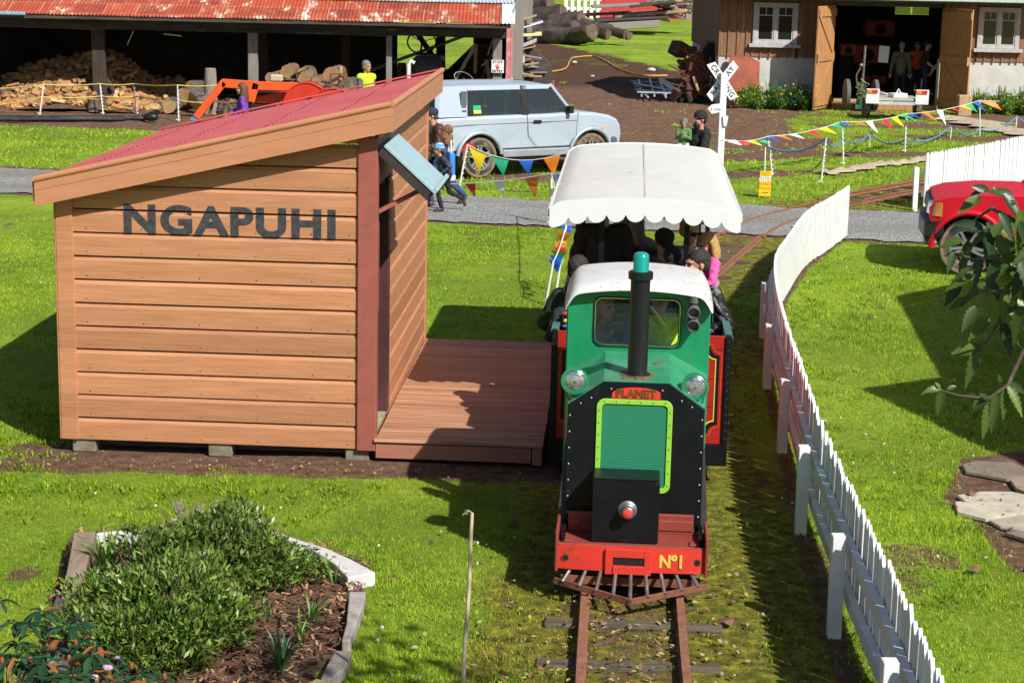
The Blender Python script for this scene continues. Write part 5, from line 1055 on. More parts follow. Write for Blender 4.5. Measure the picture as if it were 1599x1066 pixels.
# ---- passengers. carriage axis: x = 1.03+.062*(y-14.45)
def cx(y): return 1.03+.062*(y-14.45)
def pas(label, px, py, y, h, rot, seatz=.73, J=None, **k):
    """head top seen at pixel (px,py) at depth y"""
    p = YP(px, py, y); s = h/1.75; jj = dict(SIT, **(J or {})); ht = (V(jj['head']).z + .10*(1.22 if k.get('child') else 1) + (.03 if k.get('hat') else .01))*s; hx_ = V(jj['head']).x*s; hy_ = V(jj['head']).y*s
    return person(label, (p.x-(hx_*math.cos(rot)-hy_*math.sin(rot)), y-(hx_*math.sin(rot)+hy_*math.cos(rot)), p.z-ht), rot, sit=True, h=h, J=J, **k)
pas('person with cropped hair, grey sweater and black leather sleeves at the carriage side', 1089, 393, 15.35, 1.76, rad(-55), top=greyc, sleeve2=leather, hair='short', turn=rad(-12), seed=7, J=dict(shr=(-.2,.02,1.38), elr=(-.30,.10,1.16), wrr=(-.22,-.12,1.04), shl=(.2,0,1.4), ell=(.30,.08,1.16), wrl=(.2,-.12,1.06)))
pas('blonde child in a pink jacket looking over the right side of the carriage', 1104, 366, 16.3, 1.2, rad(-62), top=pink, child=True, hair='blond', hairstyle='bob', tilt=.15, seed=8, J=dict(ell=(.26,-.08,1.18), wrl=(.2,-.2,1.10)), vox=.010)
pas('person wearing sunglasses in a grey and white jacket beside the blonde child', 1078, 344, 16.75, 1.68, rad(15), top=cloth('grey_white',(.42,.46,.50),(.10,.11,.13),scale=3,lo=.45,hi=.55), hair='blond', glasses=True, tilt=.2, turn=rad(20), seed=9)
pas('person in a black peaked cap and grey hooded jacket on the carriage bench', 1038, 358, 16.55, 1.74, rad(10), top=cloth('charcoal_grey',(.13,.135,.145),(.07,.07,.08),scale=4), hair='dark', hat='cap', hatc=blackc, tilt=.35, hood=True, seed=10)
pas('child in a dark cap and navy and red jacket behind the canopy post', 1050, 388, 15.75, 1.25, rad(5), top=cloth('navy_red',(.02,.03,.07),(.45,.03,.04),scale=7,lo=.35,hi=.42), child=True, hair='dark', hat='cap', hatc=blackc, tilt=.5, seed=11, vox=.010)
pas('dark-haired person in a bottle green jacket leaning on the left side of the carriage', 905, 402, 15.3, 1.74, rad(150), top=dkgreen, hair='short', seed=12, hood=True, bulk=1.12, J=dict(shl=(.18,0,1.38), shr=(-.18,0,1.38), elr=(-.30,.02,1.16), wrr=(-.2,-.2,1.05), ell=(.31,.02,1.15), wrl=(.22,-.2,1.04)))
person('child in a black top with red and yellow prints at the left of the carriage', (YP(880,455,14.95).x+.10, 15.0, .22), rad(195), sit=True, h=1.30, child=True, top=mat('cloth_print',(.02,.02,.026),(.02,.02,.026),scale=3,rough=.85), hair='dark', hat='hood', hatc=cloth('black',(.018,.018,.021)), seed=13, legs=False, J=dict(ell=(.30,.05,1.16), elr=(-.28,.05,1.16)), vox=.010)
mb = MB(); pc = YP(886,492,14.93); cols_ = [(.75,.04,.03),(.80,.62,.08),(.75,.75,.75),(.85,.35,.05),(.08,.12,.45),(.75,.04,.03),(.75,.75,.75)]
for i,(dx,dz,w_,h_) in enumerate([(-.01,.03,.07,.03),(-.005,-.03,.06,.035),(.0,.07,.05,.015),(.01,.055,.045,.02),(-.015,-.075,.06,.025),(.02,-.01,.035,.02),(.015,-.095,.05,.012)]): mb.ell((dx,.0,dz),(w_/2,.012,h_/2),i,10,6)
pr_ = mb.build('shirt_print', [mat('print%d'%i,c) for i,c in enumerate(cols_)]); pr_.matrix_world = Matrix.Translation((pc.x,pc.y-.085,pc.z))
kid = [o for o in bpy.data.objects if o.name.startswith('person') and 'prints' in (o.get('label') or '')][0]; bpy.context.view_layer.update(); pr_.parent = kid; pr_.matrix_parent_inverse = kid.matrix_world.inverted()
# standing adult in a long black coat under the canopy, with a grey sleeve of a neighbour
person('person in a long black coat standing under the front of the canopy', (cx(16.6)-.36,16.6,.36), rad(178), h=1.68, top=blackc, bottom=blackc, hair='dark', seed=14, bulk=1.15, J=dict(ell=(.26,.0,1.13), wrl=(.24,-.2,1.0)))
person('person in a pale grey jacket seated behind the long black coat', (cx(17.3)-.13,17.3,.45), rad(100), sit=True, h=1.7, top=cloth('pale_grey',(.22,.22,.26)), hair='brown', seed=15)
# driver in the cab
person('driver in a yellow hi-vis vest and blue overalls inside the locomotive cab', (lx+.27,ly+2.0-.10,.10), rad(8), sit=True, h=1.72, top=cloth('overall_blue',(.04,.12,.62)), vest=hiviz, hair='dark', hat='cap', hatc=blackc, seed=16, J=dict(elr=(-.28,-.1,1.12), wrr=(-.22,-.3,1.1), ell=(.26,-.1,1.12), wrl=(.2,-.3,1.2)))
person('passenger in a shiny silver jacket with blond hair inside the left of the cab', (lx-.14,ly+1.98,.16), rad(30), sit=True, h=1.55, top=mat('silver_jacket',(.42,.44,.47),(.20,.21,.23),scale=9,rough=.3,metal=.3), hair='blond', hairstyle='bob', seed=26, turn=.3)
# people inside the right-hand shed
person('person in a khaki jacket with pale panels standing in the dark shed doorway', (YP(1408,80,53.2).x,53.2,.05), rad(170), h=1.74, top=cloth('khaki',(.10,.11,.06),(.40,.40,.26),scale=2.2,lo=.32,hi=.36), bottom=blackc, hair='grey', seed=17, bulk=1.1, vox=.012)
person('person in an orange vest and blue cap facing out inside the dark shed', (YP(1432,82,54.0).x,54.0,.05), rad(20), h=1.72, top=navy, vest=cloth('orange_vest',(.85,.14,.02)), hair='dark', hat='cap', hatc=cloth('blue_cap',(.04,.10,.40)), seed=18, vox=.012)
person('person in a dark t-shirt with bare forearms beside the right-hand shed door', (YP(1448,75,53.0).x,53.0,.05), rad(80), h=1.80, top=blackc, bottom=navy, hair='dark', bare_arms=True, seed=19, vox=.012, J=dict(elr=(-.25,-.05,1.14), wrr=(-.24,-.28,1.0)))
# ================================================================ open barn on the left
def X_(px, py, y): return YP(px, py, y).x
rustroof = bpy.data.materials.new('rusted_roof'); rustroof.use_nodes = True; nt = rustroof.node_tree; L = nt.links; b = nt.nodes['Principled BSDF']; tc = _n(nt,'ShaderNodeTexCoord')
br = _n(nt,'ShaderNodeTexBrick'); br.inputs['Scale'].default_value = 1; br.inputs['Brick Width'].default_value = .78; br.inputs['Row Height'].default_value = .62; br.inputs['Mortar Size'].default_value = .012; br.inputs['Color1'].default_value = (.42,.065,.03,1); br.inputs['Color2'].default_value = (.24,.04,.022,1); br.inputs['Mortar'].default_value = (.46,.22,.12,1); L.new(tc.outputs['Object'], br.inputs['Vector'])
n_ = _n(nt,'ShaderNodeTexNoise'); n_.inputs['Scale'].default_value = 1.5; n_.inputs['Detail'].default_value = 10; n_.inputs['Roughness'].default_value = .72; mp = _n(nt,'ShaderNodeMapping'); mp.inputs['Scale'].default_value = (1.6,.8,1); L.new(tc.outputs['Object'], mp.inputs[0]); L.new(mp.outputs[0], n_.inputs['Vector'])
rp = ramp(nt, [(.46,0.0),(.62,.6)], n_.outputs['Fac']).outputs[0]; c_a = mixc(rp, br.outputs['Color'], (.46,.15,.06)); rp2 = ramp(nt, [(.57,0.0),(.64,.85)], n_.outputs['Fac']).outputs[0]
L.new(mixc(rp2, c_a, (.68,.64,.58)), b.inputs['Base Color']); b.inputs['Roughness'].default_value = .75
galv = mat('galvanised_iron', (.62,.68,.72), (.48,.54,.58), scale=3, rough=.45, metal=.3, dirt=(.52,.28,.20), dscale=2, damt=(.6,.72))
barkm = mat('weathered_board', (.33,.30,.27), (.20,.18,.16), scale=4, stretch=(6,6,.5), rough=.9, bump=.4, dirt=(.12,.10,.09), dscale=4)
barn = thing('open_barn', 'long open-fronted barn with a rusty corrugated roof and grey timber posts', 'barn', (0,46.5,0))
def corr(x0,x1,ys_,zs_,name,m,par,amp=.012,pitch=.09):
    mb = MB(); n = int((x1-x0)/pitch*6); k = len(ys_); vs = []
    for i in range(n+1):
        x = x0+(x1-x0)*i/n; a = amp*math.cos(2*PI*(x-x0)/pitch)
        for y, z in zip(ys_, zs_): vs.append((x,y,z+a+.004*math.sin(x*1.3+y*3)))
    mb.add(vs, [(i*k+j, (i+1)*k+j, (i+1)*k+j+1, i*k+j+1) for i in range(n) for j in range(k-1)]); return mb.build(name, [m], par, smooth=60)
corr(-13.6,-.42,[-.75,-.1,.55],[2.34,2.57,2.80],'rusty_roof',rustroof,barn)
corr(-13.6,-.12,[.45,2.5,5.2,6.5],[2.81,3.5,4.42,4.86],'upper_roof',galv,barn)
corr(-.42,-.10,[-.78,-.1,.55],[2.36,2.59,2.82],'verge_sheet',mat('verge_white',(.72,.78,.80),(.6,.66,.68),scale=3,rough=.5),barn)
mb = MB(); mb.prism([(-13.6,-.80,2.30),(-12.0,-.80,2.30),(-12.0,-.80,2.38),(-13.6,-.80,2.38)],(0,.10,0)); mb.build('gutter', [mat('gutter_blue',(.20,.42,.52),rough=.5)], barn, bevel=.02)
mb = MB(); x = -13.6
while x < -.3:
    w_ = random.uniform(2.8,4.2); x1 = min(-.2, x+w_); mb.prism([(x,-.10,1.98+random.uniform(-.02,.01)),(x1,-.10,1.97+random.uniform(-.02,.01)),(x1,-.10,2.22),(x,-.10,2.24)],(0,.10,0)); x = x1+.004
mb.build('front_beam', [mat('beam_wood',(.075,.07,.07),(.025,.022,.022),scale=2.4,stretch=(.5,3,3),rough=.85,bump=.4,dirt=(.26,.25,.25),dscale=1.7,damt=(.60,.70))], barn, bevel=.01)
mb = MB(); mb.bb(-13.6,-.2,-.72,-.66,2.24,2.32); mb.build('eave_batten', [darkwood], barn)
for px_, w_, m_ in ((155,.32,mat('brown_post',(.07,.05,.04),(.03,.022,.018),scale=5,stretch=(5,5,.5),rough=.9,bump=.4)),(395,.24,greywood),(607,.14,greywood),(777,.23,greywood),(-120,.3,darkwood)):
    x = X_(px_,100,46.5); mb = MB(); mb.bb(-w_/2,w_/2,-.08,.12,-.05,1.985); o = mb.build('post', [m_], barn, bevel=.012); o.location = (x,.02,0); o.rotation_euler = (0,random.uniform(-.02,.02),0)
for px_ in (412,540,688): x = X_(px_,100,50.5); mb = MB(); mb.bb(-.12,.12,-.1,.1,0,3.6); mb.build('rear_post', [darkwood], barn).location = (x,4.0,0)
mb = MB(); mb.bar((X_(165,110,46.7),.2,.75),(X_(196,160,46.7),.15,.05),.16,.05); mb.bar((X_(650,60,50),3.6,1.9),(X_(690,110,50),3.9,.9),.12,.12); mb.build('brace', [darkwood], barn)
mb = MB(); x = -13.6
while x < -3.35: mb.bb(x,x+.243,5.4,5.43+random.uniform(0,.01),0,4.3); x += .25
mb.bb(-13.6,-3.35,5.45,5.5,0,4.3); mb.bb(-1.25,.3,5.4,5.5,0,4.4); mb.bb(-3.35,-1.25,5.4,5.5,2.75,4.4)
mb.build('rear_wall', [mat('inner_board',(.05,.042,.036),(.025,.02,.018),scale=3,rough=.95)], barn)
mb = MB(); mb.bb(-13.65,-13.6,-.3,6.4,0,4.6); mb.build('end_wall', [darkwood], barn)
mb = MB(); xa, xb = -.16, .34; n = 20
for i in range(n):
    t0, t1 = i/n, (i+1)/n-.004; ya, yb = -.1+5.6*t0, -.1+5.6*t1; x0_, x1_ = xa+(xb-xa)*t0, xa+(xb-xa)*t1; mb.prism([(x0_,ya,0),(x1_,yb,0),(x1_,yb,2.62+.33*(yb+.1)),(x0_,ya,2.62+.33*(ya+.1))],(.03,0,0))
mb.build('end_wall', [barkm], barn)
mb = MB(); mb.bb(-.30,-.19,-.14,-.10,0,2.3); mb.bb(-.19,-.15,-.15,-.09,0,2.35); mb.build('end_trim', [mat('faded_red_paint',(.62,.25,.25),(.50,.16,.16),scale=5,rough=.8,dirt=(.6,.55,.52),dscale=6)], barn)
mb = MB(); mb.bar((X_(208,62,46.3),-.12,1.96),(X_(198,68,46.3),-.14,1.62),.07,.02); mb.bar((X_(255,52,46.3),-.12,1.90),(X_(283,55,46.3),-.14,1.86),.10,.03); mb.build('torn_lining', [mat('torn_paper',(.55,.5,.42),(.35,.30,.2),scale=9,rough=.9)], barn)
for i in range(14):   # clutter laid over the beam under the rusty eave
    mb = MB(); a = X_(random.uniform(590,775),35,46.4); mb.bar((a,-.02,2.235+i%3*.012),(a+random.uniform(.3,.9),.04,2.26+i%3*.012),random.uniform(.02,.05),.02); 
    o = mb.build('offcut_board', [random.choice([palewood,barkm,rust,darkwood])]); tag(o,'weathered offcut lying on the barn beam under the rusty eave','board',group='offcuts stored on the barn beam')
# no-entry hand sign on the right-hand post
c0 = YP(777,104,46.38); sg = thing('warning_sign','white square sign with a red hand on the right-hand barn post','sign',(c0.x,46.36,c0.z))
MB().bb(-.155,.155,-.01,.01,-.16,.16).build('board',[mat('sign_white',(.78,.80,.80),rough=.5)],sg,bevel=.004)
inkd = mat('sign_ink',(.03,.04,.08)); handr = mat('hand_red',(.80,.10,.05))
mb = MB(); mb.ell((.0,-.014,-.03),(.042,.004,.045),0,14,8)
for dx,dz,ln in ((-.045,.03,.05),(-.02,.055,.05),(.004,.062,.05),(.03,.05,.05)): mb.bar((dx*.6,-.014,-.01),(dx*1.3,-.014,dz),.014,.004)
mb.bar((.02,-.014,-.04),(.08,-.014,-.012),.016,.004); mb.build('hand',[handr],sg)
text('STOP','lettering',.085,inkd,sg,Matrix.Translation((0,-.0135,.112))@TF,bold=.002,space=1.3); text('ENTRY','lettering',.08,inkd,sg,Matrix.Translation((0,-.0135,-.115))@TF,bold=.002,space=1.1)
# ---- firewood heap : every split piece an object
fw = [mat('split_wood_%d'%i, c, tuple(x*.7 for x in c), scale=7, stretch=(1,1,4), rough=.85, bump=.3, obrand=.3) for i,c in enumerate([(.50,.27,.11),(.38,.17,.065),(.22,.14,.09),(.54,.36,.18)])]
protos = []
for i in range(8):
    mb = MB(); w_,h_ = random.uniform(.10,.17),random.uniform(.07,.13); L_ = .32
    P = [(-L_/2,-w_/2,-h_/2),(-L_/2,w_/2,-h_/2),(-L_/2,w_/2*random.uniform(.2,1),h_/2),(-L_/2,-w_/2*random.uniform(.2,.9),h_/2*random.uniform(.7,1.1))]; mb.prism(P,(L_,0,0)); protos.append(mb)
meshes = []
for i, mb in enumerate(protos):
    for m_ in range(4): o = mb.build('firewood',[fw[m_]],bevel=0); meshes.append((m_, o.data)); bpy.data.objects.remove(o)
def heap(x, y):
    return max(0, 1.30*math.exp(-((x+10.75)/1.35)**2-((y-48.6)/1.5)**2) + .75*math.exp(-((x+12.6)/1.0)**2-((y-48.4)/1.3)**2) + .28*math.exp(-((x+11.2)/1.9)**2-((y-46.7)/.8)**2)+.5*math.exp(-((x+8.6)/.7)**2-((y-48.8)/.9)**2))
n_fw = 0; tries = 0; extra = [MB() for _ in range(4)]
while n_fw < 900 and tries < 20000:
    tries += 1; x, y = random.uniform(-13.4,-7.9), random.uniform(45.9,49.2); hgt = heap(x,y)
    if hgt < .10 or (y < 46.9 and abs(x+10.38) < .2): continue
    lit = y < 46.8; m_ = random.choice([3,0,0,1] if lit else [0,1,2,1,2,0]); md = random.choice([q for k,q in meshes if k == m_])  # sun put into the colour: paler wood for front pieces, darker for shaded ones
    if n_fw >= 285:
        M = Matrix.Translation((x,y,hgt-.05+random.uniform(-.05,.03))) @ Euler((random.uniform(-.6,.6),random.uniform(-.5,.5),random.choice([PI/2,0])+random.gauss(0,.5))).to_matrix().to_4x4(); pm0 = random.choice(protos); extra[0].add(pm0.v,pm0.f,m_,M @ Matrix.Scale(.9,4)); n_fw += 1; continue
    o = bpy.data.objects.new('firewood', md); col.objects.link(o); o.location = (x,y,hgt-.02+random.uniform(-.05,.05)); o.rotation_euler = (random.uniform(-.6,.6),random.uniform(-.5,.5),random.choice([PI/2,0])+random.gauss(0,.5))
    tag(o,'split piece of firewood in the heap under the left end of the barn','firewood',group='split firewood heaped under the barn'); n_fw += 1
tag(extra[0].build('firewood_bulk',fw),'further split firewood filling out the heap under the barn','firewood',kind='stuff')
mb = MB(); N = 26; vs = []
for i in range(N+1):
    for j in range(N+1): x = -13.5+5.8*i/N; y = 45.8+4.2*j/N; vs.append((x,y,heap(x,y)*.93-.05))
mb.add(vs,[(i*(N+1)+j,(i+1)*(N+1)+j,(i+1)*(N+1)+j+1,i*(N+1)+j+1) for i in range(N) for j in range(N)]); tag(mb.build('firewood_core',[mat('heap_core',(.16,.09,.05),(.05,.03,.02),scale=7,rough=.95,bump=1)],smooth=60),'dense inner mass of the firewood heap and bark crumbs under the barn','firewood',kind='stuff')
cutend = mat('cut_end',(.55,.36,.18),(.42,.24,.11),scale=6,rough=.8,bump=.2); bark = mat('log_bark',(.14,.11,.09),(.06,.05,.04),scale=6,stretch=(1,1,.3),rough=.95,bump=.7,bscale=14,dirt=(.30,.28,.24),dscale=5,damt=(.55,.7))
def log(label, a, b_, r, cat='log', group=None, bm_=bark, name='log', seg=16):
    a, b_ = V(a), V(b_); mb = MB(); d = (b_-a).normalized(); u = d.orthogonal().normalized(); w_ = d.cross(u); k = 6; vs = []; ph = random.uniform(0,6)
    for i in range(k+1):
        p = a.lerp(b_, i/k)
        for j in range(seg): t = 2*PI*j/seg; rr = r*(1+.09*math.sin(3*t+ph)+.06*math.sin(5*t+i*.7+ph))*(1-.12*i/k+.05*math.sin(i*2+ph)); vs.append(tuple(p+u*rr*math.cos(t)+w_*rr*math.sin(t)))
    mb.add(vs,[(i*seg+j,i*seg+(j+1)%seg,(i+1)*seg+(j+1)%seg,(i+1)*seg+j) for i in range(k) for j in range(seg)]); mb.add(vs[:seg],[tuple(range(seg-1,-1,-1))],1); mb.add(vs[-seg:],[tuple(range(seg))],1)
    o = mb.build(name,[bm_,cutend if cat != 'log' else mat('old_cut',(.16,.11,.08),(.07,.05,.04),scale=5,rough=.9)],smooth=50); tag(o,label,cat,group); return o
def g_(px,py,z=0): return G(px,py,z)
p = g_(141,176); log('pale cut round standing in front of the firewood heap', (p.x,45.9,0),(p.x+.02,45.9,.30),.17,'log round')
for lab,px_,py_,y,ex_,r in [('squat pale log round lying left of the grey stump',268,165,45.6,(.28,.1,.02),.19),('pale mossy log round leaning beside the tractor loader',308,160,45.2,(.35,-.25,.12),.27),('dark log lying behind the leaning mossy round',292,150,46.6,(.6,.4,.1),.2),('broken dark log on top of the logs beside the stump',300,135,46.9,(.7,.1,.05),.13)]:
    q = YP(px_,py_,y); log(lab,(q.x-.05,y-.1,q.z),(q.x-.05+ex_[0]*.5,y+.3+ex_[1],q.z+ex_[2]),r,'log round')
q = YP(329,140,45.8); log('tall grey timber stump with a dark band near the loader', (q.x,45.8,0),(q.x,45.8,YP(329,107,45.8).z),.16,'stump',bm_=greywood)
for i,(px_,py_,r,lab) in enumerate([(452,112,.17,'dark-barked log round highest of the rounds behind the tractor bonnet'),(478,118,.20,'large pale cut round behind the red mudguard'),(428,122,.15,'pale split block behind the tractor bonnet'),(498,130,.17,'pale wedge-shaped round right of the large cut round'),(522,118,.22,'brown log round under the small wooden crate frame')]):
    q = YP(px_,py_,45.3); log(lab,(q.x-.05,45.15,q.z),(q.x+.10,45.55,q.z+.04),r,'log round',bm_=mat('brown_bark',(.22,.13,.08),(.10,.06,.04),scale=6,rough=.9,bump=.6))
q = YP(455,150,45.6); mb = MB(); N=12
tag(MB().prism([(q.x-1.0,45.0,0),(q.x+1.8,45.0,0),(q.x+1.5,45.3,.95),(q.x-.6,45.3,.85)],(0,1.1,0)).build('log_stack_base',[bark]),'dark stacked timber carrying the rounds behind the tractor','timber stack')
q = YP(528,115,45.0); t = thing('crate_frame','small open wooden frame on top of the rounds beside the vest wearer','frame',(q.x,45.0,q.z-.05)); mb = MB()
for a,b_ in (((-.18,0,-.3),(-.18,0,.05)),((.2,0,-.35),(.2,0,.04)),((-.2,0,.03),(.22,0,.05))): mb.bar(a,b_,.04,.03)
mb.build('frame',[rust],t); mb=MB(); mb.cyl((.05,.1,-.1),(.05,.1,.22),.05,n=10); mb.build('peg',[palewood],t)
# ---- orange tractor with front loader
orange = mat('tractor_orange',(.80,.10,.02),(.68,.08,.02),scale=4,rough=.4,coat=.2,dirt=(.35,.14,.07),dscale=6,damt=(.6,.75)); redt = mat('tractor_red',(.62,.035,.02),(.5,.03,.02),scale=4,rough=.4,dirt=(.25,.08,.05),dscale=5)
ty = 42.6; q0 = G(430,196); trc = thing('orange_tractor','orange tractor with a raised front loader frame and red mudguards','tractor',(YP(430,150,ty).x,ty,0))
def T_(px,py,dy=0): q = YP(px,py,ty+dy); return V((q.x-trc.location.x, dy, q.z))
for dy in (-.45,.45):
    k = 'loader_arm'; mb = MB()
    for a,b_,w_,h_ in ((T_(306,184,dy),T_(350,128,dy),.06,.17),(T_(346,130,dy),T_(400,134,dy),.06,.20),(T_(398,134,dy),T_(466,136,dy),.06,.20),(T_(392,160,dy),T_(400,130,dy),.06,.16),(T_(398,130,dy),T_(390,152,dy),.05,.22)): mb.bar(a,b_,w_,h_)
    mb.build(k,[orange],trc,bevel=.015)
mb = MB(); mb.bar(T_(312,172,-.45),T_(316,168,.45),.07,.07); mb.bar(T_(330,158,-.4),T_(372,162,-.4),.05,.05); mb.bar(T_(332,160,0),T_(326,186,0),.06,.06); mb.build('cross_bar',[rust],trc)
mb = MB(); mb.bar(T_(302,186,-.5),T_(304,183,.5),.12,.04); mb.build('bucket_edge',[mat('blue_edge',(.06,.28,.62))],trc)
mb = MB(); mb.bar(T_(463,150,-.45),T_(463,175,-.45),.14,.12); mb.bar(T_(430,172,-.4),T_(452,150,-.4),.05,.10); mb.build('loader_post',[orange],trc,bevel=.01)
mb = MB(); a, b_ = T_(402,152,0), T_(452,140,0); mb.prism([(a.x,-.24,a.z-.12),(b_.x+.1,-.24,b_.z-.3),(b_.x+.1,-.24,b_.z+.02),(a.x+.05,-.24,a.z+.05),(a.x-.12,-.24,a.z-.02)],(0,.48,0)); mb.build('bonnet',[redt],trc,bevel=.05,seg=2)
mb = MB(); mb.prism([(a.x-.25,-.2,.35),(b_.x+.9,-.2,.4),(b_.x+.9,-.2,.85),(a.x-.2,-.2,.9)],(0,.4,0)); mb.build('engine_block',[under],trc,bevel=.03)
for px_,dy,r in ((528,-.55,.52),(505,.55,.52),(368,-.5,.30),(360,.5,.30)):
    c = T_(px_,150,dy); mb = MB(); M = Matrix.Translation((c.x,dy,r)) @ Matrix.Rotation(PI/2,4,'X'); mb.lathe([(r*.55,-.14),(r*.9,-.15),(r,-.11),(r,.11),(r*.9,.15),(r*.55,.14)],28,0,M,cap=False)
    for i in range(24): an = 2*PI*i/24; mb.box((c.x+r*math.cos(an),dy,r+r*math.sin(an)),(.05,.24,.05),0,(0,-an,.3))
    w0 = mb.build('wheel',[tyre],trc,smooth=35); MB().lathe([(r*.56,-.06),(r*.5,.0),(r*.15,.05),(r*.12,.08)],20,0,M).build('rim',[orange],w0,smooth=35)
for px_,py_,dy,r in ((470,131,-.5,.50),(513,140,-.55,.58)):
    c = T_(px_+ (10 if r < .55 else 8),py_,dy); mb = MB(); vs = []; n=14
    for i in range(n+1):
        an = rad(195-150*i/n); 
        for yy_ in (-.17,.17): vs.append((c.x+r*math.cos(an),dy+yy_,c.z-r+.02+r*math.sin(an)))
    mb.add(vs,[(2*i,2*i+1,2*i+3,2*i+2) for i in range(n)]); mb.prism([(x,dy-.15,z) for x,_,z in vs[::2]],(0,.02,0)); o = mb.build('mudguard',[redt],trc,smooth=60); s_=o.modifiers.new('s','SOLIDIFY'); s_.thickness=.03
mb = MB(); c = T_(468,112,0); mb.tube([(c.x+.20*math.cos(t),.20*math.sin(t),c.z-.02+.1*math.cos(t)) for t in [2*PI*i/18 for i in range(19)]],.014,6,caps=False); mb.bar((c.x,0,c.z-.03),(c.x-.2,0,c.z-.4),.03,.03); mb.build('steering_wheel',[trimb],trc)
mb = MB(); c = T_(472,146,-.3); mb.ell(c,(.16,.14,.24),0,12,8,(0,.2,0)); bgm = remesh(mb,.02,1); wrinkle(bgm,.02,25,2); bgm.materials.append(mat('silver_plastic',(.10,.12,.13),(.03,.03,.04),scale=8,rough=.25)); bo = bpy.data.objects.new('plastic_bag',bgm); col.objects.link(bo); bo.location = trc.location; tag(bo,'shiny dark plastic bag hanging by the tractor mudguard','bag')
mb = MB(); c = T_(432,122,.2); mb.box((c.x,.2,c.z),(.28,.3,.16)); mb.build('fuel_tank',[mat('cream_tank',(.55,.47,.33),rough=.5)],trc,bevel=.03)
# ---- old dark tractor and steering wheel inside the right-hand bay, pipe
vt = thing('vintage_tractor','old dark tractor with a big bare steering wheel inside the right bay of the barn','tractor',(X_(668,100,48.8),48.8,0))
z0_ = YP(668,95,48.8).z; mb = MB(); mb.prism([(-.42,-.3,.3),(.42,-.3,.3),(.42,-.3,z0_),(.3,-.3,z0_+.12),(-.3,-.3,z0_+.12),(-.42,-.3,z0_)],(0,1.4,0)); mb.build('radiator_shell',[mat('dark_blue_iron',(.05,.06,.075),(.03,.03,.035),scale=5,rough=.5)],vt,bevel=.05,seg=2)
mb = MB(); mb.prism([(-.30,-.31,.5),(.30,-.31,.5),(.30,-.31,z0_-.1),(-.30,-.31,z0_-.1)],(0,.02,0)); mb.build('radiator_core',[mat('core_grey',(.09,.10,.11),rough=.6)],vt)
mb = MB(); c = V((-.22,1.1,z0_+.42)); mb.tube([(c.x+.38*math.cos(t),c.y+.1*math.sin(t),c.z+.30*math.sin(t)) for t in [2*PI*i/22 for i in range(23)]],.022,6,caps=False)
for an in (.4,2.5,4.6): mb.bar(c,(c.x+.37*math.cos(an),c.y,c.z+.29*math.sin(an)),.03,.02)
mb.bar(c,(c.x,c.y-.5,c.z-.7),.04,.04); mb.build('steering_wheel',[trimb],vt)
for s in (-1,1): mb = MB(); mb.cyl((s*.75-.1,1.2,.55),(s*.75+.1,1.2,.55),.55,n=24); mb.build('wheel',[tyre],vt,smooth=40)
v2 = thing('small_tractor','small red tractor half hidden behind the silver four-wheel drive','tractor',(X_(735,128,44.6),44.6,0)); z1_ = YP(722,122,44.6).z
mb = MB(); c = V((-.17,0,z1_)); mb.tube([(c.x+.22*math.cos(t),.1*math.cos(t)+.06*math.sin(t),c.z+.13*math.sin(t)-.06*math.cos(t)) for t in [2*PI*i/20 for i in range(21)]],.013,6,caps=False); mb.bar(c,(c.x+.02,.2,c.z-.55),.03,.03); mb.bar((c.x-.05,0,c.z-.1),(c.x+.03,0,c.z-.02),.04,.03); mb.build('steering_wheel',[steel],v2)
mb = MB(); mb.ell((.22,.1,z1_-.27),(.30,.35,.18),0,18,10); mb.bb(-.3,.5,-.1,.6,.3,z1_-.35); mb.build('bonnet',[redt],v2,smooth=40)
for s in (-1,1): mb = MB(); mb.cyl((s*.45,.5,.35),(s*.55,.5,.35),.35,n=20); mb.build('wheel',[tyre],v2,smooth=40)
q = YP(638,120,45.4); tag(MB().tube([(q.x,45.4,0),(q.x,45.4,YP(638,101,45.4).z),(q.x+.05,45.4,YP(638,99,45.4).z+.05),(q.x+.14,45.4,YP(638,100,45.4).z+.02)],.05,10).build('white_pipe',[mat('pvc_white',(.78,.80,.80),rough=.4)],smooth=40),'white plastic pipe with an elbow standing in front of the barn opening','pipe')
q = YP(645,90,50.5); o = MB().prism([(q.x-1.3,49.8,q.z-.45),(q.x+1.8,49.8,q.z+.75),(q.x+1.8,49.8,q.z+.80),(q.x-1.3,49.8,q.z-.40)],(0,1.3,0)).build('leaning_sheet',[barkm]); tag(o,'weathered sheet of boards leaning up behind the old dark tractor','boards')
o = MB().prism([(-3.2,49.5,0),(-.5,49.5,0),(-.5,49.5,1.5),(-1.2,49.5,1.6),(-1.9,49.5,.9),(-3.2,49.5,.6)],(0,1.6,0)).build('junk_stack',[mat('junk_dark',(.04,.035,.03),(.02,.018,.016),scale=8,rough=.95,bump=.8)]); tag(o,'dark heap of stored timber at the back of the right bay','timber stack')
for i,(px_,py_,c_,dx,dz) in enumerate([(742,92,palewood,.02,.75),(756,98,barkm,.2,.5),(762,75,galv,.1,.35),(750,110,rust,.35,.45),(766,112,palewood,-.12,.6),(752,100,galv,.15,.1)]):
    q = YP(px_,py_,48.2-i*.15); tag(MB().bar((q.x,q.y,q.z-dz/2),(q.x+dx,q.y,q.z+dz/2),.09,.03).build('leaning_board',[c_]),['orange-brown board','grey board','thin silver strip','rusty bar','pale lath','short silver offcut'][i]+' leaning inside the right end of the barn','board')
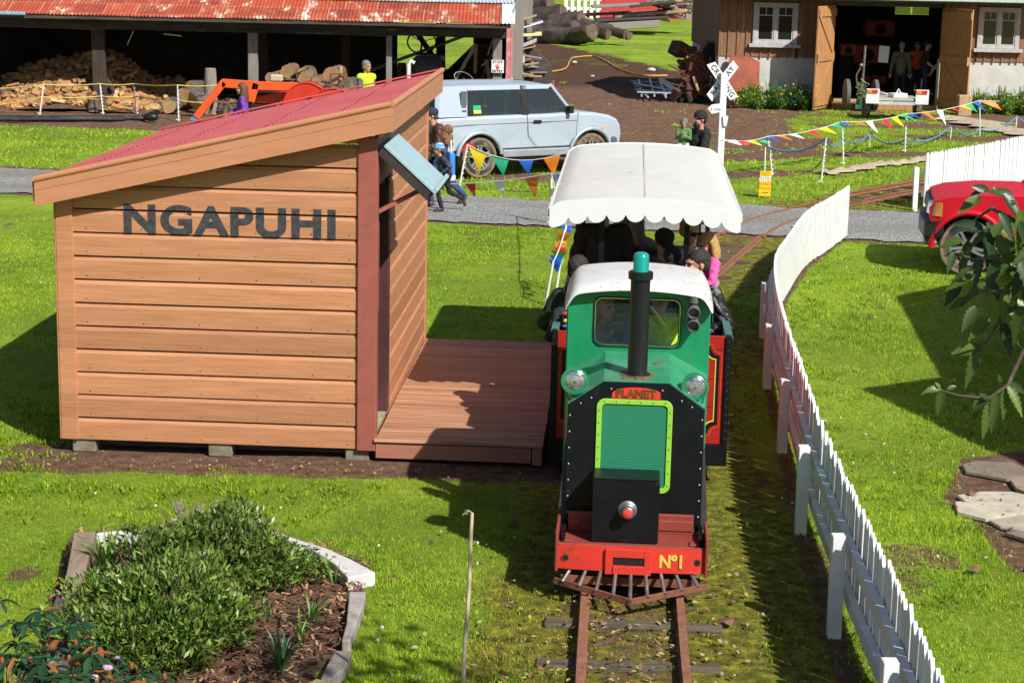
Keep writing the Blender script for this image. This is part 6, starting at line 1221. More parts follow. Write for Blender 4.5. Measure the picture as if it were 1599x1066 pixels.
# ---- black pipe, pigtail posts and yellow ropes in front of the barn
mb = MB(); P = [G(-20+i*24,184.5 if i < 9 else 184.5,.06) for i in range(11)]; mb.tube([(p.x,p.y+.03*math.sin(i),.055) for i,p in enumerate(P)]+[(G(243,184).x,44.9,.11)],.062,10); mb.tube([(p.x,p.y-.14,.04) for p in P[:-1]],.04,8); mb.ell(G(236,183,.1),(.18,.10,.10),0,10,8); tag(mb.build('black_pipe',[mat('black_poly',(.015,.016,.02),rough=.35,dirt=(.1,.07,.05),dscale=4)],smooth=50),'long black plastic pipe lying on the bare earth in front of the barn','pipe')
postw = mat('post_white',(.80,.80,.78),rough=.45)
def pigtail(px_b, py_b, px_t, py_t, label, group, lugs=True, name='fence_post', col_=None):
    b_ = G(px_b,py_b); t_ = YP(px_t,py_t,b_.y); r = thing(name,label,'post',(b_.x,b_.y,0),0,group); d = V((t_.x-b_.x,0,t_.z)); mb = MB(); mb.tube([(0,0,-.02),d*.5,d],[.016,.016,.014],8)
    mb.build('stake',[col_ or postw],r,smooth=40); 
    if lugs:
        mb = MB()
        for k in range(7): p = d*(.12+.12*k); mb.bar(p,p+V((.035,0,.012)),.012,.018)
        mb.bar(d*.02+V((-.06,0,0)),d*.02+V((.04,0,0)),.015,.02); mb.build('rope_lugs',[postw],r)
    return V((t_.x,b_.y,t_.z)), V((b_.x,b_.y,0)), r
LP = []
for a,lab in zip(((62,178,68,132),(161,177,156,131),(214,177,208,131),(279,188,277,133)),('white rope post in front of the pale firewood, left of the barn post','white rope post just right of the dark barn post','white rope post standing above the coiled end of the black pipe','white rope post beside the log rounds and grey stump')): LP.append(pigtail(*a,lab,'white posts with yellow rope')[:2])
def rope(name, pts, r, m, label, sag=.0, cat='rope', sub=8):
    P = []
    for i in range(len(pts)-1):
        a, b_ = V(pts[i]), V(pts[i+1])
        for k in range(sub): t = k/sub; P.append(a.lerp(b_,t)-V((0,0,sag*4*t*(1-t))))
    P.append(V(pts[-1])); return tag(MB().tube(P,r,6,m=0).build(name,[m],smooth=60),label,cat)
yrope = mat('rope_yellow',(.62,.50,.12),rough=.7); first = YP(-15,138,45); first2 = YP(-15,165,45); last = YP(338,133,45); last2 = YP(330,160,45.2)
rope('yellow_rope',[first]+[p[0] for p in LP]+[last],.014,yrope,'upper yellow rope strung between the white posts before the barn',.03)
rope('yellow_rope',[first2]+[p[0].lerp(p[1],.42) for p in LP]+[last2],.014,yrope,'lower yellow rope strung between the white posts before the barn',.03)
# ---- clutter beside the barn's right end
stk = [('orange-brown plywood sheet at the top of the stack beside the barn end',(800,36,838,24),.03,palewood),('thin white board sloping across the stack beside the barn end',(798,48,848,34),.03,white),('pale yellow curved sheet on the stack beside the barn end',(800,54,846,52),.07,mat('yellow_sheet',(.72,.70,.36),rough=.5)),('grey and white framed panel in the stack beside the barn end',(798,76,838,60),.10,mat('panel_grey',(.5,.54,.56),(.32,.35,.36),scale=2,rough=.4)),('brown edged board under the framed panel',(798,80,836,72),.03,palewood),('striped pale mattress-like pad low in the stack',(798,98,820,84),.22,mat('striped_pad',(.62,.66,.66),(.5,.35,.38),scale=5,stretch=(.2,.2,3),rough=.8))]
for i,(lab,(xa,ya,xb,yb),th,m_) in enumerate(stk):
    y = 49.2+.0*i; a, b_ = YP(xa,ya,y), YP(xb,yb,y); tag(MB().prism([a,b_,b_-V((0,0,th)),a-V((0,0,th))],(0,.9,0)).build('stacked_sheet',[m_],bevel=.006),lab,'board')
for i in range(26):
    px_ = random.uniform(798,838); py_ = random.uniform(84,122); y = 49.6+random.uniform(-.4,.6); q = YP(px_,py_,y); L_ = random.uniform(.25,.6); tag(MB().bar((q.x-L_/2,y,q.z),(q.x+L_/2,y+random.uniform(-.3,.3),q.z+random.uniform(-.12,.12)),.12,.04).build('offcut_board',[random.choice([barkm,palewood,greywood,darkwood])]),'short grey timber offcut in the stack beside the barn end','board',group='offcuts beside the barn end')
tag(MB().prism([(.0,49.9,0),(1.0,49.9,0),(.9,49.9,1.1),(.0,49.9,1.9)],(0,1.2,0)).build('timber_pile_core',[darkwood]),'dark stacked timber behind the sheets at the barn end','timber stack')
tag(MB().bar((-.22,46.1,.95),(.06,46.0,.0),.05,.04).bar((-.15,46.1,.9),(.14,46.0,.0),.04,.03).build('leaning_rails',[rust]),'pair of rusty bars leaning on the red barn trim','bars')
q = G(843,117); log('short log lying on the grass left of the yellow hose',(q.x-.10,q.y+.6,.2),(q.x+.16,q.y-.1,.2),.19)
q = G(862,139); tag(MB().box((q.x-.05,q.y-.0,.12),(.22,.25,.26)).build('terracotta_block',[mat('terracotta',(.50,.14,.07),rough=.8)],bevel=.02),'terracotta block behind the roof of the silver vehicle','block'); 
# yellow hose snaking over the yard
P = [G(*p,.03) for p in [(838,113),(868,111),(884,106),(892,92),(905,89),(928,88),(945,95),(962,105),(985,114),(1010,118),(1042,118)]]
tag(MB().tube(catmull(P,6),.03,6).build('orange_hose',[mat('hose_orange',(.62,.30,.08),rough=.6)],smooth=60),'thin orange hose snaking across the muddy yard','hose')
for px_,py_,s_ in ((897,100,.10),(1017,112,.16),(925,122,.08)): q = G(px_,py_); tag(MB().ell((q.x,q.y,.06),(s_,s_*.8,s_*.5),0,9,6).build('white_stone',[mat('stone_white',(.62,.62,.6),(.4,.4,.38),scale=5,rough=.8)]),'pale stone lying in the muddy yard','stone',group='pale stones in the yard')
# ---- big logs
for i,(x0_,y0_,x1_,y1_,r,Y0,lab) in enumerate([(828,42,868,46,.38,88,'large dark log on the upper left of the log pile'),(862,36,908,30,.42,90,'long dark log across the top of the log pile'),(835,28,880,20,.45,91,'topmost dark log of the log pile'),(822,14,860,8,.45,93,'dark log at the back top of the log pile'),(835,54,905,56,.42,84,'black log at the bottom of the log pile'),(900,56,925,50,.42,83,'short dark log at the front of the log pile'),(880,40,925,44,.30,87,'reddish dark log in the middle of the pile'),(908,38,955,48,.28,86,'pale-topped log sloping down to the right of the pile'),(912,47,950,54,.26,84,'short mossy log right of the pile'),(950,48,978,54,.22,84,'mossy log end in the grass right of the pile'),(968,53,983,56,.20,84,'smallest black log at the right tip of the pile'),(868,46,900,44,.36,86,'round dark log end at the centre of the pile')]):
    a, b_ = YP(x0_,y0_,Y0), YP(x1_,y1_,Y0-.8); a.z = max(a.z,r*.8); b_.z = max(b_.z,r*.8); log(lab,a,b_,r,'log',bm_=mat('wet_bark',(.10,.075,.065),(.035,.028,.026),scale=3,rough=.7,bump=.8,bscale=6,dirt=(.22,.19,.14),dscale=2,damt=(.58,.7)))
# ---- stack of old boards and roofing sheets
for i,(lab,x0_,y0_,x1_,y1_,th,m_) in enumerate([('rusty roofing sheet at the left of the board stack',895,24,985,19,.10,rustroof),('pale grey roofing sheet in the middle of the board stack',960,24,1072,15,.16,mat('old_sheet',(.42,.40,.33),(.32,.14,.08),scale=1.2,rough=.7)),('long grey plank on top of the board stack',925,10,1000,6,.12,barkm),('long dark plank along the top right of the board stack',985,9,1055,1,.12,darkwood),('dark plank under the roofing sheets',930,31,1045,26,.12,darkwood),('lowest long grey plank of the board stack',925,38,1030,32,.35,barkm),('pale plank end low on the left of the stack',905,26,928,32,.12,palewood)]):
    Y0 = 96-i*.4; a, b_ = YP(x0_,y0_,Y0), YP(x1_,y1_,Y0); tag(MB().prism([a,b_,b_-V((0,0,th)),a-V((0,0,th))],(0,2.2,.0)).build('stacked_board',[m_],bevel=.02),lab,'board')
for i in range(46):
    px_, py_ = random.uniform(1025,1078), 0; py_ = random.uniform(1,30)*(1-(px_-1040)/110); q = YP(px_,py_,96.5+random.uniform(-.5,.5)); L_ = random.uniform(.4,1.4); tag(MB().bar((q.x-L_/2,q.y,q.z),(q.x+L_/2,q.y+random.uniform(-.6,.6),q.z+random.uniform(-.2,.2)),.22,.09).build('short_board',[random.choice([barkm,palewood,greywood,darkwood,barkm])]),'weathered short board end in the far timber stack','board',group='board ends in the far timber stack')
# ---- red shed far behind
rs = thing('red_shed','red board shed behind the far timber stack','shed',(0,0,0)); mb = MB(); m_ = mat('shed_red',(.52,.05,.05),(.40,.04,.045),scale=1.2,stretch=(6,6,.3),rough=.75,dirt=(.32,.05,.06),dscale=.8)
a, b_ = YP(1040,30,116), YP(1100,28,116); x = YP(935,10,116).x
while x < 14.5: mb.bb(x,x+.55,116,116.1,0,6); x += .57
mb.build('wall',[m_],rs); x = YP(1078,15,115.8).x; MB().bb(x-.25,x+.1,115.85,115.98,0,6).build('door_post',[barkm],rs); MB().bb(YP(935,0,116).x-.3,14.6,115.6,124,5.6,5.8).build('roof',[galv],rs)
pf = thing('white_paling_fence','short white paling fence in front of the far red shed','fence',(0,0,0)); x0_ = YP(884,5,112).x; 
base = MB(); base.prism([(-.10,0,0),(.10,0,0),(.10,0,1.62),(0,0,1.75),(-.10,0,1.62)],(0,.05,0)); copies('paling',base,[white],pf,[(x0_+i*.38,112,0) for i in range(6)]); MB().bb(x0_,x0_+2.1,112.06,112.15,.6,.75).bb(x0_,x0_+2.1,112.06,112.15,1.15,1.3).build('rail',[white],pf)
# ================================================================ workshop shed on the right
shed = thing('workshop_shed','brown board and batten workshop with white windows, concrete base and open double doors','shed',(0,52,0))
batt = mat('shed_boards',(.30,.155,.085),(.17,.085,.05),scale=3.5,stretch=(5,5,.35),rough=.85,bump=.5,dirt=(.40,.27,.18),dscale=2.5,damt=(.56,.72),lo=.3,hi=.7); concp = mat('painted_concrete',(.58,.58,.55),(.47,.46,.43),scale=2,rough=.8,dirt=(.28,.26,.22),dscale=2.4,damt=(.58,.8),bump=.2); ply = mat('door_wood',(.52,.27,.11),(.33,.155,.06),scale=3,stretch=(5,5,.5),rough=.7,bump=.3,dirt=(.2,.10,.05),dscale=3)
fw_m = mat('window_frame_white',(.50,.49,.49),(.36,.33,.34),scale=8,rough=.7,dirt=(.22,.2,.2),dscale=9,damt=(.6,.7)); xl, xd0, xd1, xr = 5.55, 8.72, 11.65, 15.2
for a,b_ in ((xl,xd0-.02),(xd1+.02,xr)): MB().bb(a,b_,0,.25,-.1,1.40).build('foundation_wall',[concp],shed)
MB().bb(xl,xl+.25,.25,8,-.1,1.40).build('foundation_wall',[concp],shed)
def wallb(x0,x1,z0=1.36,z1=3.25):
    mb = MB(); x = x0
    while x < x1-.02: w_ = min(.235,x1-x); mb.bb(x,x+w_-.012,-.03+random.uniform(-.004,.004),.0,z0,z1); x += .247
    x = x0-.02
    while x < x1: mb.bb(x-.0,x+.045,-.06,-.032,z0-.03,z1); x += .247
    mb.bb(x0,x1,.0,.03,z0,z1); mb.build('board_wall',[batt],shed)
def win(x0,x1):
    z0, z1 = 1.72, 2.84
    wallb(x0-10,x0) if False else None
    fr = MB(); fr.bb(x0,x0+.12,-.10,-.02,z0,z1); fr.bb(x1-.12,x1,-.10,-.02,z0,z1); fr.bb(x0+.12,x1-.12,-.10,-.02,z1-.09,z1); fr.bb(x0+.12,x1-.12,-.10,-.02,z0,z0+.08); xm = (x0+x1)/2; fr.bb(xm-.045,xm+.045,-.10,-.02,z0+.08,z1-.09); w0 = fr.build('window',[fw_m],shed,bevel=.005)
    for a,b_ in ((x0+.12,xm-.045),(xm+.045,x1-.12)):
        s_ = MB(); s_.bb(a+.003,a+.04,-.08,-.03,z0+.083,z1-.093); s_.bb(b_-.04,b_-.003,-.08,-.03,z0+.083,z1-.093); s_.bb(a+.04,b_-.04,-.08,-.03,z1-.133,z1-.093); s_.bb(a+.04,b_-.04,-.08,-.03,z0+.083,z0+.12); s_.bb(a+.04,b_-.04,-.08,-.03,z1-.36,z1-.335); s_.bb((a+b_)/2-.01,(a+b_)/2+.01,-.08,-.03,z1-.335,z1-.133); s_.build('sash',[fw_m],w0)
        MB().bb(a+.04,b_-.04,-.058,-.052,z0+.12,z1-.133).build('pane',[mat('dark_pane',(.015,.02,.018),rough=.04,spec=.9)],w0)
    MB().bb(x0-.10,x1+.10,-.19,-.02,z0-.10,z0-.003).build('sill',[fw_m],w0,bevel=.008)
w1a, w1b = X_(1176,30,52), X_(1245,40,52); w2a, w2b = X_(1527,30,52), X_(1592,40,52)
wallb(xl,w1a); wallb(w1a,w1b,1.36,1.70); wallb(w1a,w1b,2.85,3.25); wallb(w1b,xd0-.02); wallb(xd1+.02,w2a); wallb(w2a,w2b,1.36,1.70); wallb(w2a,w2b,2.85,3.25); wallb(w2b,xr); win(w1a,w1b); win(w2a,w2b)
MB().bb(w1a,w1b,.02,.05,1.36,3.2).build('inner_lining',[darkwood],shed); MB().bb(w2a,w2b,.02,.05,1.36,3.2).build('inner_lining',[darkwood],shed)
mb = MB(); y = 0
while y < 8: mb.bb(xl-.03,xl,y,y+.225,1.37,3.3); y += .24
mb.build('side_wall',[batt],shed); mb = MB(); mb.bb(xl-.02,xl+.02,1.2,1.5,.4,1.2); mb.build('side_vent',[mat('vent_blue',(.12,.16,.18))],shed)
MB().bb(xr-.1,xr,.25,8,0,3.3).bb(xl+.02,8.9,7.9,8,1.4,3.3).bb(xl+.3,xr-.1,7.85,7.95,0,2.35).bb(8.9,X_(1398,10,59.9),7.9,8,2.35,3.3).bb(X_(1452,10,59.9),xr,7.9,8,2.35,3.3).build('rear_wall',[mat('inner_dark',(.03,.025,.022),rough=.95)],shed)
MB().bb(X_(1398,10,59.9),X_(1424,10,59.9)-.03,7.92,7.95,2.36,3.0).bb(X_(1424,10,59.9)+.03,X_(1452,10,59.9),7.92,7.95,2.36,3.0).build('rear_window',[mat('rear_glass',(.25,.33,.22),(.12,.18,.10),scale=2,rough=.3,alpha=.5)],shed)
mb = MB(); mb.prism([(xl-.35,-.75,3.05),(xl-.35,4,4.5),(xl-.35,8.5,3.0),(xl-.35,8.5,2.95),(xl-.35,4,4.42),(xl-.35,-.75,2.98)],(xr-xl+.7,0,0)); mb.build('roof',[galv],shed)
MB().bb(xl-.35,xr+.3,-.88,-.76,2.98,3.10).build('gutter',[mat('gutter_pale',(.50,.60,.58),rough=.4)],shed,bevel=.02); MB().bb(xl-.3,xr,-.72,-.02,2.93,2.965).build('soffit',[mat('soffit_dark',(.08,.07,.06))],shed)
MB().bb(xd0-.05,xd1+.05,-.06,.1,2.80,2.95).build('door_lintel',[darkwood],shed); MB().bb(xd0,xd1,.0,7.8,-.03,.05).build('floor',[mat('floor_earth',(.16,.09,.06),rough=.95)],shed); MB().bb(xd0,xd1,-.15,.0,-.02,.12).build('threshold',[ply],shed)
def door(hx_, ang, side, label):
    mb = MB(); w_ = 1.42; k = 7
    for i in range(k): mb.bb(side*(i*w_/k) if side > 0 else -((i+1)*w_/k-.006), side*((i+1)*w_/k-.006) if side > 0 else -(i*w_/k), -.02,.02,.03,2.80)
    o = mb.build('door',[ply],shed,bevel=.004); o.location = (hx_,-.05,0); o.rotation_euler.z = ang; o['label'] = label
    mb = MB(); s = side
    for z in (.22,1.42,2.62): mb.bb(min(0,s*w_)+.01,max(0,s*w_)-.01,.021,.055,z-.10,z+.10)
    mb.bar((s*.06,.036,1.50),(s*(w_-.08),.036,2.54),.11,.03,up=(0,1,0)); mb.bar((s*(w_-.08),.036,.30),(s*.06,.036,1.34),.11,.03,up=(0,1,0)); mb.build('door_ledge',[ply],o)
    MB().bb(s*w_-.03 if s > 0 else -w_-.004,s*w_+.004 if s > 0 else -w_+.03,.056,.09,1.30,1.54).build('latch',[palewood],o)
door(xd0-.02, rad(-118), 1, 'left plank door swung open beside the shrub bed'); door(xd1+.05, rad(110), -1, 'right plank door swung open in shade')
# things in and by the doorway
def bucket(px_,py_,y,lab,c):
    q = YP(px_,py_,y); t = thing('bucket',lab,'bucket',(q.x,y,.05)); MB().lathe([(.13,0),(.16,.34),(.17,.35),(.165,.30)],18).build('pail',[mat('pail_'+c[0],c[1],rough=.5)],t,smooth=40); MB().lathe([(.145,.10),(.155,.22)],18).build('band',[mat('band_green',(.04,.28,.16))],t,smooth=40)
bucket(1387,150,52.3,'white bucket with a green band beside the khaki-jacketed person',('w',(.55,.57,.55))); bucket(1372,150,53.0,'grey bucket behind the small cardboard box',('g',(.40,.42,.42)))
q = YP(1364,148,52.1); tag(MB().box((q.x,52.1,.24),(.2,.22,.34)).build('cardboard_box',[mat('cardboard',(.48,.28,.13),rough=.9)],bevel=.01),'small upright cardboard box in the workshop doorway','box')
q = YP(1380,84,52.7); tag(MB().prism([(q.x-.15,52.7,q.z-.24),(q.x+.13,52.7,q.z-.26),(q.x+.16,52.7,q.z+.20),(q.x-.13,52.7,q.z+.22)],(0,.01,0)).build('notice',[mat('notice_paper',(.62,.63,.68),(.50,.52,.60),scale=12,stretch=(1,1,9),rough=.8)]),'sheet of paper with printed lines hung in the workshop doorway','notice')
for i,(px_,py_,y,w_,h_,lab) in enumerate([(1352,85,56,1.0,.6,'large red machine in the middle of the dark workshop'),(1372,45,57,.9,.5,'red machine panel high at the back of the workshop'),(1323,78,55,.5,.35,'orange box on the left of the dark workshop'),(1360,125,55.5,.9,.25,'low red machine base behind the engine')]):
    q = YP(px_,py_,y); t = thing('machine',lab,'machine',(q.x,y,q.z)); MB().box((0,0,0),(w_,.5,h_)).build('casing',[mat('machine_red',(.40,.06,.03),(.2,.04,.02),scale=3,rough=.5)],t,bevel=.06); MB().cyl((0,-.26,0),(0,-.36,0),min(w_,h_)*.3,n=16).bb(-w_*.4,w_*.4,-.05,.05,-q.z,-h_/2).build('wheel_and_legs',[under],t)
en = YP(1345,140,51.3); eng = thing('stationary_engine','small green stationary engine with a tall pipe on a wheeled trolley in the doorway','engine',(en.x,51.3,0))
gm2 = mat('engine_green',(.05,.16,.08),(.02,.06,.03),scale=8,rough=.5); MB().cyl((0,0,.12),(0,0,.62),.12,n=16).box((0,0,.1),(.34,.4,.12)).ell((0,0,.66),(.13,.13,.10),0,12,8).build('body',[gm2],eng,smooth=35,bevel=0)
mb = MB(); mb.cyl((.03,.05,.6),(.05,.05,1.75),.035,n=10); mb.tube([(-.12,0,.6),(-.16,0,.95),(-.06,0,1.15),(-.04,0,1.22)],.02,8); mb.ell((-.04,0,1.22),.06,0,10,8); mb.build('exhaust_pipe',[steel],eng,smooth=40)
for s in (-1,1): MB().cyl((s*.34,.05,.42),(s*.44,.05,.42),.42,n=24).build('trolley_wheel',[mat('rubber_grey',(.12,.11,.11),rough=.8)],eng,smooth=40)
mb = MB()
for k in range(10): mb.tube([(random.uniform(-.15,.15),-.12,.3+.04*k),(random.uniform(-.2,.2),-.15,.4+.04*k),(random.uniform(-.12,.12),-.1,.5+.04*k)],.012,5)
mb.build('pipework',[mat('brass_dull',(.30,.28,.12),rough=.4,metal=.5)],eng)
for lab,px0,py0,px1,py1,r in [('short squared timber lying in front of the workshop threshold',1322,170,1362,170,.16),('long timber sill across the doorway behind the engine',1300,161,1360,159,.12),('upright timber block beside the right-hand door',1506,160,1507,180,.26),('grey timber lying along the right shrub bed',1546,167,1600,170,.14),('dark tyre-like edging lying along the left shrub bed',1205,167,1238,168,.10)]:
    a, b_ = G(px0,py0), G(px1,py1)
    if 'upright' in lab: o = MB().box((b_.x-.05,b_.y,.26),(.36,.3,.56)).build('timber_block',[palewood],bevel=.02)
    else: o = MB().bar((a.x,a.y,.08),(b_.x,a.y,.08),r*1.4,r).build('timber',[palewood if 'short' in lab or 'long' in lab else greywood],bevel=.01)
    tag(o,lab,'timber')
# trailer with lamps
tq = G(1402,189); tr = thing('small_trailer','small flat trailer with white lamp boards parked in front of the workshop','trailer',(tq.x-.02,tq.y+.3,0))
MB().bb(-.62,.62,-.1,1.0,.50,.56).bb(-.62,-.56,-.1,1.4,.42,.5).bb(.56,.62,-.1,1.4,.42,.5).build('bed',[mat('trailer_zinc',(.48,.46,.38),(.36,.34,.28),scale=5,rough=.6)],tr,bevel=.005); MB().bb(-.6,.6,-.14,-.1,.40,.48).build('rear_bar',[galv],tr)
for s in (-1,1):
    MB().cyl((s*.60,.5,.27),(s*.74,.5,.27),.27,n=22).build('wheel',[tyre],tr,smooth=40)
    lb = MB().bb(s*.64-.17,s*.64+.17,-.16,-.13,.42,.80).build('lamp_board',[mat('lamp_board_white',(.74,.76,.78),rough=.5)],tr,bevel=.004)
    MB().bb(s*.64-.15,s*.64-.03,-.19,-.16,.70,.78,0).bb(s*.64-.03,s*.64+.12,-.19,-.16,.70,.78,1).build('tail_lamp',[mat('lamp_amber',(.85,.28,.03),rough=.2,coat=.6),mat('lamp_red',(.75,.03,.02),rough=.2,coat=.6)],lb)
MB().box((.1,.3,.62),(.4,.3,.1),0,(0,0,.3)).tube([(0,.2,.6),(.1,.25,.78),(.2,.3,.62)],.02,6).build('jockey_wheel',[white],tr)
# rusty plate, dark machinery, plank, aluminium tubes at the left corner of the workshop
a = G(1140,168); tag(MB().prism([(a.x+.0,a.y,0),(a.x+.75,a.y+.05,.2),(a.x+.80,a.y+.5,1.22),(a.x+.52,a.y+.52,1.36),(a.x-.02,a.y+.5,1.40),(a.x-.1,a.y+.2,.7)],(.03,.05,0)).build('rusty_plate',[mat('plate_red_rust',(.34,.09,.05),(.22,.06,.035),scale=3,rough=.85,bump=.3)]),'big red-brown rusty plate leaning on the workshop wall by the crossing sign','plate')
mch = thing('rusty_machinery','tall dark rusty machinery heap at the left corner of the workshop','machinery',(G(1068,150).x,53.0,0)); mb = MB()
for k in range(34): mb.box((random.gauss(.1,.22),random.uniform(-.2,.5),random.uniform(.1,1.55)),(random.uniform(.1,.5),random.uniform(.1,.4),random.uniform(.08,.4)),0,(random.uniform(-.6,.6),random.uniform(-.6,.6),random.uniform(0,3)))
mb.build('frame',[mat('dark_rust',(.13,.045,.03),(.05,.022,.018),scale=6,rough=.85,bump=.4)],mch,bevel=.01); MB().cyl((.65,-.15,1.30),(.65,.15,1.30),.38,n=24).cyl((.65,-.18,1.30),(.65,.18,1.30),.10,n=12).build('flywheel',[under],mch,smooth=40)
mb = MB()
for k in range(40): a_ = random.uniform(0,6.3); mb.tube([(random.gauss(.1,.25),0,random.uniform(.1,1.4)),(random.gauss(.1,.3),-.2,random.uniform(.1,1.5)),(random.gauss(.2,.3),-.1,random.uniform(.0,1.6))],.02,5)
mb.build('rods',[rust],mch); MB().bar((-.05,-.6,0),(-.12,.0,.3),.1,.1).box((.3,.2,.05),(1.2,.9,.12)).build('base',[under],mch)
tag(MB().tube([G(1098,155,.05),YP(1090,140,52.6),YP(1083,120,52.7)],.05,8).build('pale_plank',[palewood],smooth=40),'pale curved stick leaning against the dark machinery','stick')
alu = mat('aluminium',(.62,.66,.70),(.48,.52,.56),scale=4,rough=.4,metal=.4); sc = thing('tube_frames','stack of silver tube frames lying on the dark yard','frames',(G(1022,148).x,G(1022,148).y,0)); sx0, sy0 = sc.location.x, sc.location.y
for i,(a,b_) in enumerate([((985,127),(1040,130)),((990,133),(1045,137)),((992,140),(1050,145)),((995,144),(1048,146)),((998,125),(1002,150)),((1015,124),(1022,150)),((1030,126),(1040,148)),((990,130),(1048,142)),((1005,146),(1012,152)),((1035,146),(1040,152)),((993,136),(1043,133))]):
    p, q = G(*a,.12+.03*(i%4)), G(*b_,.12+.03*(i%4)); MB().tube([p-V((sx0,sy0,0)),q-V((sx0,sy0,0))],.028,8).build('tube',[alu],sc,smooth=40)
p, q = G(1033,126,.2), G(1060,147,.2); tag(MB().cyl(p,q,.10,.10,18).build('wide_pipe',[mat('pipe_grey',(.42,.46,.46),rough=.4)],smooth=40),'wide grey pipe lying across the silver tube frames','pipe')
# shrub beds along the workshop
def leafcloud(name, label, pts, n, size, c1, c2, cat='shrub', seed=1, up=.3, elong=2.0, group=None, parent=None):
    """pts: list of (x,y,z,rx,ry,rz) ellipsoids filled with n leaf faces"""
    q = np.random.default_rng(seed); w_ = np.array([p[3]*p[4]*p[5] for p in pts])**.7; k = q.choice(len(pts), n, p=w_/w_.sum()); P = np.array(pts)[k]; d = q.normal(size=(n,3)); d /= np.linalg.norm(d,axis=1)[:,None]; rr = q.uniform(.35,1.05,(n,1))**.6
    lump = 1+.22*np.sin(d[:,:1]*5+P[:,:1]*7)+.18*np.sin(d[:,1:2]*6+d[:,2:]*5+P[:,1:2]*5); c = P[:,:3]+d*rr*P[:,3:]*lump; c[:,2] = np.maximum(c[:,2],.02)
    a = d*.8+q.normal(size=(n,3))*.7+np.array([0,0,up]); a /= np.linalg.norm(a,axis=1)[:,None]; b_ = np.cross(a,q.normal(size=(n,3))); b_ /= np.linalg.norm(b_,axis=1)[:,None]; s_ = size*q.uniform(.6,1.35,(n,1)); nn_ = np.cross(a,b_)
    v = np.stack([c-a*s_*.5, c+b_*s_/elong*.5+nn_*s_*.06, c+a*s_*.5-nn_*s_*.05, c-b_*s_/elong*.5+nn_*s_*.06],1).reshape(-1,3); f = np.arange(4*n).reshape(-1,4)
    t = np.clip(q.normal(.45,.3,(n,1)),0,1); cc = np.array(c1)*(1-t)+np.array(c2)*t; cc = np.repeat(np.concatenate([cc,np.ones((n,1))],1),4,axis=0); o = npmesh(name,v,f,leafm,parent,colors=cc)
    if parent is None: tag(o,label,cat,group)
    return o
leafm = bpy.data.materials.new('leaf'); leafm.use_nodes = True; nt = leafm.node_tree; b = nt.nodes['Principled BSDF']; at = _n(nt,'ShaderNodeAttribute',attribute_name='Col'); nt.links.new(at.outputs['Color'],b.inputs['Base Color']); b.inputs['Roughness'].default_value = .38; b.inputs['Specular IOR Level'].default_value = .5
tl = _n(nt,'ShaderNodeBsdfTranslucent'); nt.links.new(at.outputs['Color'],tl.inputs[0]); ms = _n(nt,'ShaderNodeMixShader'); ms.inputs[0].default_value = .25; nt.links.new(b.outputs[0],ms.inputs[1]); nt.links.new(tl.outputs[0],ms.inputs[2]); nt.links.new(ms.outputs[0],nt.nodes['Material Output'].inputs[0])
for i,(px_,w_,h_,lab,c1,c2) in enumerate([(1172,.42,.62,'bright green bush by the rusty plate against the workshop wall',(.08,.20,.02),(.28,.42,.05)),(1207,.45,.60,'mid green bush in the middle of the left shrub bed',(.05,.15,.02),(.16,.30,.05)),(1245,.5,.66,'dark green bush beside the left workshop door',(.025,.09,.015),(.07,.17,.03)),(1528,.42,.55,'bright green bush beside the right workshop door',(.08,.20,.02),(.26,.40,.05)),(1562,.45,.60,'bush with red and yellow flowers at the right shrub bed',(.06,.17,.02),(.22,.36,.05)),(1596,.42,.62,'bright bush at the far right of the workshop wall',(.06,.18,.02),(.24,.38,.05))]):
    x = X_(px_,150,51.2); r = thing('shrub',lab,'shrub',(x,51.2,0)); leafcloud('foliage',None,[(0,0,h_*.42,w_,.38,h_*.55),(w_*.3,-.1,h_*.3,w_*.6,.3,h_*.35)],2200,.075,c1,c2,seed=60+i,parent=r)
    mb = MB(); 
    for k in range(16): a_, rr_ = random.uniform(0,6.3), random.uniform(0,w_*.8); mb.tube([(0,0,0),(rr_*math.cos(a_)*.6,rr_*math.sin(a_)*.3,h_*.6),(rr_*math.cos(a_),rr_*.3*math.sin(a_),h_*random.uniform(.9,1.35))],.008,4)
    mb.build('stems',[mat('stem_green',(.10,.16,.04))],r)
    fc_ = [mat('flower_red',(.60,.03,.04)),mat('flower_yellow',(.70,.52,.05))] if i in (1,2,4) else [mat('flower_pink',(.50,.20,.22))]*2
    for q_ in (0,1): copies('flower', MB().ell((0,0,0),.026,0,7,5), [fc_[q_]], r, [(random.uniform(-w_,w_),-.33+random.uniform(-.05,.1),random.uniform(.2,h_*1.1)) for k in range(3)])
# low tufts that pile up against the workshop wall
o = leafcloud('ground_cover','low leafy ground cover along the foot of the workshop wall',[(x,51.3,.08,.35,.25,.14) for x in np.arange(6.4,8.5,.3)]+[(x,51.3,.08,.35,.25,.14) for x in np.arange(12.4,15,.3)],2500,.06,(.08,.16,.02),(.30,.36,.06),seed=77,cat='ground cover'); o['kind'] = 'stuff'
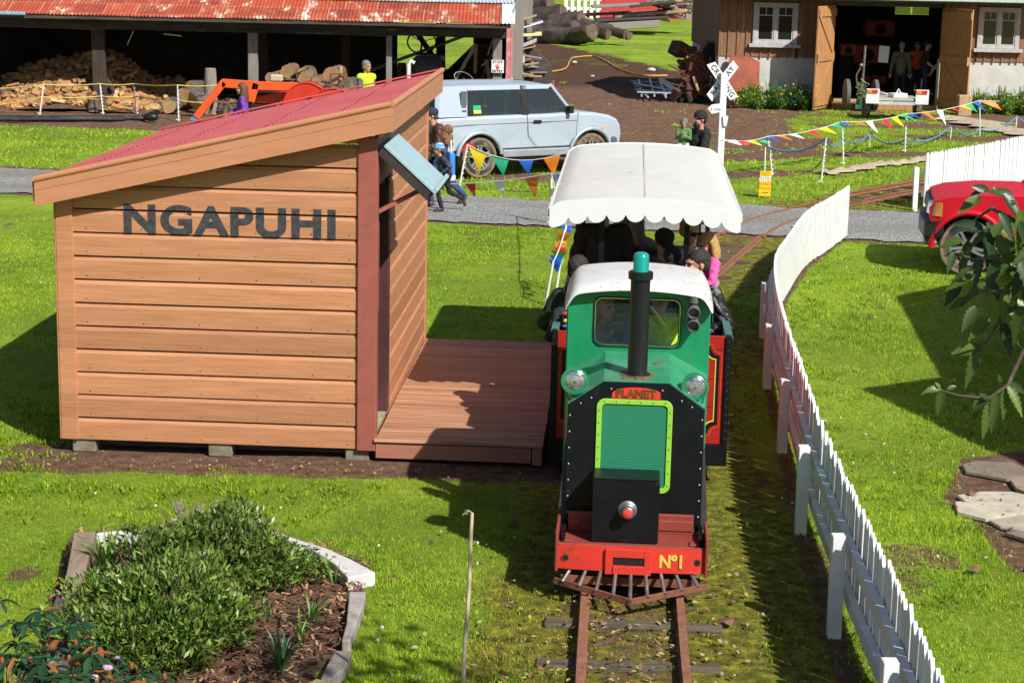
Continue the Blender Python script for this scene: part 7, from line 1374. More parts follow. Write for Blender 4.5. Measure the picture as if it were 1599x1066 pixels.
# ================================================================ railway crossing sign
cs = thing('crossing_sign','white crossbuck railway crossing sign on a tall white post beside the gravel road','sign',(YP(1124,262,32.5).x,32.5,0))
sgw = mat('sign_enamel',(.80,.82,.84),(.76,.78,.80),scale=3,rough=.4); ztop = YP(1122,114,32.5).z
mb = MB(); mb.bb(-.055,.055,-.055,.055,-.1,ztop); mb.build('post',[sgw],cs,bevel=.006)
cz0 = YP(1122,127,32.5).z; xoff = -.01
for ang,s_,txt in ((rad(-54),-1,'CROSSING'),(rad(54),1,'RAILWAY')):
    M = Matrix.Translation((xoff,.075+(.012 if s_ > 0 else 0),cz0)) @ Matrix.Rotation(-ang,4,'Y'); mb = MB(); P = [(-.375,0,-.045),(-.40+.04,0,-.085),(.33,0,-.085),(.375,0,.045),(.36,0,.085),(-.33,0,.085)]; mb.add([],[])
    pp = [M @ V(p) for p in [(-.39,0,-.075),(.35,0,-.075),(.39,0,.075),(-.35,0,.075)]]; q = MB().prism(pp,(0,.008,0)).build('blade',[sgw],cs)
    text(txt,'lettering',.125,signblack,q,M @ Matrix.Translation((0,-.003,0)) @ TF,ext=.002,bold=.002,sx=1.0,space=1.12)
mb = MB(); a = YP(1107,170,32.4); ax_, az_ = a.x-cs.location.x, a.z; mb.prism([(ax_-.02,-.06,az_),(ax_+.06,-.06,az_-.09),(-.055,-.06,az_-.06),(-.055,-.06,az_+.09),(ax_+.05,-.06,az_+.07)],(0,.008,0)); q = mb.build('arrow_plate',[sgw],cs); text('& LOOK','lettering',.05,signblack,q,Matrix.Translation(((ax_+.02-.055)/2+.02,-.063,az_-.015)) @ TF,ext=.001)
mb = MB(); mb.prism([(.0,-.06,az_-.12),(.10,-.06,az_-.12),(.075,-.06,az_-.30),(.02,-.06,az_-.30)],(0,-.03,0)); mb.build('bracket',[sgw],cs,bevel=.004)
# yellow notice tied to the rope post
yq = G(1191,308); ys_ = thing('yellow_notice','narrow yellow notice with a white strip tied to white posts at the road edge','sign',(yq.x+.02,yq.y,0)); hN = YP(1191,267,yq.y).z
mb = MB(); mb.bb(-.10,.11,-.01,.01,.02,hN); nb_ = mb.build('board',[mat('notice_yellow',(.85,.52,.01),rough=.5)],ys_); nb_.rotation_euler = (0,rad(1.5),.15)
MB().prism([(-.115,-.013,hN*.62),(.105,-.013,hN*.65),(.105,-.013,hN*.80),(-.115,-.013,hN*.76)],(0,.002,0)).build('strip',[sgw],nb_); text('ENTRY','lettering',.08,mat('ink_blue',(.10,.12,.40)),nb_,Matrix.Translation((0,-.015,hN*.705)) @ Matrix.Rotation(rad(-2),4,'Y') @ TF,ext=.001)
for t_,z_,sz in (('NO',.88,.09),('DO NOT',.50,.06),('WALK',.34,.07)): text(t_,'lettering',sz,mat('ink_brown',(.35,.18,.01)),nb_,Matrix.Translation((.0,-.0115,hN*z_)) @ TF,ext=.001)
MB().bb(-.04,.07,-.013,-.011,hN*.17,hN*.20).build('underline',[signblack],nb_)
# ================================================================ bunting, rope posts
FC = {'r':mat('flag_red',(.68,.03,.03),rough=.5),'y':mat('flag_yellow',(.80,.62,.02),rough=.5),'g':mat('flag_green',(.02,.45,.24),rough=.5),'b':mat('flag_blue',(.02,.13,.62),rough=.5),'o':mat('flag_orange',(.82,.22,.02),rough=.5),'w':mat('flag_white',(.78,.79,.80),rough=.5),'l':mat('flag_lime',(.35,.65,.05),rough=.5)}
NAME = dict(r='red',y='yellow',g='green',b='blue',o='orange',w='white',l='lime')
strm = mat('string_white',(.72,.72,.72),rough=.8)
def bunting(label, pts, flags, size=.22, wind=(0,0,0), sag=.08, subs=10):
    """pts 3-D support points; flags: list of (t along whole line 0..1, colour, size, wind factor)"""
    t = thing('bunting',label,'bunting',tuple(pts[0])); o = V(pts[0]); P = []
    for i in range(len(pts)-1):
        a, b_ = V(pts[i]), V(pts[i+1])
        for k in range(subs): u = k/subs; P.append(a.lerp(b_,u)-V((0,0,sag*4*u*(1-u)))-o)
    P.append(V(pts[-1])-o); MB().tube(P,.008,5).build('string',[strm],t)
    for (u, c_, sz, wf_) in flags:
        x = u*(len(P)-1); i = min(int(x),len(P)-2); p = P[i].lerp(P[i+1],x-i); d = (P[i+1]-P[i]).normalized(); d = d if abs(d.x) > .5 else V((.9,.3*d.y,0)).normalized(); w_ = V(wind)*wf_; n = 6; sz = sz*1.05; vs = []
        for k in range(n+1):
            v_ = k/n; hw_ = sz*.42*(1-v_); cpos = p + V((0,0,-1))*sz*v_*max(.15,1-.8*w_.length) + w_*sz*v_ + V((0,.02*math.sin(v_*5+u*30),0))
            vs += [tuple(cpos-d*hw_), tuple(cpos+d*hw_+V((0,.015*math.sin(v_*4),0)))]
        mb = MB(); mb.add(vs,[(2*k,2*k+1,2*k+3,2*k+2) for k in range(n)]); q = mb.build('flag',[FC[c_]],t,smooth=80); q['label'] = NAME[c_]+' triangular flag'
    return t
RP = {}
GR = 'white rope posts beside the churned grass'
for key,(a,lab) in {'s':((1194,268,1195,230),'short white post standing behind the yellow notice'),'1':((1206,272,1199,213),'white post nearest the crossing sign, leaning left'),'2':((1282,285,1290,215),'white post at the left end of the pale hessian strip'),'3':((1317,256,1315,190),'white notched post second under the bunting'),'4':((1358,228,1358,207),'short white post holding the blue rope at its top'),'5':((1413,236,1415,178),'white notched post carrying the middle of the far bunting'),'6':((1484,215,1486,197),'short white post in front of the tattered cloth'),'7':((1530,212,1530,157),'tall white post at the right end of the far bunting'),'8':((1586,200,1588,182),'short white post at the far right holding the blue rope')}.items():
    RP[key] = pigtail(*a,lab,GR,lugs=key in '1235')[:2]
brope = mat('rope_blue',(.10,.25,.60),rough=.6)
def pt_(k,f=1.0): return RP[k][1].lerp(RP[k][0],f)
rope('blue_rope',[pt_('1',.72),pt_('2',.97),pt_('3',.60),pt_('4'),pt_('5',.30),pt_('6'),pt_('7',.18),pt_('8'),YP(1640,188,47)],.016,brope,'blue rope looping between the white posts on the churned grass',.16)
top = V((cs.location.x+.02,32.4,YP(1118,217,32.4).z))
bunting('string of coloured flags running from the crossing sign to the workshop yard',[top,pt_('1'),pt_('3'),pt_('5'),pt_('7')],[(.03,'w',.30,1),(.08,'r',.30,1),(.14,'y',.3,1),(.19,'g',.3,1),(.25,'b',.3,1),(.29,'o',.3,1),(.33,'w',.3,1),(.39,'r',.34,.9),(.43,'y',.36,1),(.47,'g',.3,1),(.50,'b',.3,.8),(.55,'o',.34,1),(.60,'w',.42,.6),(.66,'r',.42,.6),(.70,'y',.40,.7),(.735,'g',.36,1),(.76,'b',.40,1),(.81,'o',.42,.8),(.86,'w',.46,.4),(.90,'r',.32,1),(.935,'y',.36,1),(.96,'g',.40,.7),(.985,'b',.42,.7)],wind=(.85,.1,0),sag=.06)
bunting('short tail of flags streaming from the tall right-hand post',[pt_('7'),pt_('7')+V((.5,.1,-.02))],[(.3,'o',.5,.9)],wind=(.9,0,-.1),sag=.0)
# middle run beside the silver vehicle
pa = pigtail(716,297,730,226,'leaning white post with red tape beside the rear wheel of the silver vehicle',None,lugs=True)
pb = pigtail(861,349,861,271,'white notched post at the road edge left of the canopy',None,lugs=True)
MB().prism([pa[0]+V((-.12,.0,-.13)),pa[0]+V((.12,0,-.03)),pa[0]+V((.10,0,.03)),pa[0]+V((-.02,0,.02))],(0,.02,0)).build('x',[FC['r']]).name = 'red_tape'; rt_ = bpy.data.objects['red_tape']; bpy.context.view_layer.update(); rt_.parent = pa[2]; rt_.matrix_parent_inverse = pa[2].matrix_world.inverted()
e1 = YP(905,228,31.8); bunting('string of coloured flags passing in front of the silver vehicle',[pa[0],e1],[(.09,'y',.42,.25),(.30,'g',.36,.45),(.53,'b',.30,.5),(.76,'o',.36,.35)],wind=(.35,0,0),sag=.26)
e0 = YP(655,287,30.6); e2 = YP(905,262,27.9); bunting('lower string of coloured flags reaching from the hut corner to the road edge post',[e0,pb[0]],[(.14,'y',.24,1.2),(.40,'r',.28,.6),(.62,'w',.30,.5),(.86,'o',.36,.3)],wind=(.5,0,0),sag=.06)
bunting('short run of flags between the road edge post and the canopy',[pb[0],e2],[(.3,'b',.26,.7)],wind=(.5,0,0),sag=.04)
pc_ = pigtail(868,455,884,352,'white post half hidden behind the passengers left of the train',None,lugs=False)
pd_ = pigtail(852,474,864,408,'short white post behind the green-jacketed passenger left of the train',None,lugs=False)
bunting('gathered coloured flags hanging down the left side of the train',[pb[0],pc_[0],pd_[0]],[(.44,'g',.16,-.9),(.50,'b',.17,.6),(.57,'o',.22,-.3),(.64,'y',.14,.4),(.69,'o',.2,-.2),(.75,'r',.18,.2),(.80,'l',.22,.5),(.88,'b',.2,.3),(.96,'b',.18,.4)],wind=(.5,0,-.1),sag=.05)
# white posts further along the lawn bunting
for px_,py_,pt,lab in ((961,392,352,'thin white post seen under the canopy left of the middle'),(1003,372,350,'thin white post seen under the middle of the canopy')): pigtail(px_,py_,px_+1,pt,lab,None,lugs=False)
# hessian strips
hes = mat('hessian',(.50,.42,.30),(.36,.30,.21),scale=8,rough=.95,bump=.5)
def strip(P, w_, label):
    mb = MB(); C = catmull([(p.x,p.y,.03) for p in P],6); vs = []
    for i, p in enumerate(C):
        d = (C[min(i+1,len(C)-1)]-C[max(i-1,0)]).normalized(); n = V((-d.y,d.x,0)); ww_ = w_*(.8+.35*math.sin(i*1.7)+.15*math.sin(i*.9)); vs += [tuple(p-n*ww_*.5), tuple(p+V((0,0,.06+.03*math.sin(i*2.1)))), tuple(p+n*ww_*.5)]
    mb.add(vs,[(3*i+j,3*i+j+1,3*i+j+4,3*i+j+3) for i in range(len(C)-1) for j in (0,1)]); tag(mb.build('hessian_strip',[hes],smooth=60),label,'cloth')
strip([G(1283,273),G(1330,267),G(1370,259),G(1405,257),G(1445,250)],.45,'pale hessian strip lying on the grass before the churned ground')
strip([G(1475,186),G(1510,190),G(1550,199),G(1585,208),G(1640,214)],1.3,'wide tattered hessian cloth lying near the tall bunting post')
# ================================================================ off-frame hall at the right (casts the lawn shadow)
hall = thing('side_hall','long low building just beyond the right-hand lawn','building',(0,0,0)); H3 = 3.0
poly = [(6.88,20.52),(6.42,15.94),(5.51,15.38),(6.22,13.15),(6.45,12.65),(12.5,12.0),(12.5,22.9),(9.2,22.9)]
MB().prism([(x,y,H3-.12) for x,y in poly],(0,0,.12)).build('roof',[galv],hall); MB().bb(7.2,12.3,13.4,20.4,0,H3-.12).build('wall',[salmon2],hall); MB().bb(6.0,6.1,14.0,14.1,0,H3-.12).build('verandah_post',[white],hall); MB().bb(7.17,7.2,16,16.9,0,2.05).build('door',[ply],hall); MB().bb(7.17,7.2,17.6,19,1,2.1).build('window',[mat('dark_pane',(.015,.02,.018))],hall)
# ================================================================ flower bed
slabm = mat('old_slab',(.34,.27,.19),(.22,.17,.12),scale=3,stretch=(5,.6,3),rough=.85,bump=.4,dirt=(.18,.13,.09),dscale=4); wslab = mat('white_edging',(.66,.64,.63),(.52,.50,.50),scale=5,stretch=(1,1,1),rough=.7,bump=.35,dirt=(.25,.22,.20),dscale=8,damt=(.6,.7))
def edging(P, W_, z, th, m_, name, label):
    mb = MB(); n = len(P); vs = []
    for i,(p,w_) in enumerate(zip(P,W_)):
        a, b_ = V((*P[max(i-1,0)],0)), V((*P[min(i+1,n-1)],0)); d = (b_-a).normalized(); nn_ = V((-d.y,d.x,0))*w_/2; c = V((*p,0))
        for q,zz_ in ((c-nn_,z),(c+nn_,z),(c+nn_,z-th),(c-nn_,z-th)): vs.append((q.x,q.y,zz_+.008*math.sin(i*1.9)))
    fs = [(4*i+j,4*i+(j+1)%4,4*(i+1)+(j+1)%4,4*(i+1)+j) for i in range(n-1) for j in range(4)]+[(3,2,1,0),(4*n-4,4*n-3,4*n-2,4*n-1)]; mb.add(vs,fs); return tag(mb.build(name,[m_],bevel=.01,seg=2),label,'edging')
c0_ = [G(*p,.09) for p in [(150,832),(200,829),(260,826),(320,822),(375,822),(420,828),(460,842),(500,858),(535,876),(565,895)]]
edging([(p.x,p.y) for p in c0_],[.035,.035,.035,.04,.045,.06,.075,.10,.14,.21],.09,.10,wslab,'curved_edging','curved white-painted timber edging round the back of the flower bed')
c1_ = [G(*p,.16) for p in [(132,832),(126,862),(118,895),(112,925)]]; edging([(p.x,p.y) for p in c1_],[.15,.13,.12,.13],.17,.19,slabm,'log_edging','weathered flat-topped log edging the left of the flower bed')
c2_ = [G(*p,.10) for p in [(108,930),(98,965),(92,1000),(90,1035)]]; edging([(p.x,p.y) for p in c2_],[.15,.16,.15,.12],.12,.14,bark,'bark_log_edging','dark bark-covered log below the flat-topped log at the left of the bed')
c3_ = [G(*p,.07) for p in [(558,925),(556,945),(548,975),(540,1000)]]; edging([(p.x,p.y) for p in c3_],[.11,.10,.06,.05],.08,.09,mat('grey_slab',(.42,.38,.36),(.28,.25,.24),scale=6,rough=.8,dirt=(.25,.18,.13),dscale=8),'plank_edging','grey plank edging below the end of the curved white edging')
c4_ = [G(*p,.11) for p in [(536,1005),(526,1030),(508,1048)]]; edging([(p.x,p.y) for p in c4_],[.10,.12,.06],.07,.08,greywood,'plank_edging','short grey board at the lower right of the flower bed')
c5_ = [G(*p,.12) for p in [(505,1050),(470,1075),(440,1100)]]; edging([(p.x,p.y) for p in c5_],[.10,.12,.12],.08,.09,mat('mossy_timber',(.30,.25,.15),(.18,.16,.09),scale=8,rough=.9,bump=.4),'timber_edging','mossy square timber at the bottom corner of the flower bed')
q = np.random.default_rng(5); mb = MB(); chipm = [mat('chip%d'%i,c,rough=.9) for i,c in enumerate([(.30,.14,.07),(.18,.08,.05),(.42,.26,.14),(.10,.05,.035)])]
for i in range(5200):
    x, y = q.uniform(-3.1,-.9), q.uniform(9.2,13.0)
    if not bool(inpoly(np.array([x]),np.array([y]),BED)[0]): continue
    a_ = q.uniform(0,6.3); L_ = q.uniform(.01,.032); e = V((math.cos(a_),math.sin(a_),q.uniform(-.5,.5)))*L_; f_ = V((-math.sin(a_),math.cos(a_),q.uniform(-.4,.4)))*L_*.28; c = V((x,y,.03+q.uniform(0,.03))); mb.add([tuple(c-e-f_),tuple(c+e-f_),tuple(c+e+f_),tuple(c-e+f_)],[(0,1,2,3)],int(q.integers(0,4)))
tag(mb.build('bark_mulch',chipm),'red-brown bark mulch covering the flower bed','mulch',kind='stuff')
def bush(label, cx_, cy_, blobs, n, size, c1, c2, seed, elong=3.2, flowers=None, stems=26, up=.8):
    r = thing('garden_shrub',label,'shrub',(cx_,cy_,0)); leafcloud('foliage',None,blobs,n,size,c1,c2,seed=seed,parent=r,up=up,elong=elong); mb = MB(); rnd = random.Random(seed)
    for k in range(stems):
        b_ = rnd.choice(blobs); e = V((b_[0]+rnd.uniform(-.8,.8)*b_[3],b_[1]+rnd.uniform(-.8,.8)*b_[4],b_[2]+b_[5]*rnd.uniform(.3,1.15))); m_ = e*.5+V((rnd.uniform(-.05,.05),rnd.uniform(-.05,.05),.05)); mb.tube([(rnd.uniform(-.1,.1),rnd.uniform(-.1,.1),0),m_,e],[.010,.007,.003],5)
    mb.build('stems',[mat('stem_brown',(.13,.09,.06),rough=.9)],r); return r
p = G(330,925); bush('bushy dark green shrub with narrow leaves at the back of the flower bed',p.x,p.y,[(0,.05,.24,.50,.36,.28),(-.30,.0,.20,.28,.3,.22),(.32,.10,.20,.28,.3,.22),(.05,.25,.34,.3,.2,.18)],10500,.056,(.02,.07,.012),(.27,.38,.07),101)
p = G(255,1015); bush('large glossy green shrub with narrow leaves at the front of the flower bed',p.x,p.y,[(0,0,.26,.48,.40,.30),(-.30,.1,.22,.28,.3,.24),(.28,.05,.22,.30,.35,.22),(.1,.28,.30,.35,.2,.2),(-.05,-.3,.2,.5,.3,.22)],14000,.057,(.022,.075,.013),(.30,.41,.07),102)
def flax(label, px_, py_, n, h_, seed, c=((.05,.16,.02),(.20,.36,.06)), w_=.016):
    p = G(px_,py_); r = random.Random(seed); vs = []; fs = []; cs_ = []
    for k in range(n):
        a_ = r.uniform(0,6.3); L_ = h_*r.uniform(.6,1.15); out = r.uniform(.15,.8); m = 7; t_ = r.random(); cc = [c[0][i]*(1-t_)+c[1][i]*t_ for i in range(3)]+[1]; base = len(vs); dx, dy = math.cos(a_), math.sin(a_)
        for i in range(m+1):
            u = i/m; rad_ = L_*out*u**1.5*.8; z = L_*(u-.45*out*u**2.6); ww_ = w_*(1-u**2.5)*.5+.001; vs += [(p.x+.02*dx+dx*rad_-dy*ww_, p.y+.02*dy+dy*rad_+dx*ww_, z+.01), (p.x+.02*dx+dx*rad_, p.y+.02*dy+dy*rad_, z+.004), (p.x+.02*dx+dx*rad_+dy*ww_, p.y+.02*dy+dy*rad_-dx*ww_, z+.01)]; cs_ += [cc]*3
        for i in range(m): b_ = base+3*i; fs += [(b_,b_+1,b_+4,b_+3),(b_+1,b_+2,b_+5,b_+4)]
    o = npmesh('strap_leaf_plant',vs,fs,leafm,colors=cs_); tag(o,label,'plant'); return o
flax('tall bright strap-leaved clump beside the flat-topped log edging',168,905,46,.36,1,w_=.026)
flax('small strap-leaved clump at the left edge of the bed below the tall one',142,915,18,.20,2)
flax('dark blue-green strap-leaved clump near the bottom of the bed',440,1052,34,.30,3,((.02,.07,.03),(.08,.17,.07)),.022)
flax('thin strap-leaved plant among the mulch at the right of the bed',486,975,12,.24,4)
flax('small strap-leaved plant below the end of the shrub',470,1000,9,.20,5); flax('strap-leaved tuft at the top right of the bed by the white edging',420,868,14,.20,6); flax('thin upright leaves by the inner curve of the white edging',520,915,7,.22,7)
o = leafcloud('low_plant','low leafy plants with red stems inside the curve of the white edging',[(G(480,900).x,G(480,900).y,.06,.16,.2,.10),(G(450,880).x,G(450,880).y,.06,.14,.15,.10)],900,.045,(.06,.16,.02),(.26,.36,.06),cat='plant',seed=9)
p = G(268,905); tw = MB(); rnd = random.Random(3)
def twig(mb, a, d, L_, r, dep):
    b_ = a+d*L_; mb.tube([a,a.lerp(b_,.5)+V((rnd.uniform(-.01,.01),0,0)),b_],[r,r*.8,r*.6],5)
    if dep:
        for k in range(3): twig(mb,a.lerp(b_,rnd.uniform(.4,1)),(d+V((rnd.uniform(-.8,.8),rnd.uniform(-.5,.5),rnd.uniform(-.1,.5)))).normalized(),L_*.6,r*.6,dep-1)
for dx in (-.15,.12,.3): twig(tw,V((p.x+dx*.3,p.y+.65,.02)),V((dx,.1,1)).normalized(),.20,.010,3)
tag(tw.build('bare_twig_bush',[mat('twig_grey',(.36,.30,.25),rough=.9)]),'bare twiggy bush standing just behind the white edging','bush')
# rhododendron close to the camera, bottom left
rb = thing('rhododendron','dark broad-leaved bush with rusty buds and pink flowers at the bottom left corner','shrub',(-2.0,6.9,0)); vs=[]; fs=[]; cs_=[]; rnd = random.Random(8)
for w in range(150):
    x = rnd.uniform(-.85,.85); y = rnd.uniform(-.4,.45); zt_ = 1.53-.30*max(0,x)**1.2-.25*x*x*.4+.08*math.sin(x*6+y*4)-.15*abs(y); z = zt_ - abs(rnd.gauss(0,.14)); c = V((x,y,z))
    for k in range(8):
        a_ = 2*PI*k/8+rnd.uniform(-.3,.3); L_ = rnd.uniform(.07,.115); wd = L_*.26; dr = rnd.uniform(-.5,.25); d = V((math.cos(a_),math.sin(a_),dr)).normalized(); s_ = V((-math.sin(a_),math.cos(a_),0)); b_ = len(vs); t_ = rnd.random(); cc = [.012+.03*t_,.045+.06*t_,.02+.02*t_,1] if rnd.random() > .06 else [.35,.12,.03,1]
        for u,ww_,zz_ in ((.12,.25,0),(.4,.9,.006),(.7,1,0),(.92,.55,-.008),(1,.05,-.014)):
            q_ = c+d*L_*u+V((0,0,zz_-.01*u)); vs += [tuple(q_-s_*wd*ww_/2+V((0,0,.006))),tuple(q_),tuple(q_+s_*wd*ww_/2+V((0,0,.006)))]; cs_ += [cc]*3
        for i in range(4): e = b_+3*i; fs += [(e,e+1,e+4,e+3),(e+1,e+2,e+5,e+4)]
npmesh('foliage',vs,fs,leafm,rb,colors=cs_)
mb = MB()
for k in range(30): x, y = rnd.uniform(-.8,.25), rnd.uniform(-.1,.4); mb.tube([(x*.15,y*.2,0),(x*.6,y*.7,.8),(x,y,1.34-.2*abs(x))],[.02,.012,.005],5)
mb.build('branches',[mat('stem_brown',(.13,.09,.06))],rb); mb = MB()
for k in range(26): x, y = rnd.uniform(-.75,.8), rnd.uniform(-.4,.2); mb.ell((x,y,1.50-.30*max(0,x)**1.2-.1*x*x-.12*abs(y)),(.009,.009,.016),0,7,6)
mb.build('buds',[mat('bud_rust',(.30,.07,.035),rough=.7)],rb)
for (px_,py_,c_,s_) in ((168,1042,(.62,.36,.52),.018),(148,1056,(.58,.40,.44),.013),(183,1026,(.36,.22,.50),.009),(112,1055,(.5,.08,.18),.009)):
    w_ = YP(px_,py_,6.75); mb = MB()
    for k in range(6): a_ = k*PI/3; mb.ell((w_.x+2.0+s_*.6*math.cos(a_),-.15+s_*.4*math.sin(a_),w_.z),(s_*.55,s_*.3,s_*.6),0,8,6,(0,.5*math.cos(a_),0))
    mb.build('flower',[mat('petal%d'%px_,c_,rough=.6)],rb,smooth=60)
# dry cane in the lawn
t_, b_ = YP(738,800,9.4), YP(722,1090,9.15); d = (b_-t_); bt = t_+d*(t_.z/(-d.z))
cn = thing('dry_cane','thin dry flower cane standing in the lawn left of the track','cane',(bt.x,bt.y,0)); t0 = t_-V((bt.x,bt.y,0)); mb = MB(); P = [V((0,0,-.02)).lerp(t0,k/8)+V((.003*math.sin(k*1.4),0,0)) for k in range(9)]; mb.tube(P,[.0135,.013,.0125,.012,.0115,.011,.0105,.010,.0095],8); mb.build('stalk',[mat('cane',(.55,.46,.32),(.40,.32,.2),scale=6,stretch=(3,3,.4),rough=.7)],cn,smooth=60)
mb = MB(); 
for k in range(16): a_ = rnd.uniform(2.2,3.8); mb.tube([t0,t0+V((.022*math.cos(a_)-.005,rnd.uniform(-.01,.01),.012)),t0+V((.055*math.cos(a_)*rnd.uniform(.5,1),rnd.uniform(-.02,.02),rnd.uniform(-.012,.012)))],.0013,3)
mb.build('wispy_tip',[mat('wisp',(.42,.38,.32))],cn)
# ================================================================ paving on the right
pv = [mat('paving_%d'%i,c,tuple(x*.7 for x in c),scale=5,rough=.85,bump=.3,dirt=(.18,.15,.08),dscale=4,damt=(.56,.72)) for i,c in enumerate([(.44,.39,.31),(.36,.27,.20),(.30,.15,.11),(.55,.50,.40),(.24,.19,.15)])]; rnd = random.Random(12)
cells = []
for i in range(260): cells.append((rnd.uniform(3.7,6),rnd.uniform(11.4,15.3)))
cells = [c for i,c in enumerate(cells) if all((c[0]-d_[0])**2+(c[1]-d_[1])**2 > .27**2 for d_ in cells[:i])]
NM = ['grey','tan','red-brown','pale','dark']; cnt = 0
for (x,y) in cells:
    if not bool(inpoly(np.array([x-.12]),np.array([y]),PAVE)[0]): continue
    n_ = rnd.randint(5,7); P = []; 
    for k in range(n_):
        a_ = 2*PI*k/n_+rnd.uniform(-.25,.25); r_ = rnd.uniform(.24,.34); P.append((x+r_*1.15*math.cos(a_),y+r_*math.sin(a_)))
    # clip against neighbours' bisectors so stones do not overlap
    for (x2,y2) in cells:
        if (x2,y2) == (x,y) or (x2-x)**2+(y2-y)**2 > 1: continue
        mx_,my_ = (x+x2)/2,(y+y2)/2; nx0,ny0 = x2-x,y2-y; l_ = math.hypot(nx0,ny0); nx0/=l_; ny0/=l_; out=[]
        for i in range(len(P)):
            a,b_ = P[i],P[(i+1)%len(P)]; da = (a[0]-mx_)*nx0+(a[1]-my_)*ny0+.015; db = (b_[0]-mx_)*nx0+(b_[1]-my_)*ny0+.015
            if da <= 0: out.append(a)
            if da*db < 0: t_ = da/(da-db); out.append((a[0]+(b_[0]-a[0])*t_,a[1]+(b_[1]-a[1])*t_))
        P = out
    if len(P) < 3: continue
    k = rnd.randrange(5); tag(MB().prism([(a,b_,-.01) for a,b_ in P],(0,0,.03+rnd.uniform(-.005,.006))).build('paving_stone',[pv[k]],bevel=.006,seg=2),'irregular flat stone of the mossy paving at the right edge of the lawn','stone',group='crazy paving stones at the right edge'); cnt += 1
for px_,py_,lab in ((1520,893,'dry brown leaf curled on the lawn near the paving'),(1515,775,'small dark leaf on the paving edge'),(800,820,'large brown dead leaf in the shade left of the train'),(1135,975,'reddish dead leaf on the track bed right of the rail')):
    p = G(px_,py_); mb = MB(); r_ = .045; vs = [(p.x+r_*math.cos(a_)*(1+.3*math.sin(3*a_)),p.y+r_*1.1*math.sin(a_),.02+.012*math.sin(2*a_)) for a_ in [2*PI*i/10 for i in range(10)]]+[(p.x,p.y,.035)]; mb.add(vs,[(i,(i+1)%10,10) for i in range(10)]); tag(mb.build('dead_leaf',[mat('dead_leaf',(.22,.10,.06),(.14,.07,.05),scale=20,rough=.8)]),lab,'leaf')
# ================================================================ overhanging tree at the right
tree = thing('overhanging_tree','tree with serrated dark green leaves reaching in from the right edge','tree',(2.9,4.4,0)); TL = V(tree.location); barkt = mat('branch_bark',(.16,.12,.10),(.08,.06,.05),scale=12,rough=.85,bump=.4,dirt=(.35,.33,.30),dscale=9,damt=(.6,.7))
mb = MB(); mb.tube([(0,0,-.1),(.05,.05,1.6),(-.05,.1,3.0),(.0,.1,4.4),(.2,0,5.6)],[.13,.11,.09,.07,.03],12); mb.build('trunk',[barkt],tree,smooth=60)
def tp_(px_,py_,y): return YP(px_,py_,y)-TL
br_ = []
for P,rr in (([V((-.02,.1,3.4)),tp_(1760,300,4.7),tp_(1640,330,4.8),tp_(1585,345,4.85),tp_(1548,325,4.9),tp_(1520,345,4.95)],[.03,.016,.010,.008,.005,.003]),
             ([V((-.02,.1,3.2)),tp_(1740,420,4.7),tp_(1640,430,4.8),tp_(1580,455,4.85),tp_(1530,455,4.9),tp_(1500,475,4.95)],[.03,.016,.011,.008,.005,.003]),
             ([tp_(1640,430,4.8),tp_(1600,400,4.8),tp_(1560,400,4.85),tp_(1520,405,4.9),tp_(1490,395,4.9)],[.010,.007,.006,.004,.003]),
             ([tp_(1580,455,4.85),tp_(1560,500,4.85),tp_(1540,535,4.9),tp_(1525,540,4.9)],[.006,.004,.003,.002]),
             ([V((-.03,.1,2.9)),tp_(1720,420,4.5),tp_(1640,500,4.55),tp_(1598,545,4.6),tp_(1574,600,4.6),tp_(1545,622,4.6),tp_(1500,618,4.65),tp_(1465,608,4.65)],[.025,.015,.010,.007,.005,.004,.003,.002])):
    MB().tube(P,rr,7).build('branch',[barkt],tree,smooth=60); br_.append(P)
def leaf(vs,fs,cs_,base,tip,wid,droop,col_,nrm):
    base, tip = V(base), V(tip); d = tip-base; L_ = d.length; d.normalize(); s_ = d.cross(V(nrm)).normalized(); n_ = s_.cross(d); m = 14; b0 = len(vs)
    for i in range(m+1):
        u = i/m; prof = math.sin(PI*min(1,u**.75))**.8*(1-.15*u); ww_ = wid*.5*prof*(1+(.16 if i%2 else -.12)); c = base+d*L_*u - V((0,0,1))*droop*u*u*L_ + n_*0.0
        vs += [tuple(c-s_*ww_+n_*ww_*.35), tuple(c), tuple(c+s_*ww_+n_*ww_*.35)]; k = .9+.2*(i%2); cs_ += [[col_[0]*k,col_[1]*k,col_[2]*k,1],[col_[0]*1.5,col_[1]*1.4,col_[2]*1.4,1],[col_[0]*k,col_[1]*k,col_[2]*k,1]]
    for i in range(m): e = b0+3*i; fs += [(e,e+1,e+4,e+3),(e+1,e+2,e+5,e+4)]
vs=[]; fs=[]; cs_=[]; rnd = random.Random(21)
def leafat(px_,py_,y,ang,L_,droop=.4,w_=.55,light=0):
    b_ = tp_(px_,py_,y); a_ = rad(ang); d = V((math.cos(a_),rnd.uniform(-.35,.25),-math.sin(a_)))*L_; t_ = min(1,max(0,rnd.gauss(.35,.25)+light)); c = [.012*(1-t_)+.09*t_,.036*(1-t_)+.15*t_,.009*(1-t_)+.02*t_]; leaf(vs,fs,cs_,b_,b_+d,L_*w_,droop,c,(rnd.uniform(-.5,.3),-.8,rnd.uniform(.3,1)))
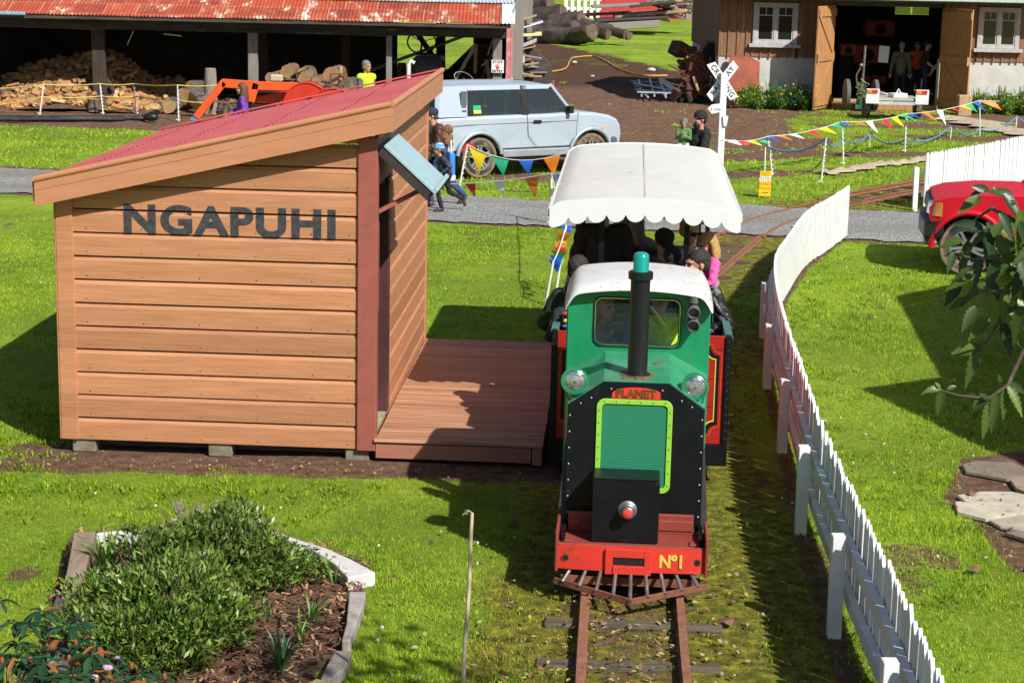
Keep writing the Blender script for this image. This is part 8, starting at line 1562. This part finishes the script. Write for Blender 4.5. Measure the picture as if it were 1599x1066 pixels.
# ang: image direction, 0 = right, 90 = down
for a in [(1545,298,4.85,205,.085),(1545,298,4.85,160,.10),(1560,300,4.9,250,.06),(1575,320,4.85,-40,.075),(1530,305,4.9,150,.11),(1515,345,4.95,140,.10),(1560,330,4.8,60,.10),(1595,330,4.8,100,.13),(1600,350,4.8,20,.12),(1590,345,4.8,60,.12),(1500,372,4.9,165,.10),(1510,375,4.95,110,.12),(1540,360,4.9,95,.13),(1560,370,4.85,75,.13),(1490,395,4.9,120,.09),(1500,400,4.95,200,.06),(1530,400,4.9,90,.12),(1560,405,4.85,110,.12),(1590,400,4.8,70,.14),(1600,420,4.8,120,.12),(1520,430,4.9,150,.11),(1500,440,4.95,125,.10),(1540,440,4.9,60,.12),(1570,450,4.85,85,.13),(1598,450,4.8,60,.14),(1515,470,4.95,160,.10),(1535,540,4.9,195,.10),(1532,542,4.9,105,.14),(1528,540,4.9,160,.11),(1560,500,4.85,60,.12),(1580,470,4.85,50,.14),(1600,480,4.8,90,.14),(1570,520,4.85,30,.11),(1545,500,4.9,140,.10),(1595,510,4.8,45,.12),
          (1465,608,4.65,190,.085),(1465,608,4.65,250,.055),(1468,606,4.65,105,.105),(1480,610,4.65,320,.06),(1520,618,4.65,190,.07),(1540,622,4.6,230,.07),(1545,625,4.6,110,.12),(1560,615,4.6,95,.13),(1575,600,4.6,60,.11),(1572,605,4.6,85,.11),(1550,620,4.6,140,.09),(1578,598,4.6,30,.08),(1565,600,4.6,250,.05),(1530,620,4.65,100,.09)]: leafat(a[0]+rnd.uniform(-4,4),a[1]+rnd.uniform(-4,4),a[2],a[3]+rnd.uniform(-12,12),a[4]*rnd.uniform(.5,.72),droop=rnd.uniform(.1,.6),w_=rnd.uniform(.34,.52),light=.5 if rnd.random()<.15 else 0)
for i in range(60): leafat(rnd.gauss(1600,40),rnd.uniform(300,490),rnd.uniform(4.75,5.1),rnd.uniform(-30,220),rnd.uniform(.045,.075),droop=rnd.uniform(.0,.7),w_=rnd.uniform(.35,.5))
for i in range(900):    # crown above and beyond the right edge of the frame
    a_ = rnd.uniform(0,6.3); r_ = rnd.random()**.5*1.0; x = -.35+r_*math.cos(a_)*1.0; y = .9+r_*math.sin(a_)*1.5; z = rnd.uniform(4.35,5.6)
    if rnd.random() < .35: x, y, z = rnd.uniform(-.2,1.2), rnd.uniform(-.8,1.0), rnd.uniform(2.4,5.2)
    wx, wy = x+TL.x, y+TL.y
    if wx < .29*wy+.12 and z < 4.38: continue
    L_ = rnd.uniform(.09,.15); d = V((rnd.uniform(-1,1),rnd.uniform(-1,1),rnd.uniform(-1,.1))).normalized()*L_; t_ = rnd.random()*.6; leaf(vs,fs,cs_,(x,y,z),V((x,y,z))+d,L_*.55,.3,[.018*(1-t_)+.1*t_,.055*(1-t_)+.2*t_,.015],(rnd.uniform(-1,1),rnd.uniform(-1,1),1))
npmesh('crown',vs,fs,leafm,tree,colors=cs_)
mb = MB()
for k in range(26): a_ = rnd.uniform(0,6.3); mb.tube([(0,.1,rnd.uniform(3.2,4.6)),(.5*math.cos(a_)-.2,.5*math.sin(a_)+.4,4.6),(1.0*math.cos(a_)-.3,1.4*math.sin(a_)+.9,rnd.uniform(4.5,5.4))],[.025,.014,.005],6)
mb.build('twigs',[barkt],tree)
